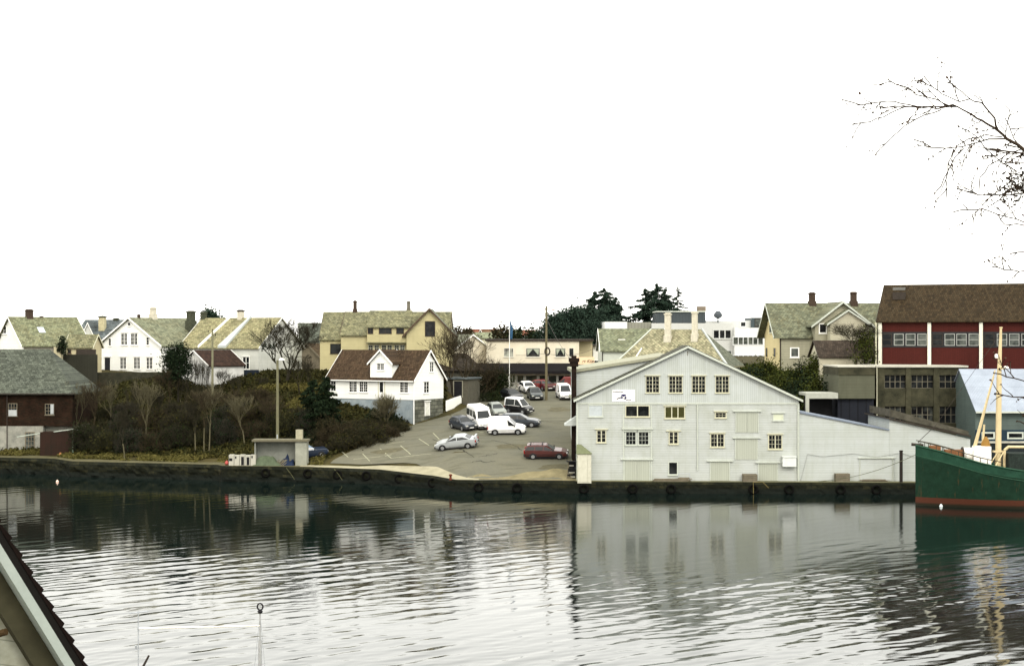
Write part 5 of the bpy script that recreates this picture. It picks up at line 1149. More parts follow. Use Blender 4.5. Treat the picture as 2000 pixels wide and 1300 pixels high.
# bench/pallet beside dark window
T = empty('pallet_trolley', (X(1325, 150.4), 150.4, G(X(1325, 150.4), 150.4) + .3), 0, 'small rail topped trolley standing on the boards right of the low window', 'trolley')
m = MB(); m.box(0, 1.1, 0, .5, .0, .1); m.build('deck', WOODG, T); m = MB(); m.tube((0, 0, .1), (0, 0, .5), .03); m.tube((1.1, 0, .1), (1.1, 0, .5), .03); m.tube((0, 0, .5), (1.1, 0, .5), .03); m.build('rail', METAL, T)
# dark scrap heap behind closet corner
T = empty('scrap_rack', (X(1105, 151.6), 151.6, G(X(1105, 151.6), 151.6)), 0, 'dark rack of pipes, tyres and planks piled by the rusty flue', 'rack')
m = MB(); [m.tube((.1 + .12*i, .2, 0), (.35 + .1*i, .9, 1.9 - .2*(i % 3)), .05) for i in range(5)]; m.build('planks', plain('pale_plank', (.3,.25,.16)), T)
m = MB(); m.box(.15, 1.0, .3, 1.2, .05, .5); m.box(.25, .95, .4, 1.2, .55, 1.1); m.box(.35, .95, .5, 1.1, 1.15, 1.7); m.box(.1, 1.05, .25, 1.25, 1.72, 1.8); m.build('boxes', BLACK, T)
m = MB(); m.box(.3, .9, .37, .395, .62, .72); m.box(.35, .8, .47, .495, 1.3, 1.4); m.box(.5, .95, .27, .295, .2, .32); m.build('lids', CONCL, T)
# mooring post, ropes, rings, tyres on the quay
T = empty('mooring_post', (X(1760, 149.9), 149.9, 1.0), 0, 'tall dark square timber post on the quay left of the green boat', 'post'); m = MB(); m.box(-.13, .13, -.13, .13, 0, Zp(881, 149.9) - 1); m.box(-.16, .16, -.16, .16, Zp(881, 149.9) - .99, Zp(881, 149.9) - .9); m.build('shaft', plain('tarred_post', (.02, .016, .014), .8), T)
T = empty('quay_bollard', (X(880, 152.3), 152.3, 1.12), 0, 'short rusty red bollard at the quay corner', 'bollard'); m = MB(); m.lathe((0, 0, 0), [(.16, 0), (.13, .08), (.10, .35), (.17, .42), (.17, .5), (.08, .56)], 12); m.build('post', plain('rust_red', (.12, .03, .015), .8), T)
tyre_m = MB(); prof = [(.30, -.1), (.44, -.12), (.5, 0), (.44, .12), (.30, .1)]
for i in range(16):
    for r, yy in prof: t_ = 2*math.pi*i/16; tyre_m.v.append((r*math.cos(t_), yy, r*math.sin(t_)))
for i in range(16):
    for j in range(5): a, b = i*5+j, i*5+(j+1) % 5; c, d = ((i+1) % 16)*5+(j+1) % 5, ((i+1) % 16)*5+j; tyre_m.f.append((a, b, c, d)); tyre_m.m.append(0)
tyre0 = None
lab_t = ['below the middle of the concrete shelter', 'below the blue sedan', 'below the parking bay marks, left of two', 'below the parking bay marks, right of two', 'where the quay wall bends', 'left of the rusty quay bollard', 'right of the rusty quay bollard', 'under the gap before the maroon estate', 'under the cream closet', 'under the leftmost gate door', 'under the flat board stack', 'under the wooden crate', 'under the white wall cabinet', 'under the slatted crate before the quay shed', 'under the garage door']
for i, px in enumerate((520, 602, 660, 716, 780, 845, 935, 1010, 1140, 1235, 1310, 1470, 1540, 1640, 1710)):
    dq = float(np.interp(px, [p[0] for p in QP], QD)); x = X(px, dq); y = qd(x)
    if tyre0 is None: tyre0 = tyre_m.build('fender_tyre', plain('tyre_black', (.005, .005, .0045), .95, .3, spec=.04), smooth=True); o = tyre0
    else: o = tyre0.copy(); COL.objects.link(o)
    o.location = (x, y - .40, float(np.interp(x, QX, QZ)) - .62); tag(o, 'black fender tyre hanging on the quay wall ' + lab_t[i], 'tyre', 'fender tyres hanging on the quay wall')
def rope(name, pts, r, mat, label, cat='rope', sag=0):
    m = MB(); P_ = []
    for a, b in zip(pts[:-1], pts[1:]):
        a, b = Vector(a), Vector(b)
        for k in range(8): t_ = k / 8; q = a.lerp(b, t_); q.z -= sag * 4 * t_ * (1 - t_); P_.append(q)
    P_.append(Vector(pts[-1]))
    for a, b in zip(P_[:-1], P_[1:]): m.tube(a, b, r, n=5)
    return tag(m.build(name, mat), label, cat)
ROPE = plain('pale_rope', (.14, .14, .07), .9, .2)
for px in (560, 655): x = X(px, 162); rope('hanging_rope', [(x, qd(x) - .5, 1.5), (x + .5, qd(x) - .65, .9), (x + .9, qd(x) - .7, .3)], .016, ROPE, 'thin pale rope hanging over the quay wall ' + ('below the shelter' if px == 560 else 'below the parking bay marks'))
x = X(1470, 149.7); rope('hanging_rope', [(x + 1.5, 149.3, .6), (x + .9, 149.25, 1.2), (x, 149.3, 1.15), (x, 149.2, .05)], .022, plain('yellow_rope', (.20, .16, .06), .9, .2), 'thin yellow rope looped over the quay edge below the wooden crate')
# ------------------------------------------------------------------ green fishing boat
BT = empty('green_fishing_boat', (X(1788, 139.5), 139.5, 0), R(-4), 'dark green wooden fishing boat with cream mast and rust red waterline moored at the right', 'boat')
LB = 24.; ns = 40; m = MB(); mbw = MB(); NR = 12
def sheer(s_): return float(np.interp(s_, [0, 2, 3.9, 5.25, 7.6, 9.9, 15, 24], [5.4, 4.95, 4.42, 4.02, 3.56, 3.22, 2.9, 3.1]))
def beam(s_, f):
    full = 2.9 * (1 - (1 - min(1, s_ / 8.5)) ** 2.3) ** .75 if s_ < 8.5 else 2.9
    flare = .52 + .48 * f ** .55 if s_ < 8.5 else .80 + .20 * f ** .5
    if s_ < 8.5: flare = (.35 + .65 * f ** .8) + (.45 - .45 * f) * (s_ / 8.5)
    return max(.06, full * flare)
for i in range(ns + 1):
    s_ = LB * (i / ns) ** 1.4; zt = sheer(s_); stem = -.15 * 0
    for sg in (-1, 1):
        for j in range(NR + 1):
            f = j / NR; z = -.6 + (zt + .6) * f; rake = (1 - f) * .25 * max(0, 1 - s_ / 4)
            m.v.append((s_ + rake * 0, sg * beam(s_, f), z))
c_ = 2 * (NR + 1)
for i in range(ns):
    for sgi in (0, 1):
        for j in range(NR):
            a = i*c_ + sgi*(NR+1) + j; (m if j < NR - 2 else mbw).f.append((a, a+1, a+c_+1, a+c_) if sgi == 0 else (a, a+c_, a+c_+1, a+1)); (m if j < NR - 2 else mbw).m.append(0)
m.f.append(tuple(range(0, NR + 1)) + tuple(range(c_ - 1, NR, -1))); m.m.append(0)
t = NT('worn_green_hull', .7, .12); v = t.co(); z = t.comp(v, 2); n = t.noise(v, 1.3, 8, .8); st = t.noise(t.co(scale=(3, 3, .35)), 1, 6); pl = t.math('FRACT', t.math('MULTIPLY', z, 5.0))
gr = t.mix(t.ramp(n, [(.35, (0,0,0)), (.65, (1,1,1))]), (.004, .017, .009), (.009, .032, .018))
gr = t.mix(t.ramp(st, [(.58, (0,0,0)), (.72, (.9,)*3)]), gr, (.055, .036, .014)); gr = t.mix(1, gr, t.ramp(pl, [(0, (.7,)*3), (.08, (1,1,1))]), 'MULTIPLY')
wob = t.math('ADD', z, t.math('MULTIPLY', n, .12)); c = t.mix(t.ramp(t.math('DIVIDE', wob, 3.0), [(.27, (0,0,0)), (.285, (1,1,1))]), (.065, .022, .012), gr)
c = t.mix(t.ramp(wob, [(.22, (0,0,0)), (.42, (1,1,1))]), (.015, .014, .008), c); HULL = t.out(c)
hull = m.build('hull', HULL, BT, smooth=True); mbw.v = m.v; mbw.build('bulwark', plain('bulwark_green', (.013, .05, .03), .7, .35, 1.5, c2=(.02, .07, .042)), BT, smooth=True)
for sg in (-1, 1):   # bulwark cap and rubbing strake
    for zo, f, wd, nm_ in ((.04, 1., .10, 'cap_rail'), (-.85, .80, .05, 'rub_rail')):
        m = MB()
        for i in range(ns):
            a_, b_ = LB*(i/ns)**1.4, LB*((i+1)/ns)**1.4
            m.tube((a_, sg*(beam(a_, f) + .02), sheer(a_) + zo), (b_, sg*(beam(b_, f) + .02), sheer(b_) + zo), wd*.8, n=5)
        m.build(nm_, plain('green_rail', (.018, .062, .035), .6, .3, 3), BT)
m = MB(); m.f = []; dk = []
for i in range(ns + 1):
    s_ = LB*(i/ns)**1.4; b_ = beam(s_, .9) * .97; zz = sheer(s_) - .75; m.v += [(s_, -b_, zz), (s_, b_, zz)]
for i in range(ns): m.f.append((2*i, 2*i+2, 2*i+3, 2*i+1)); m.m.append(0)
m.build('deck', plain('worn_deck', (.16, .13, .09), .9, .3), BT)
m = MB()
for i, s_ in enumerate(np.linspace(.4, 7.0, 12)):
    for sg in (-1, 1): m.tube((s_, sg*(beam(s_, 1) - .12), sheer(s_) - .2), (s_, sg*(beam(s_, 1) - .12), sheer(s_) + .5), .035, n=5)
ss = np.linspace(.1, 7.0, 12)
for a_, b_ in zip(ss[:-1], ss[1:]):
    for sg in (-1, 1): m.tube((a_, sg*(beam(a_, 1) - .12), sheer(a_) + .5), (b_, sg*(beam(b_, 1) - .12), sheer(b_) + .5), .045, n=5)
m.build('bow_rail', plain('dark_rail', (.05, .045, .03), .8), BT)
m = MB(); 
for s_, l_ in ((1.2, 1.0), (2.6, 1.6), (4.4, 1.2)): m.box(s_, s_ + l_, -.35, .35, sheer(s_) - .74, sheer(s_) + .28)
m.build('deck_gear', plain('rusty_gear', (.20, .09, .04), .8, .5, 3), BT)
m = MB(); m.tube((-.35, 0, sheer(0) + .12), (.7, 0, sheer(0) + .05), .14, .12, n=8, caps=True); m.build('bowsprit_stub', DKTR, BT)
# anchor winch and deck house: px 1884-1935
def bxp(px): return X(px, 138.8) - BT.location.x
zc = Zp(908, 138.8)
m = MB(); m.tube((bxp(1884), 0, zc + .95), (bxp(1902), 0, zc + .95), .62, n=18, caps=True); m.build('winch_drum', BOATWH, BT)
m = MB(); m.tube((bxp(1881.5), 0, zc + .95), (bxp(1884) - .01, 0, zc + .95), .68, n=18, caps=True); m.tube((bxp(1902) + .01, 0, zc + .7), (bxp(1904), 0, zc + .7), .7, n=18, caps=True); m.build('winch_flange', DKTR, BT)
m = MB(); m.box(bxp(1905) , bxp(1934), -.8, .8, zc - .9, Zp(871, 138.8)); m.box(bxp(1900), bxp(1922), -.9, -.1, zc - .2, Zp(873, 138.8)); m.build('deck_house', BOATWH, BT)
m = MB(); m.lathe((bxp(1927), 0, Zp(871, 138.8)), [(.42, 0), (.40, .2), (.30, .55), (.12, .85)], 12); m.build('ventilator', plain('boat_ochre', (.24, .13, .03), .6, .2), BT)
mb_, mt_ = bxp(1951), bxp(1956.5)
m = MB(); m.tube((mb_, 0, 2.6), (bxp(1953), 0, Zp(735, 138.8)), .27, .23, n=14, caps=True); m.tube((bxp(1953), 0, Zp(735, 138.8)), (mt_, 0, Zp(640, 138.8)), .21, .10, n=12, caps=True); m.tube((mt_, 0, Zp(641, 138.8)), (mt_, 0, Zp(638, 138.8)), .14, n=8, caps=True); mast = m.build('mast', BOATW, BT)
m = MB(); m.box(bxp(1951), bxp(1961), -.35, .35, Zp(721, 138.8), Zp(719, 138.8)); m.box(mb_ - .45, mb_ + .6, -.3, .3, Zp(883, 138.8), Zp(880, 138.8)); m.build('crosstree', BOATW, mast)
m = MB(); m.lathe((bxp(1948), 0, Zp(700, 138.8)), [(.1, 0), (.16, .05), (.16, .35), (.06, .42)], 10); m.box(bxp(1948), bxp(1955), -.05, .05, Zp(699, 138.8) - .02, Zp(699, 138.8) + .06); m.build('mast_lamp', BOATWH, mast)
m = MB(); m.lathe((bxp(1966), 0, Zp(719, 138.8)), [(.28, 0), (.25, .12), (.05, .22)], 10); m.build('spreader_lamp', BOATWH, mast)
m = MB(); m.tube((bxp(1902), -.4, Zp(872, 138.8)), (bxp(1945), -.1, Zp(722, 138.8)), .07, .06, n=8, caps=True); m.build('derrick_boom', BOATW, BT)
m = MB(); m.tube((bxp(1904), .5, Zp(898, 138.8)), (bxp(1943), .1, Zp(735, 138.8)), .10, .07, n=8, caps=True); m.build('derrick_boom', BOATW, BT)
m = MB(); m.tube((bxp(1920.5), 0, Zp(880, 138.8)), (bxp(1924.5), 0, Zp(829, 138.8)), .12, .09, n=10, caps=True); m.build('samson_post', BOATW, BT)
m = MB(); g0 = bxp(1961); g1 = bxp(2030); zt = Zp(872, 138.8); m.tube((g0, -.4, 2.6), (g0, -.4, zt - .3), .13, n=10, caps=True); m.tube((g0, -.4, zt - .3), (g0 + .35, -.4, zt), .13, n=10); m.tube((g0 + .3, -.4, zt), (g1, -.4, zt), .13, n=10, caps=True); m.tube((g1, -.4, zt), (g1, -.4, 2.6), .13, n=10); m.build('gallows_frame', BOATW, BT)
m = MB(); m.box(bxp(1966), bxp(2030), -1.2, 1.2, 2.7, Zp(884, 138.8)); m.build('net_heap', plain('dark_net', (.025, .035, .03), .95, .5, 3, bump=.1), BT)
m = MB(); m.tube((0, 0, sheer(0)), (bxp(1953), 0, Zp(660, 138.8)), .02, n=4) if False else m.tube((.2, 0, sheer(0) + .3), (bxp(1831), 0, Zp(831, 138.8)), .03, n=4); m.tube((bxp(1831), 0, Zp(831, 138.8)), (bxp(1953), 0, Zp(655, 138.8)), .02, n=4); m.build('forestay', DKTR, BT)
m = MB()
for a, b in (((bxp(1935), -1.6, zc - .2), (bxp(1958), -.6, Zp(882, 138.8))), ((bxp(1934), -.8, zc + .3), (bxp(1948), -.3, Zp(884, 138.8)))): m.tube(a, b, .05, n=6)
m.build('brace', BOATW, BT)
rope('mooring_line', [(X(1788, 139.5), 139.4, 4.6), (X(1600, 150), 150.4, 1.15)], .025, plain('dark_line', (.12, .13, .08), .9), 'long thin mooring line from the green bow to the quay before the white shed', sag=.5)
# ------------------------------------------------------------------ poles
def pole(name, px, D, pyt, r, label, cat='pole', mat=POLE, zb_=None):
    x = X(px, D); g = G(x, D) if zb_ is None else zb_; T = empty(name, (x, D, g), 0, label, cat); m = MB(); zt = Zp(pyt, D) - g
    m.tube((0, 0, -.5), (0, 0, zt), r * 1.25, r * .85, n=10, caps=True); m.build('shaft', mat, T); return T, zt
T, zt = pole('lamp_post', 542, 167.5, 703, .145, 'pale wooden lamp pole with small white lamp head rising behind the shelter', 'lamp post', plain('pale_pole', (.14, .135, .08), .9, .25, 3))
m = MB(); m.tube((0, 0, zt - .1), (.45, -.1, zt + .1), .03); m.build('arm', METAL, T); m = MB(); m.lathe((.48, -.1, zt - .06), [(.05, 0), (.32, .03), (.34, .12), (.2, .24), (.05, .3)], 12); m.build('lamp_shade', BOATWH, T)
m = MB(); m.box(-.06, .06, -.2, -.12, 1, 2.4); m.build('cable_box', METAL, T)
T, zt = pole('utility_pole', 415, 186, 645, .13, 'thin dark utility pole in front of the small white shed', 'pole', POLE)
m = MB(); m.tube((-.55, 0, zt - .25), (.45, 0, zt - .7), .04, n=5); m.build('cross_arm', POLE, T); m = MB(); [m.lathe((a, 0, b), [(.05, 0), (.09, .05), (.09, .14), (.03, .18)], 8) for a, b in ((-.5, zt - .2), (.35, zt - .62), (0, zt - .02))]; m.build('insulator', DKTR, T)
T, zt = pole('power_pole', 1067, 192.5, 597, .14, 'tall wooden power pole with a cable coil in the middle of the lot', 'pole', plain('tan_pole', (.12, .105, .06), .9, .3, 3))
m = MB(); zc2 = Zp(686, 192.5) - T.location.z
for k in range(14):
    a, b = 2*math.pi*k/14, 2*math.pi*(k+1)/14
    for rr in (.30, .38): m.tube((.12 + rr*.9*math.cos(a), -.22, zc2 + rr*1.35*math.sin(a)), (.12 + rr*.9*math.cos(b), -.22, zc2 + rr*1.35*math.sin(b)), .06, n=5)
m.build('cable_coil', DKTR, T)
m = MB(); z_ = Zp(640, 192.5) - T.location.z; m.tube((0, 0, z_ + .1), (-.45, -.3, z_), .04); m.lathe((-.55, -.3, z_ - .1), [(.05, 0), (.25, .04), (.2, .2), (.05, .25)], 10); m.build('lamp', DKTR, T)
m = MB(); [m.lathe((sg*.16, 0, zt - .5 - .6*i), [(.04, 0), (.07, .05), (.07, .12), (.03, .16)], 8) for i in range(3) for sg in (-1, 1)]; m.build('insulator', CONCL, T)
T, zt = pole('street_lamp', 1091, 262, 606, .07, 'far street lamp with pinkish lamp head right of the power pole top', 'street lamp', METAL)
m = MB(); m.tube((0, 0, zt), (-.6, 0, zt + .1), .06); m.lathe((-.9, 0, zt - .02), [(.1, 0), (.35, .05), (.3, .25), (.1, .3)], 10); m.build('lamp_head', plain('lamp_pinkish', (.45, .35, .32), .5), T)
T, zt = pole('flagpole', 995, 196.5, 614, .04, 'white flagpole with a narrow furled blue pennant before the shop', 'flagpole', TRIM)
m = MB(); K = 16
for i in range(K + 1):
    f = i / K; z = zt - .1 - 4.6 * f
    for j in range(5): u = j / 4; w_ = .08 + .45 * min(1, f * 3) * (1 - .35 * f); m.v.append((.07 + w_ * u * .8, .09 * math.sin(f * 9 + u * 7), zt - .1 - 3.1 * f - u * .9 * (1 - f)))
for i in range(K):
    for j in range(4): a = i*5+j; m.f.append((a, a+1, a+6, a+5)); m.m.append(0)
fl = m.build('pennant', plain('blue_flag', (.02, .07, .14), .8, .3, 4, c2=(.05, .12, .22)), T, smooth=True); so_ = fl.modifiers.new('s', 'SOLIDIFY'); so_.thickness = .02
for i, (a, b, sg, lb) in enumerate((((1067, 620, 192.5), (1128, 716, 160), .6, 'thin overhead wire from the power pole to the storehouse'), ((1067, 690, 192.5), (930, 672, 230), .8, 'thin overhead wire from the power pole towards the houses on the left'), ((1067, 690, 192.5), (1157, 682, 207), .5, 'thin overhead wire from the power pole to the shop end wall'))):
    rope('overhead_wire', [P(*a), P(*b)], .022, DKTR, lb, 'wire', sag=sg)
# ------------------------------------------------------------------ foreground: own gable roof, boat masts
def nearP(px, py, D): return P(px, py, D)
NB_ = House('near_boathouse', -180, 9, 32, 'near boathouse gable corner with pale verge board and dark overlapping roof tiles, lower left', 'boathouse')
FR = NB_.T
# the gable wall is turned towards the water, so the roof plane beyond the verge falls away from the viewer
def nbp(px, py): u, z = NB_.ray(px, py, 'front', 0); return Vector((u, 0, z))
a, b = nbp(-90, 883), nbp(280, 1488); dirv = (b - a).normalized(); nrm = Vector((-dirv.z, 0, dirv.x))
if nrm.x < 0: nrm = -nrm
px_ = (nbp(100, 1200) - nbp(80, 1200)).length / 20 * abs(nrm.x) * 1.0
def nbb(n0, n1, y0, y1, mat, name, aa=None, bb_=None):
    aa, bb_ = aa or a, bb_ or b; m = MB(); q = [(aa + nrm*n0), (bb_ + nrm*n0), (bb_ + nrm*n1), (aa + nrm*n1)]
    A = [(p.x, y0, p.z) for p in q]; B = [(p.x, y1, p.z) for p in q]; m.poly(A); m.poly(B[::-1]); [m.poly([A[i], B[i], B[(i+1) % 4], A[(i+1) % 4]]) for i in range(4)]
    return m.build(name, mat, FR)
t = NT('stained_board', .85, .08); v = t.co(rot=(0, R(-14), 0)); zz = t.comp(v, 2); fr = t.math('FRACT', t.math('MULTIPLY', t.math('ADD', zz, 50.0), 1/.15)); n = t.noise(v, 1.6, 6, .7)
c = t.mix(t.ramp(n, [(.35, (0,0,0)), (.65, (1,1,1))]), (.22, .215, .15), (.42, .44, .37)); c = t.mix(1, c, t.ramp(fr, [(0, (.45,)*3), (.07, (1,1,1))]), 'MULTIPLY'); t.bump(fr, .02, .5); GW = t.out(c)
nbb(-900*px_, -38*px_, .36, 4.0, GW, 'gable_wall')
nbb(-84*px_, -38*px_, .20, .357, plain('olive_board', (.045, .043, .025), .85, .4, 2, c2=(.065, .06, .034)), 'inner_verge')
nbb(-37*px_, -17*px_, .0, .357, plain('verge_white', (.30, .34, .31), .6, .15, 4), 'verge_board')
nbb(-16*px_, 0*px_, .03, 4.2, plain('deck_black', (.008, .007, .006), .9), 'roof_deck')
m = MB(); Ltot = (b - a).length; st = 47 * px_; n_ = int(Ltot / st)
for i in range(n_ + 1):
    q = [a + dirv*(i*st) + nrm*0.5*px_, a + dirv*(i*st + st*1.03) + nrm*0.5*px_, a + dirv*(i*st + st*1.05) + nrm*6*px_, a + dirv*(i*st + st*.96) + nrm*13*px_, a + dirv*(i*st) + nrm*5*px_]
    A = [(p.x, .02, p.z) for p in q]; B = [(p.x, 4.2, p.z) for p in q]; m.poly(A); m.poly(B[::-1]); [m.poly([A[k], B[k], B[(k+1) % 5], A[(k+1) % 5]]) for k in range(5)]
m.build('roof_tiles', plain('dark_roof_tile', (.009, .006, .005), .9, .3, 6, spec=.03), FR)
p1, p2 = nbp(-40, 1272), nbp(20, 1238); m = MB(); m.tube((p1.x, .30, p1.z), (p2.x, .1, p2.z), .022, n=10, caps=True); m.build('drain_stub', plain('rust_pipe', (.05, .03, .012), .8, .5, 6), FR)
# boat below the frame with two masts and a boom
SB = empty('moored_sailboat', (X(400, 52), 52, 0), R(0), 'moored boat with two thin metal masts joined by a boom, mostly below the frame', 'boat')
sbx = lambda px: X(px, 52) - SB.location.x
m = MB(); NS = 16
for i in range(NS + 1):
    s_ = i / NS; xx = -5 + 10 * s_; bw_ = 1.5 * (math.sin(math.pi * min(1, s_ * .9 + .1)) ** .6 if s_ < 1 else 0.02)
    for sg, z in ((-1, 1.25), (-.85, .3), (0, -.4), (.85, .3), (1, 1.25)): m.v.append((xx, sg * max(.05, bw_), z))
for i in range(NS):
    for j in range(4): k = i*5+j; m.f.append((k, k+1, k+6, k+5)); m.m.append(0)
    k = i*5; m.f.append((k, k+5, k+9, k+4)); m.m.append(0)
m.build('hull', BOATWH, SB, smooth=False)
m = MB(); m.box(-2.5, 1.2, -.8, .8, 1.26, 1.9); m.build('cabin', BOATWH, SB)
ZS = lambda py: Zp(py, 52)
m = MB(); x_ = sbx(508); m.tube((x_, 0, 1.26), (x_, 0, ZS(1250)), .075, .065, n=10); m.tube((x_, 0, ZS(1250)), (x_, 0, ZS(1195)), .03, n=8); m.build('mast', plain('mast_grey', (.45, .46, .46), .4, .2, metal=.4), SB)
m = MB(); m.lathe((x_, 0, ZS(1197)), [(.05, 0), (.1, .06), (.05, .12)], 8)
for k in range(10):
    p, q = 2*math.pi*k/10, 2*math.pi*(k+1)/10; m.tube((x_ + .10*math.cos(p), 0, ZS(1184) + .11*math.sin(p)), (x_ + .10*math.cos(q), 0, ZS(1184) + .11*math.sin(q)), .028, n=5)
m.build('masthead_lamp', BLACK, SB)
m = MB(); m.tube((sbx(271), 0, ZS(1226.5)), (x_, 0, ZS(1221)), .030, n=8, caps=True); m.build('boom', BOATWH, SB)
m = MB(); m.tube((sbx(270), 0, 1.26), (sbx(270), 0, ZS(1193)), .018, n=6); m.tube((sbx(253), 0, ZS(1197)), (sbx(289), 0, ZS(1193)), .022, n=6, caps=True); m.box(sbx(269), sbx(271.5), -.04, .04, ZS(1231), ZS(1224)); m.box(sbx(264), sbx(267), -.04, .04, ZS(1267), ZS(1259)); m.build('antenna_mast', METAL, SB)
m = MB(); m.tube((sbx(264), 0, ZS(1330)), (sbx(291), 0, ZS(1279)), .05, .035, n=8, caps=True); m.build('outrigger', DKTR, SB)
m = MB(); m.tube((x_, 0, ZS(1197)), (sbx(480), 0, 1.26), .008, n=4); m.tube((x_, 0, ZS(1197)), (sbx(532), 0, 1.26), .008, n=4); m.build('stay', METAL, SB)
# ------------------------------------------------------------------ vegetation
def leafm(name, c1, c2, c3=None, trans=True):
    if name in MATS: return MATS[name]
    t = NT(name, .85, .06); v = t.co(); n = t.noise(v, .9, 4); n2 = t.noise(v, 5, 2)
    c = t.mix(t.ramp(n, [(.38, (0,0,0)), (.62, (1,1,1))]), c1, c2); c = t.mix(t.ramp(n2, [(.45, (0,0,0)), (.65, (.8,)*3)]), c, c3 or sc(c2, 1.5))
    MATS[name] = t.out(c); return MATS[name]
OLTW = plain('olive_twigs', (.028, .028, .013), .95, .4, 3); GRTW = plain('grey_twigs', (.040, .037, .026), .95, .4, 3)
class Fast:
    """numpy gatherer of small quads and 3-sided twigs"""
    def __init__(s): s.V = []; s.F = []; s.n = 0
    def leaves(s, pts, size, rs, stretch=1.6, up=None):
        n = len(pts); a = rs.normal(size=(n, 3)); a /= np.linalg.norm(a, axis=1)[:, None]
        b = np.cross(a, rs.normal(size=(n, 3))); b /= np.linalg.norm(b, axis=1)[:, None] + 1e-9
        sz = size * rs.uniform(.5, 1.35, (n, 1)); u = a * sz * stretch * .5; v = b * sz * .5
        q = np.stack([pts - u, pts - v*.9, pts + u, pts + v*.9], 1).reshape(-1, 3)
        s.V.append(q); s.F.append((np.arange(n * 4).reshape(n, 4) + s.n)); s.n += n * 4
    def twigs(s, P0, P1, r0, r1):
        P0, P1 = np.asarray(P0, float), np.asarray(P1, float); n = len(P0); r0 = np.broadcast_to(np.asarray(r0, float).reshape(-1, 1) if np.ndim(r0) else np.full((n, 1), r0), (n, 1)); r1 = np.broadcast_to(np.asarray(r1, float).reshape(-1, 1) if np.ndim(r1) else np.full((n, 1), r1), (n, 1))
        d = P1 - P0; d /= np.linalg.norm(d, axis=1)[:, None] + 1e-9; ref = np.where(np.abs(d[:, 2:3]) > .9, np.array([[1., 0, 0]]), np.array([[0, 0, 1.]]))
        a = np.cross(d, ref); a /= np.linalg.norm(a, axis=1)[:, None]; b = np.cross(d, a); vs = []
        for p, r in ((P0, r0), (P1, r1)):
            for k in range(3): t_ = 2 * math.pi * k / 3; vs.append(p + (a * math.cos(t_) + b * math.sin(t_)) * r)
        q = np.stack(vs, 1).reshape(-1, 3); base = np.arange(n)[:, None] * 6 + s.n
        f = np.concatenate([base + np.array([[k, (k+1) % 3, 3 + (k+1) % 3, 3 + k]]) for k in range(3)]); s.V.append(q); s.F.append(f); s.n += n * 6
    def build(s, name, mat, parent=None, loc=None):
        V = np.concatenate(s.V); F = np.concatenate(s.F).astype(np.int32); me = bpy.data.meshes.new(name)
        me.vertices.add(len(V)); me.vertices.foreach_set('co', V.ravel().astype(np.float32)); me.loops.add(F.size); me.loops.foreach_set('vertex_index', F.ravel())
        me.polygons.add(len(F)); me.polygons.foreach_set('loop_start', np.arange(0, F.size, 4, dtype=np.int32)); me.polygons.foreach_set('loop_total', np.full(len(F), 4, dtype=np.int32)); me.update(); me.validate()
        me.materials.append(mat); o = bpy.data.objects.new(name, me); COL.objects.link(o)
        if parent: o.parent = parent
        if loc is not None: o.location = loc
        return o
def branching(rs, p, d, L, r, lev, segs, spread=.55, up=.12, kids=3, shrink=.72, jit=.16, minr=.012, droop=0):
    """recursive limbs; appends (p0,p1,r0,r1,lev)"""
    n = 4 if lev > 1 else 3; q = p.copy(); dd = d.copy(); rr = r
    for i in range(n):
        dd = dd + rs.normal(size=3) * jit + np.array([0, 0, up - droop * (lev < 2)]); dd /= np.linalg.norm(dd); q2 = q + dd * L / n; r2 = max(minr, rr * (.90 if lev else .8)); segs.append((q, q2, rr, r2)); q, rr = q2, r2
        if lev > 0 and i >= (1 if lev > 1 else 0):
            for _ in range(kids if i == n - 1 else max(1, kids - 2 + int(rs.rand() < .5))):
                a = rs.normal(size=3); a -= dd * a.dot(dd); a /= np.linalg.norm(a); nd = dd * math.cos(spread * rs.uniform(.6, 1.5)) + a * math.sin(spread * rs.uniform(.7, 1.4)); nd /= np.linalg.norm(nd)
                branching(rs, q, nd, L * shrink * rs.uniform(.75, 1.1), max(minr, rr * .62), lev - 1, segs, spread, up, kids, shrink, jit, minr, droop)
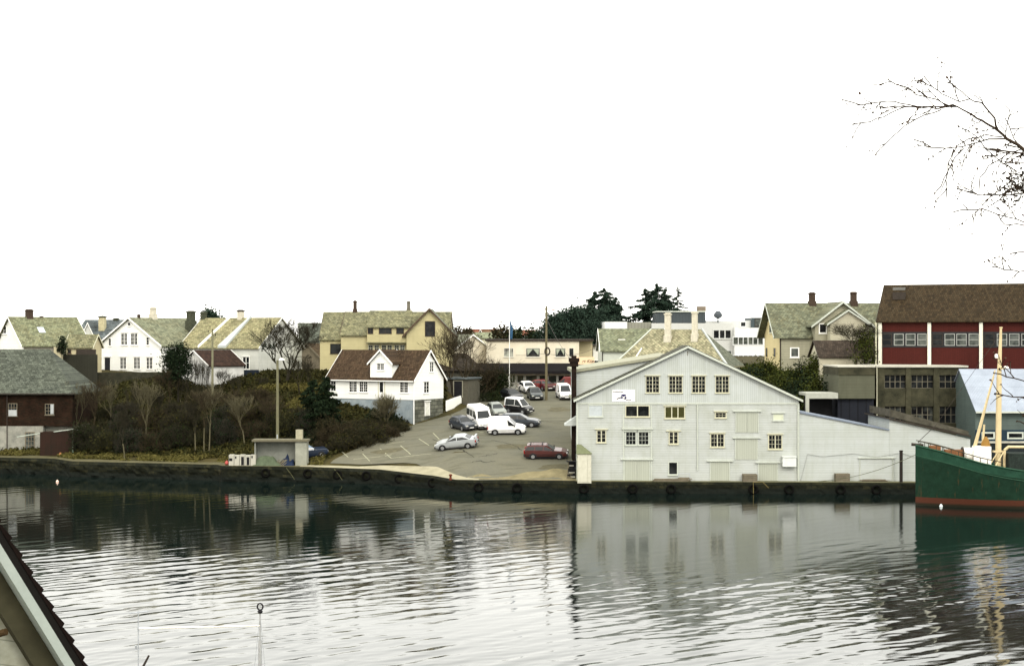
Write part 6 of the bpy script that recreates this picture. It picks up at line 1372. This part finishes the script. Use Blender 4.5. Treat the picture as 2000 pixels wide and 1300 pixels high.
def bare_tree(name, px, D, pyt, label, seed=1, lev=4, r=.18, spread=.55, mat=None, matt=None, lean=(0, 0), kids=3, group=None, stems=1, trunkf=.3, up=.12, cat='tree', zb_=None, minr=.014, wide=1.0, ivy=0, w=None, jit2=0):
    rs = np.random.RandomState(seed); x = X(px, D); g = G(x, D) if zb_ is None else zb_; H = Zp(pyt, D) - g
    T = empty(name, (x, D, g), 0, label, cat, group); segs = []; tr = MB(); cr = []
    for s_ in range(stems):
        if s_: tr.build('trunk', mat or BARK, T, smooth=True); tr = MB()
        off = rs.normal(size=2) * (.25 if stems > 1 else 0); p = np.array([off[0], off[1], -.3]); d = np.array([lean[0] + off[0]*.5, lean[1], 1.]); d /= np.linalg.norm(d); Lt = H * trunkf; q = p
        rr = r
        for i in range(4):
            d = d + rs.normal(size=3) * .05; d /= np.linalg.norm(d); q2 = q + d * (Lt + .3) / 4; tr.tube(q, q2, rr * (1.25 if i == 0 else 1), rr * .92, n=7); q = q2; rr *= .92
        nk = kids + 1
        for k_ in range(nk):
            a = 2 * math.pi * (k_ + rs.rand() * .6) / nk; tilt = spread * rs.uniform(.35, 1.2) * wide; nd = np.array([math.cos(a) * math.sin(tilt), math.sin(a) * math.sin(tilt), math.cos(tilt)]) + d * .3; nd /= np.linalg.norm(nd)
            branching(rs, q, nd, H * (1 - trunkf) * .31, rr * .75, lev - 1, segs, spread, up, kids, .70, .13, minr)
    tr.build('trunk', mat or BARK, T, smooth=True)
    f = Fast(); P0 = np.array([s_[0] for s_ in segs]); P1 = np.array([s_[1] for s_ in segs]); ra = np.array([s_[2] for s_ in segs]); rb = np.array([s_[3] for s_ in segs])
    # scale crown height to fit
    top = P1[:, 2].max(); z0 = H * trunkf
    sc_ = (H - z0) / max(.1, top - z0); wd = np.percentile(np.abs(P1[:, 0] - P1[:, 0].mean()), 97) * 2; sw = (w or H * .62) / wd
    for A in (P0, P1):
        A[:, 2] = np.where(A[:, 2] > z0, z0 + (A[:, 2] - z0) * sc_, A[:, 2]); up_ = sstep((A[:, 2] - z0 * .8) / (H * .15) + (np.hypot(A[:, 0], A[:, 1]) > .5 * 1.0) * 0); A[:, 0] *= 1 + (sw - 1) * up_; A[:, 1] *= 1 + (sw - 1) * up_
    f.twigs(P0, P1, ra, rb)
    f.build('crown', matt or TWIG, T)
    if ivy:
        f = Fast(); m_ = rs.rand(len(P0)) < ivy; pp = P0[m_] ; pp = pp[pp[:, 2] < H * .7]; pp = np.repeat(pp, 20, 0) + rs.normal(size=(len(pp) * 20, 3)) * .12; f.leaves(pp, .13, rs); f.build('ivy', DARKGRN, T)
    return T
DARKGRN = leafm('dark_evergreen', (.005, .010, .005), (.009, .017, .008), (.018, .028, .011))
CONIF = leafm('conifer_blue_green', (.010, .020, .015), (.019, .034, .024), (.034, .052, .034))
SCRUB = leafm('winter_scrub', (.012, .015, .005), (.024, .025, .008), (.052, .044, .012))
SCRUBG = leafm('green_scrub', (.005, .010, .004), (.011, .018, .006), (.026, .031, .009))
BROWNB = leafm('brown_bramble', (.012, .013, .007), (.024, .020, .010), (.042, .032, .014))
GRASSY = leafm('dry_grass', (.045, .044, .011), (.072, .066, .018), (.12, .10, .034))
IVY = leafm('ivy_bank', (.009, .017, .005), (.028, .038, .008), (.075, .078, .014))
def clumpy(rs, n, fn, k=40, tight=.28):
    """points in clusters: centres from fn(m) and gaussian tufts round them"""
    c = fn(k); idx = rs.randint(0, len(c), n); s_ = rs.uniform(.5, 1.5, (len(c), 1)) * tight
    return c[idx] + rs.normal(size=(n, 3)) * s_[idx] * np.array([1.1, 1.1, .8])
def bush(name, px, D, w, h, label, mat, seed, n=2600, size=.16, group=None, cat='shrub', zb_=None, depth=None, twig=None, k=34, tight=.16, loc=None, tw=0, tl=1.0):
    rs = np.random.RandomState(seed); x = X(px, D) if loc is None else loc[0]; D = D if loc is None else loc[1]; g = G(x, D) if zb_ is None else zb_
    T = empty(name, (x, D, g), 0, label, cat, group); dp = depth or w * .7
    def fn(m):
        a = rs.uniform(0, 2*math.pi, m); rr = rs.uniform(.25, 1, m) ** .5; z = rs.uniform(.05, 1, m); e = np.sqrt(np.clip(1 - (z * .92) ** 2, 0.05, 1))
        return np.stack([np.cos(a) * rr * e * w/2, np.sin(a) * rr * e * dp/2, z * h * rs.uniform(.8, 1.05, m)], 1)
    f = Fast(); c = fn(k); st = np.zeros_like(c); st[:, 0] = c[:, 0] * .15; st[:, 1] = c[:, 1] * .15; f.twigs(st, c, .035, .012)
    e_ = c[rs.randint(0, len(c), n // 12)]; f.twigs(e_, e_ + rs.normal(size=e_.shape) * tight * 2.2 + np.array([0, 0, .12]), .012, .007)
    if tw:
        c0 = c[rs.randint(0, len(c), tw)]; c0 = c0 + rs.normal(size=c0.shape) * tight; c0[:, 2] = np.maximum(c0[:, 2] * .8, .1); dd_ = rs.normal(size=c0.shape) * .45 + np.array([0, 0, 1.]) + c0 * np.array([.25, .25, 0]); dd_ /= np.linalg.norm(dd_, axis=1)[:, None]
        ln_ = rs.uniform(.35, 1.15, (tw, 1)) * tl; mid = c0 + dd_ * ln_ * .5; f.twigs(c0, mid, .016, .011); f.twigs(mid, mid + (dd_ + rs.normal(size=dd_.shape) * .3) * ln_ * .5, .011, .007); f.twigs(mid, mid + (dd_ + rs.normal(size=dd_.shape) * .6) * ln_ * .4, .009, .006)
    f.build('stems', twig or TWIG, T)
    f = Fast(); idx = rs.randint(0, len(c), n); sg = rs.uniform(.6, 1.5, (len(c), 1)) * tight * (w + h) / 3
    f.leaves(c[idx] + rs.normal(size=(n, 3)) * sg[idx], size, rs); f.build('foliage', mat, T); return T
def conifer(name, px, D, pyt, w, label, seed, mat=None, zb_=None, group=None, n=9000, size=.22, bare=.08, taper=1.0, cat='tree', loose=1.0, pyb=None, droop=.18):
    rs = np.random.RandomState(seed); x = X(px, D); g = G(x, D) if zb_ is None else zb_; H = Zp(pyt, D) - g; T = empty(name, (x, D, g), 0, label, cat, group)
    m = MB(); m.tube((0, 0, -.4), (0, 0, H * .97), max(.12, H * .016), .02, n=7); m.build('trunk', BARK, T, smooth=True)
    f = Fast(); nb_ = int(26 + H * 5); A, B, C = [], [], []
    for i in range(nb_):
        u = bare + (1 - bare) * (i + rs.rand()) / nb_; z = u * H; L_ = w / 2 * (1 - u) ** taper * rs.uniform(.6, 1.18) + .15; a = rs.uniform(0, 6.283)
        p0 = np.array([0, 0, z]); p1 = p0 + np.array([math.cos(a) * L_, math.sin(a) * L_, -L_ * droop + L_ * .05]); A.append(p0); B.append(p1)
        k_ = int(n / nb_ * (L_ / (w / 4)) ** 1.1) + 6; t_ = rs.uniform(.1, 1.04, k_); pp = p0 + (p1 - p0) * t_[:, None]; pp += rs.normal(size=pp.shape) * np.array([.16, .16, .085]) * (L_ * .45 + .25) * loose * (1.1 - .5 * t_[:, None]); C.append(pp)
    f.twigs(A, B, .05, .015); f.build('branches', BARK, T); f = Fast(); f.leaves(np.concatenate(C), size, rs, 1.9); f.build('crown', mat or CONIF, T); return T
# distant dark conifers
for i, (px, D, pyt, w, lab, n, sz_, lo) in enumerate((
    (1180, 250, 563, 14.5, 'tallest dark spruce of the clump left of the office block', 15000, .30, 1.2), (1201, 252, 581, 9.5, 'dark spruce forming the right side of the clump behind the slate roof', 6000, .34, 1.2),
    (1161, 252, 569, 11, 'dark spruce with second highest top left of the tallest', 7000, .34, 1.2), (1284, 248, 554, 14.0, 'tall dark spruce standing behind the office penthouse', 12000, .30, 1.1),
    (1260, 250, 564, 12, 'dark spruce left half of the pair behind the penthouse', 7000, .30, 1.1), (1300, 251, 562, 6.0, 'slim spruce right beside the tall one behind the penthouse', 4000, .28, 1.0),
    (1323, 249, 560, 7.0, 'open branched thin spruce right of the others against the sky', 3200, .22, .6), (1042 - 27, 300, 640, 3.5, 'small dark pointed tree on the horizon beside the far white house', 1600, .3, 1))):
    conifer('spruce_tree', px, D, pyt, w, lab, 30 + i, CONIF, group='dark spruces on the skyline', n=int(n * 1.5), size=sz_ * .78, loose=lo, taper=.72)
for i, (px, D, pyt, w, h, lab) in enumerate(((1139, 246, 602, 5.2, 4.8, 'round topped dark pine at the left of the spruce clump'), (1115, 244, 605, 4.4, 5.2, 'leaning dark pine second from the left of the skyline clump'), (1086, 240, 618, 4.0, 3.6, 'leftmost low dark pine just right of the power pole'), (1155, 247, 612, 7.0, 5.0, 'broad dark pine filling the clump centre'), (1150, 243, 636, 11.0, 4.5, 'dark undergrowth pine at the foot of the skyline clump'))):
    zt = Zp(pyt, D); b = bush('pine_tree', px, D, w, h, lab, CONIF, 60 + i, n=8000, size=.26, group='dark rounded pines on the skyline', cat='tree', zb_=zt - h, k=60, tight=.14)
    m = MB(); m.tube((0, 0, -(zt - h) + 8), (.2, 0, h * .6), .25, .12, n=7); m.build('trunk', BARK, b)
for i, (px, pyt, w, h, mt_, lab) in enumerate(((900, 641, 6, 2.6, BROWNB, 'bare reddish tree crown on the horizon left of the red roofs'), (982, 640, 5, 3, BROWNB, 'pale bare shrubby tree left of the blue pennant on the horizon'), (1022, 648, 9, 2.0, SCRUBG, 'green dark hedge on the horizon right of the pennant'), (1048, 651, 4, 2.2, CONIF, 'dark round evergreen just above the shop roof'), (1100, 655, 5, 2.4, BROWNB, 'reddish shrub above the right end of the shop roof'), (412, 608, 3.2, 2.0, CONIF, 'dark evergreen tuft behind the ridge chimneys'))):
    D = 262 if i != 5 else 222; zt = Zp(pyt, D); bush('distant_tree', px, D, w, h, lab, mt_, 80 + i, n=1500, size=.3, group='small trees on the horizon', cat='tree', zb_=zt - h)
# ridge trees
for _a in ((347, 187.5, 3.3, 3.9, 678), (341, 187.2, 2.6, 2.2, 700)):
    if _a[0] == 347: T_ev = bush('dark_evergreen', _a[0], _a[1], _a[2], _a[3], 'dark dense evergreen in front of the white garden shed and gable house', DARKGRN, 3, n=6500, size=.17, cat='tree', zb_=Zp(_a[4], 187) - _a[3], k=46, tight=.17)
m = MB(); m.tube((.1, 0, -3), (0, 0, 2.6), .13, .07, n=7); m.build('trunk', BARK, T_ev)
bush('round_shrub', 121, 193, 1.0, 2.2, 'small dark evergreen shrub on the cream wall end', DARKGRN, 4, n=900, zb_=Zp(692, 193), size=.14)
bare_tree('bare_tree', 561, 189.5, 613, 'large bare tree in front of the pale gable wall, behind the lamp pole', 17, 6, .25, .62, lean=(0, 0), kids=2, trunkf=.14, up=.10, minr=.014, wide=.85, w=6.4, jit2=1)
bare_tree('bare_tree', 545, 189.8, 640, 'second dark bare stem standing left of the large bare tree', 15, 4, .18, .45, kids=2, trunkf=.35, ivy=.06, w=4.0)
for i, (px, D, pyt, s_, lab, mm) in enumerate(((376, 188.6, 692, 21, 'small bare tree in front of the white shed gable', BARK), (395, 188.2, 706, 22, 'thin bare sapling at the corner of the white shed', BARK), (432, 188, 716, 23, 'small bare tree before the long side of the white shed', BARKL), (458, 187.5, 728, 24, 'low bare sapling at the right end of the white shed', BARK), (352, 187, 735, 25, 'low bare shrub below the dark evergreen', BARKL), (505, 188, 735, 27, 'bare sapling by the dark blue gate', BARK), (600, 188.5, 700, 28, 'bare young tree between the large bare tree and the dark conifer', BARK))):
    bare_tree('bare_sapling', px, D, pyt, lab, s_, 4, .06, .45, mat=mm, matt=TWIG, group='bare saplings along the ridge', stems=2, trunkf=.2, minr=.009, kids=2, up=.2, w=1.8)
for i, (px, D, pyt, s_, lab, mm, tf) in enumerate(((243, 169.6, 788, 41, 'pale forked bare tree at the foot of the slope on the left', BARKL, .4), (408, 170.0, 745, 42, 'tall thin pale trunk, right one of the close pair on the slope', BARKL, .55), (399, 170.3, 755, 43, 'tall thin pale trunk, left one of the close pair on the slope', BARKL, .55), (381, 170.4, 770, 44, 'thin bare trunk left of the close pair on the slope', BARKL, .5), (478, 170.6, 760, 45, 'bare tree with pale stems halfway up the slope right of the pair', BARKL, .4), (182, 176, 735, 46, 'thin bare tree on the slope right of the slate roof', BARK, .4), (303, 177, 752, 47, 'bare tree on the middle of the wooded slope', BARK, .3), (150, 178, 742, 48, 'bare tree next to the slate roof corner', BARK, .35), (430, 178, 755, 49, 'bare tree high on the slope under the white shed', BARK, .3), (262, 180, 742, 50, 'slender bare tree under the white gable house', BARK, .3), (215, 182, 740, 51, 'bare tree below the wall of the white gable house', BARK, .3), (330, 186, 715, 52, 'bare tree just left of the dark evergreen', BARK, .25), (585, 186, 690, 53, 'bare tree right of the lamp pole at the top of the bank', BARK, .3), (285, 175, 735, 54, 'tall bare tree in the middle of the wooded slope', BARKL, .35), (525, 173, 760, 55, 'bare tree behind the left end of the concrete shelter', BARK, .3))):
    bare_tree('slope_tree', px, D, pyt, lab, s_, 5, .08, .42, mat=mm, matt=(TWIG, BARKL, TWIGR)[i % 3], group='bare trees on the wooded slope', trunkf=tf * .7, minr=.010, kids=2, up=.2, w=2.2 + (i % 3) * .7)
# shrubs covering the slope
rs0 = np.random.RandomState(77); sl_ = []
def shrub_row(px0, px1, n, D0, D1, hw, hh, mats, nm, cat, grp, lab, seed, nn=1500, size=.15):
    r = np.random.RandomState(seed)
    for i in range(n):
        px = px0 + (px1 - px0) * (i + .5 + r.uniform(-.35, .35)) / n; D = r.uniform(D0, D1); w = r.uniform(*hw); h = r.uniform(*hh)
        bush(nm, px, D, w, h, None, mats[i % len(mats)], seed * 100 + i, n=int(nn * .5), size=size * .9, group=grp, cat=cat, tw=1200, twig=(TWIG, OLTW, GRTW, TWIGR)[i % 4]); sl_.append((px, D))
        COLLECT.append((bpy.data.objects[-1] if False else None))
        T = LASTS.pop(); 
        T['label'] = lab(px, D, i, n)
LASTS = []; COLLECT = []
_bush = bush
def bush(*a, **k):
    T = _bush(*a, **k); LASTS.append(T); return T
ordn = ['leftmost', 'second', 'third', 'fourth', 'fifth', 'sixth', 'seventh', 'eighth', 'ninth', 'tenth', 'eleventh', 'twelfth', 'thirteenth', 'fourteenth']
shrub_row(150, 640, 11, 171.8, 173.8, (3.2, 4.6), (1.6, 2.9), [SCRUBG, SCRUB, DARKGRN, SCRUBG], 'slope_shrub', 'shrub', 'shrubs along the foot of the slope', lambda px, D, i, n: '%s shrub from the left along the foot of the wooded slope' % ordn[i], 5, 2600, .17)
shrub_row(130, 640, 11, 175, 178, (3.4, 5.0), (1.8, 2.9), [SCRUB, BROWNB, SCRUBG, SCRUB], 'slope_shrub', 'shrub', 'shrubs halfway up the slope', lambda px, D, i, n: '%s shrub from the left halfway up the wooded slope' % ordn[i], 6, 2600, .17)
shrub_row(130, 520, 8, 180, 188, (3.0, 4.2), (1.0, 1.9), [DARKGRN, SCRUB, BROWNB], 'slope_shrub', 'shrub', 'shrubs at the top of the slope', lambda px, D, i, n: '%s shrub from the left at the top of the wooded slope' % ordn[i], 7, 2200, .17)
conifer('drooping_conifer', 637, 172.5, 736, 5.4, 'broad dark drooping conifer left of the white cottage', 8, DARKGRN, n=12000, size=.2, taper=.6, bare=.02, loose=1.1, droop=.3)
conifer('drooping_conifer', 612, 175, 742, 5.0, 'smaller dark conifer half hidden left of the broad one', 9, DARKGRN, n=6000, size=.2, taper=.6, bare=.02, loose=1.1)
# bramble bank below the cottage along the lot
bb = [(672, 167.8, 3.4, 1.8), (690, 169, 4.4, 2.0), (668, 170, 4.4, 2.6), (722, 170.3, 4.2, 1.8), (700, 173, 4.6, 1.5), (748, 172.5, 3.6, 1.3), (738, 175, 4.0, 1.0), (772, 175, 3.0, .9), (640, 169.5, 3.0, 2.3), (715, 175.5, 4.4, .9), (640, 171, 4, 2.8)]
for i, (px, D, w, h) in enumerate(bb):
    bush('bramble_bush', px, D, w, h, 'brown bramble bush below the cottage, %s nearest the quay' % ordn[i].replace('leftmost', 'the one'), BROWNB if i % 3 else SCRUB, 300 + i, n=1700, size=.12, tw=1500, tl=.5, twig=(TWIG, OLTW, TWIGR)[i % 3], group='brown bramble bushes on the bank below the cottage')
bush('dark_shrub', 762, 176.2, 2.4, 1.7, 'dark green shrub against the blue grey cottage foundation', DARKGRN, 350, n=2600, size=.14)
bush('foundation_shrub', 735, 177, 2.4, 1.5, 'dark green shrub under the cottage door', DARKGRN, 351, n=2200, size=.14)
bare_tree('bare_sapling', 758, 175.6, 765, 'pale leafless bush in front of the cottage door', 71, 4, .04, .6, mat=BARKL, matt=BARKL, stems=3, trunkf=.1, minr=.01)
# back of the lot
bare_tree('bare_tree', 888, 190, 628, 'wide bare brown tree behind the cottage in front of the yellow villa', 91, 5, .17, .6, mat=BARK, matt=TWIGR, stems=2, kids=2, trunkf=.20, wide=1.2, minr=.014, up=.12, w=7.6)
bare_tree('bare_tree', 862, 191, 650, 'slim bare tree just behind the cottage gable', 93, 4, .08, .5, matt=TWIGR, stems=2, trunkf=.2, kids=2, w=4)
bare_tree('bare_tree', 935, 194, 690, 'low wide bare tree over the dark hedge', 94, 4, .10, .7, matt=TWIGR, stems=3, trunkf=.15, wide=1.2, kids=2, w=6)
bush('clipped_hedge', 975, 197, 2.8, 3.3, 'dense dark clipped hedge left of the shop windows', SCRUBG, 95, n=4200, size=.15, cat='hedge', tight=.2)
bush('clipped_hedge', 950, 196.5, 3.2, 3.2, 'brownish hedge left of the clipped green one', BROWNB, 96, n=3600, size=.15, cat='hedge')
bush('clipped_hedge', 924, 195.5, 3.0, 3.0, 'dark hedge beside the garage doorway', DARKGRN, 97, n=3000, size=.15, cat='hedge')
bush('low_shrub', 962, 192.5, 3.0, 1.0, 'low green shrub behind the black car', SCRUBG, 99, n=1600, size=.12)
# ivy bank on the right
ib = [(1462, 181, 5, 3.2, 716), (1500, 183, 5.2, 3.2, 704), (1545, 182, 5.4, 3.4, 712), (1585, 181, 5.2, 3.6, 706), (1480, 177, 5, 3.4, 735), (1525, 177.5, 5, 3.6, 730), (1570, 176, 5, 3.6, 735), (1612, 173.5, 4.6, 3.4, 728), (1602, 178, 4.4, 3.4, 692), (1625, 170, 3.6, 2.8, 745), (1440, 183, 4, 2.6, 716), (1590, 171, 4.2, 3, 755), (1550, 172, 4.6, 3.2, 760)]
for i, (px, D, w, h, pyt) in enumerate(ib):
    bush('ivy_bush', px, D, w, h, 'ivy covered bush on the green bank behind the storehouse, ' + ('upper left', 'upper, below the yellow gable', 'upper middle', 'upper right beside the annex', 'middle left', 'centre', 'middle, left of the annex wall', 'right, against the annex wall', 'topmost under the villa window', 'lowest right by the grey building', 'far left by the office', 'low, above the loading canopy', 'low centre above the storehouse eave')[i], IVY if i % 3 else DARKGRN, 400 + i, n=4200, size=.17, group='ivy bushes on the bank behind the storehouse', zb_=Zp(pyt + 9, D) - h)
bare_tree('bare_tree', 1672, 173.5, 622, 'bare bush-like tree in front of the grey villa porch', 120, 5, .09, .55, matt=TWIG, mat=BARKL, stems=2, trunkf=.25, kids=2, minr=.011, zb_=Zp(713, 173.5), w=5.5)
bush('evergreen_shrub', 1690, 172.8, 2.2, 3.6, 'dark green shrub growing through the brown annex roof line', IVY, 121, n=1800, size=.15, zb_=Zp(712, 172.8))
# grass tufts along the foot of the slope (stuff)
rs = np.random.RandomState(9); f = Fast(); n = 26000; px = rs.uniform(-40, 640, n); dd = rs.uniform(1.2, 8, n) ** 1.0; xx = (px - 1000) / FP * 168; yy = np.interp(xx, QX, QD) + dd; zz = gz(xx, yy); keep = np.array([noise.noise(Vector((a * .35, b * .5, 2))) for a, b in zip(xx, yy)]) > -.1; xx, yy, zz = xx[keep], yy[keep], zz[keep]
f.leaves(np.stack([xx, yy, zz + rs.uniform(0, .22, len(xx))], 1), .2, rs, 2.2); 
n = 30000; xx = X(np.random.RandomState(3).uniform(480, 640, n), 180); yy = np.random.RandomState(4).uniform(172, 188, n); keep = np.array([noise.noise(Vector((a * .3, b * .3, 8))) for a, b in zip(xx, yy)]) > -.05; xx, yy = xx[keep], yy[keep]
f.leaves(np.stack([xx, yy, gz(xx, yy) + rs.uniform(.05, .5, len(xx))], 1), .2, rs, 2.2)
tag(f.build('dry_grass', GRASSY), kind='stuff')
f = Fast(); n = 60000; xx = rs.uniform(-60, -8, n); yy = rs.uniform(164, 196, n); ok = (xx < xb(yy) - 1.0) & (yy > np.interp(xx, QX, QD) + 4); xx, yy = xx[ok], yy[ok]; zz = gz(xx, yy)
f.leaves(np.stack([xx, yy, zz + rs.uniform(0, .4, len(xx))], 1), .26, rs, 1.8); tag(f.build('ground_cover', SCRUB), kind='stuff')
f = Fast(); n = 26000; xx = rs.uniform(15, 60, n); yy = rs.uniform(168, 190, n); zz = gz(xx, yy); ok = zz > 2.5; f.leaves(np.stack([xx[ok], yy[ok], zz[ok] + rs.uniform(0, .3, ok.sum())], 1), .3, rs, 1.8); tag(f.build('ivy_cover', IVY), kind='stuff')
# near tree on the right edge: limbs reach into the frame
NTr = empty('near_budding_tree', (X(2420, 14), 14, 10.3), 0, 'near leafless tree whose budding twigs hang into the upper right corner', 'tree'); O4 = np.array(NTr.location)
def Q(px, py, D=14.0): return np.array(P(px, py, D)) - O4
m = MB(); m.tube((0, 0, -.6), (.05, 0, 4.2), .22, .17, n=10); m.tube((.05, 0, 4.2), (0, .1, 8.0), .17, .07, n=9); m.build('trunk', BARK, NTr, smooth=True)
NTW = plain('near_twig', (.036, .025, .017), .9, .3, 8); rs = np.random.RandomState(33); f = Fast(); buds = []
PX = 14 / FP
def limb(pts, r0, r1, sub=2, D=14.0, dens=1.0, ln=60):
    P_ = [Q(a, b, D + 0.25 * math.sin(a * .02)) for a, b in pts]; path = []
    for a, b in zip(P_[:-1], P_[1:]):
        k = max(2, int(np.linalg.norm(b - a) / (14 * PX)))
        for i in range(k): path.append(a + (b - a) * i / k + rs.normal(size=3) * .9 * PX)
    path.append(P_[-1]); n = len(path); rr = np.maximum(r1 + (r0 - r1) * (1 - np.linspace(0, 1, n)) ** 1.7, 1.15) * PX
    for i in range(n - 1): f.twigs([path[i]], [path[i+1]], rr[i] * 1.15, rr[i+1] * 1.15)
    buds.append((path[-1], 2.2))
    if sub <= 0:
        for i in range(1, n):
            if rs.rand() < .55: buds.append((path[i], 1.5))
        return
    for i in range(2, n - 1):
        if rs.rand() < .42 * dens:
            d = path[i+1] - path[i]; d /= np.linalg.norm(d); s_ = 1 if rs.rand() < .5 else -1; an = rs.uniform(.35, .9) * s_; ca_, sa_ = math.cos(an), math.sin(an)
            nd = np.array([d[0]*ca_ - d[2]*sa_, d[1] + rs.normal() * .35, d[0]*sa_ + d[2]*ca_]); L_ = ln * rs.uniform(.5, 1.2) * PX; q = path[i]; steps = 5; rad = max(1.35, rr[i] / PX * .5) * PX; prev = q
            for j in range(steps):
                nd = nd + np.array([0, 0, -.05]) + rs.normal(size=3) * .12; nd /= np.linalg.norm(nd); nx_ = prev + nd * L_ / steps; f.twigs([prev], [nx_], rad * (1 - j / 7), rad * (1 - (j+1) / 7)); 
                if rs.rand() < .35: buds.append((nx_, 1.7))
                if rs.rand() < .55 and sub > 1:
                    e = nx_ + (nd + rs.normal(size=3) * .6) * L_ * .3; f.twigs([nx_], [e], rad * .75, rad * .5); buds.append((e, 2.0))
                prev = nx_
            buds.append((prev, 2.4))
limb([(2420, 430), (2200, 385), (2080, 340), (2000, 293), (1965, 270), (1945, 252), (1925, 240), (1880, 215), (1860, 206), (1800, 210), (1765, 208), (1720, 212)], 11, 1.0, 2)
limb([(1867, 206), (1830, 212), (1770, 209), (1740, 222), (1700, 238), (1665, 243)], 1.6, .6, 1)
limb([(1860, 212), (1830, 195), (1790, 185), (1775, 172), (1750, 165), (1735, 155)], 1.7, .6, 2)
limb([(1840, 214), (1805, 225), (1770, 245), (1740, 270), (1710, 302)], 1.3, .5, 1, ln=45)
limb([(1790, 208), (1760, 200), (1720, 198), (1680, 205), (1645, 195)], 1.2, .5, 1, ln=45)
limb([(1948, 254), (1940, 232), (1928, 212), (1915, 200), (1895, 194), (1872, 200), (1840, 185), (1820, 168), (1803, 148)], 2.4, .7, 2)
limb([(1895, 194), (1880, 180), (1862, 168), (1850, 152)], 1.0, .5, 1, ln=35)
limb([(1963, 272), (1930, 272), (1895, 282), (1860, 290), (1820, 288), (1786, 273)], 1.8, .6, 2)
limb([(1955, 268), (1925, 264), (1890, 272), (1868, 285)], 1.4, .6, 1)
limb([(1883, 289), (1865, 305), (1850, 335), (1838, 362), (1825, 378)], 1.2, .6, 1, ln=50)
limb([(1862, 290), (1853, 320), (1850, 350), (1848, 385)], 1.0, .5, 1, ln=50)
limb([(1912, 271), (1925, 292), (1945, 308), (1960, 320), (1985, 335)], 1.3, .6, 1)
limb([(1995, 292), (1972, 298), (1950, 312), (1930, 325), (1915, 345), (1912, 375)], 1.5, .6, 2)
limb([(1990, 285), (1975, 255), (1962, 230)], 1.2, .5, 1, ln=50); limb([(2030, 300), (2010, 250), (1975, 252)], 1.2, .5, 1, ln=50)
limb([(2200, 420), (2080, 400), (2000, 378), (1960, 382), (1910, 381), (1870, 368)], 3.4, .7, 2, ln=55)
limb([(2200, 470), (2080, 450), (2000, 434), (1950, 418), (1920, 408), (1880, 410), (1862, 414)], 3, .7, 2, ln=50)
limb([(2080, 440), (2020, 440), (1985, 440), (1960, 438), (1950, 420)], 1.6, .6, 1, ln=40)
limb([(2200, 540), (2060, 500), (2000, 493), (1975, 495)], 2.0, .6, 1, ln=45); limb([(2150, 560), (2040, 530), (1990, 530), (1960, 526), (1938, 521)], 1.6, .6, 2, ln=45)
limb([(2200, 800), (2060, 760), (2000, 745), (1965, 735), (1940, 728)], 2.0, .6, 2, ln=50); limb([(2150, 790), (2050, 780), (2000, 776), (1960, 772), (1944, 768)], 1.6, .6, 1, ln=50); limb([(2150, 860), (2040, 830), (2000, 826), (1985, 822)], 1.4, .6, 1, ln=50)
f.build('branches', NTW, NTr)
f = Fast(); bp = np.array([b[0] for b in buds]); bs = np.array([b[1] for b in buds]); rep = np.repeat(bp, 2, 0) + rs.normal(size=(len(bp)*2, 3)) * .7 * PX; f.leaves(rep, 3.8 * PX, rs, 1.7); f.build('buds', plain('near_bud', (.06, .035, .022), .9, .3, 8), NTr)
f = Fast(); c = np.concatenate([Q(1985, 345, 14.3)[None] + rs.normal(size=(70, 3)) * np.array([20, 12, 22]) * PX, Q(1970, 375, 14.3)[None] + rs.normal(size=(50, 3)) * np.array([14, 10, 10]) * PX]); c = c[rs.randint(0, len(c), 190)] + rs.normal(size=(190, 3)) * 3 * PX; f.leaves(c, 5 * PX, rs, 2.6)
e_ = Q(1990, 360, 14.3)[None] + rs.normal(size=(120, 3)) * np.array([22, 14, 22]) * PX; f.twigs(e_, e_ + rs.normal(size=e_.shape) * 16 * PX, .8 * PX, .5 * PX); f.build('twig_cluster', NTW, NTr)
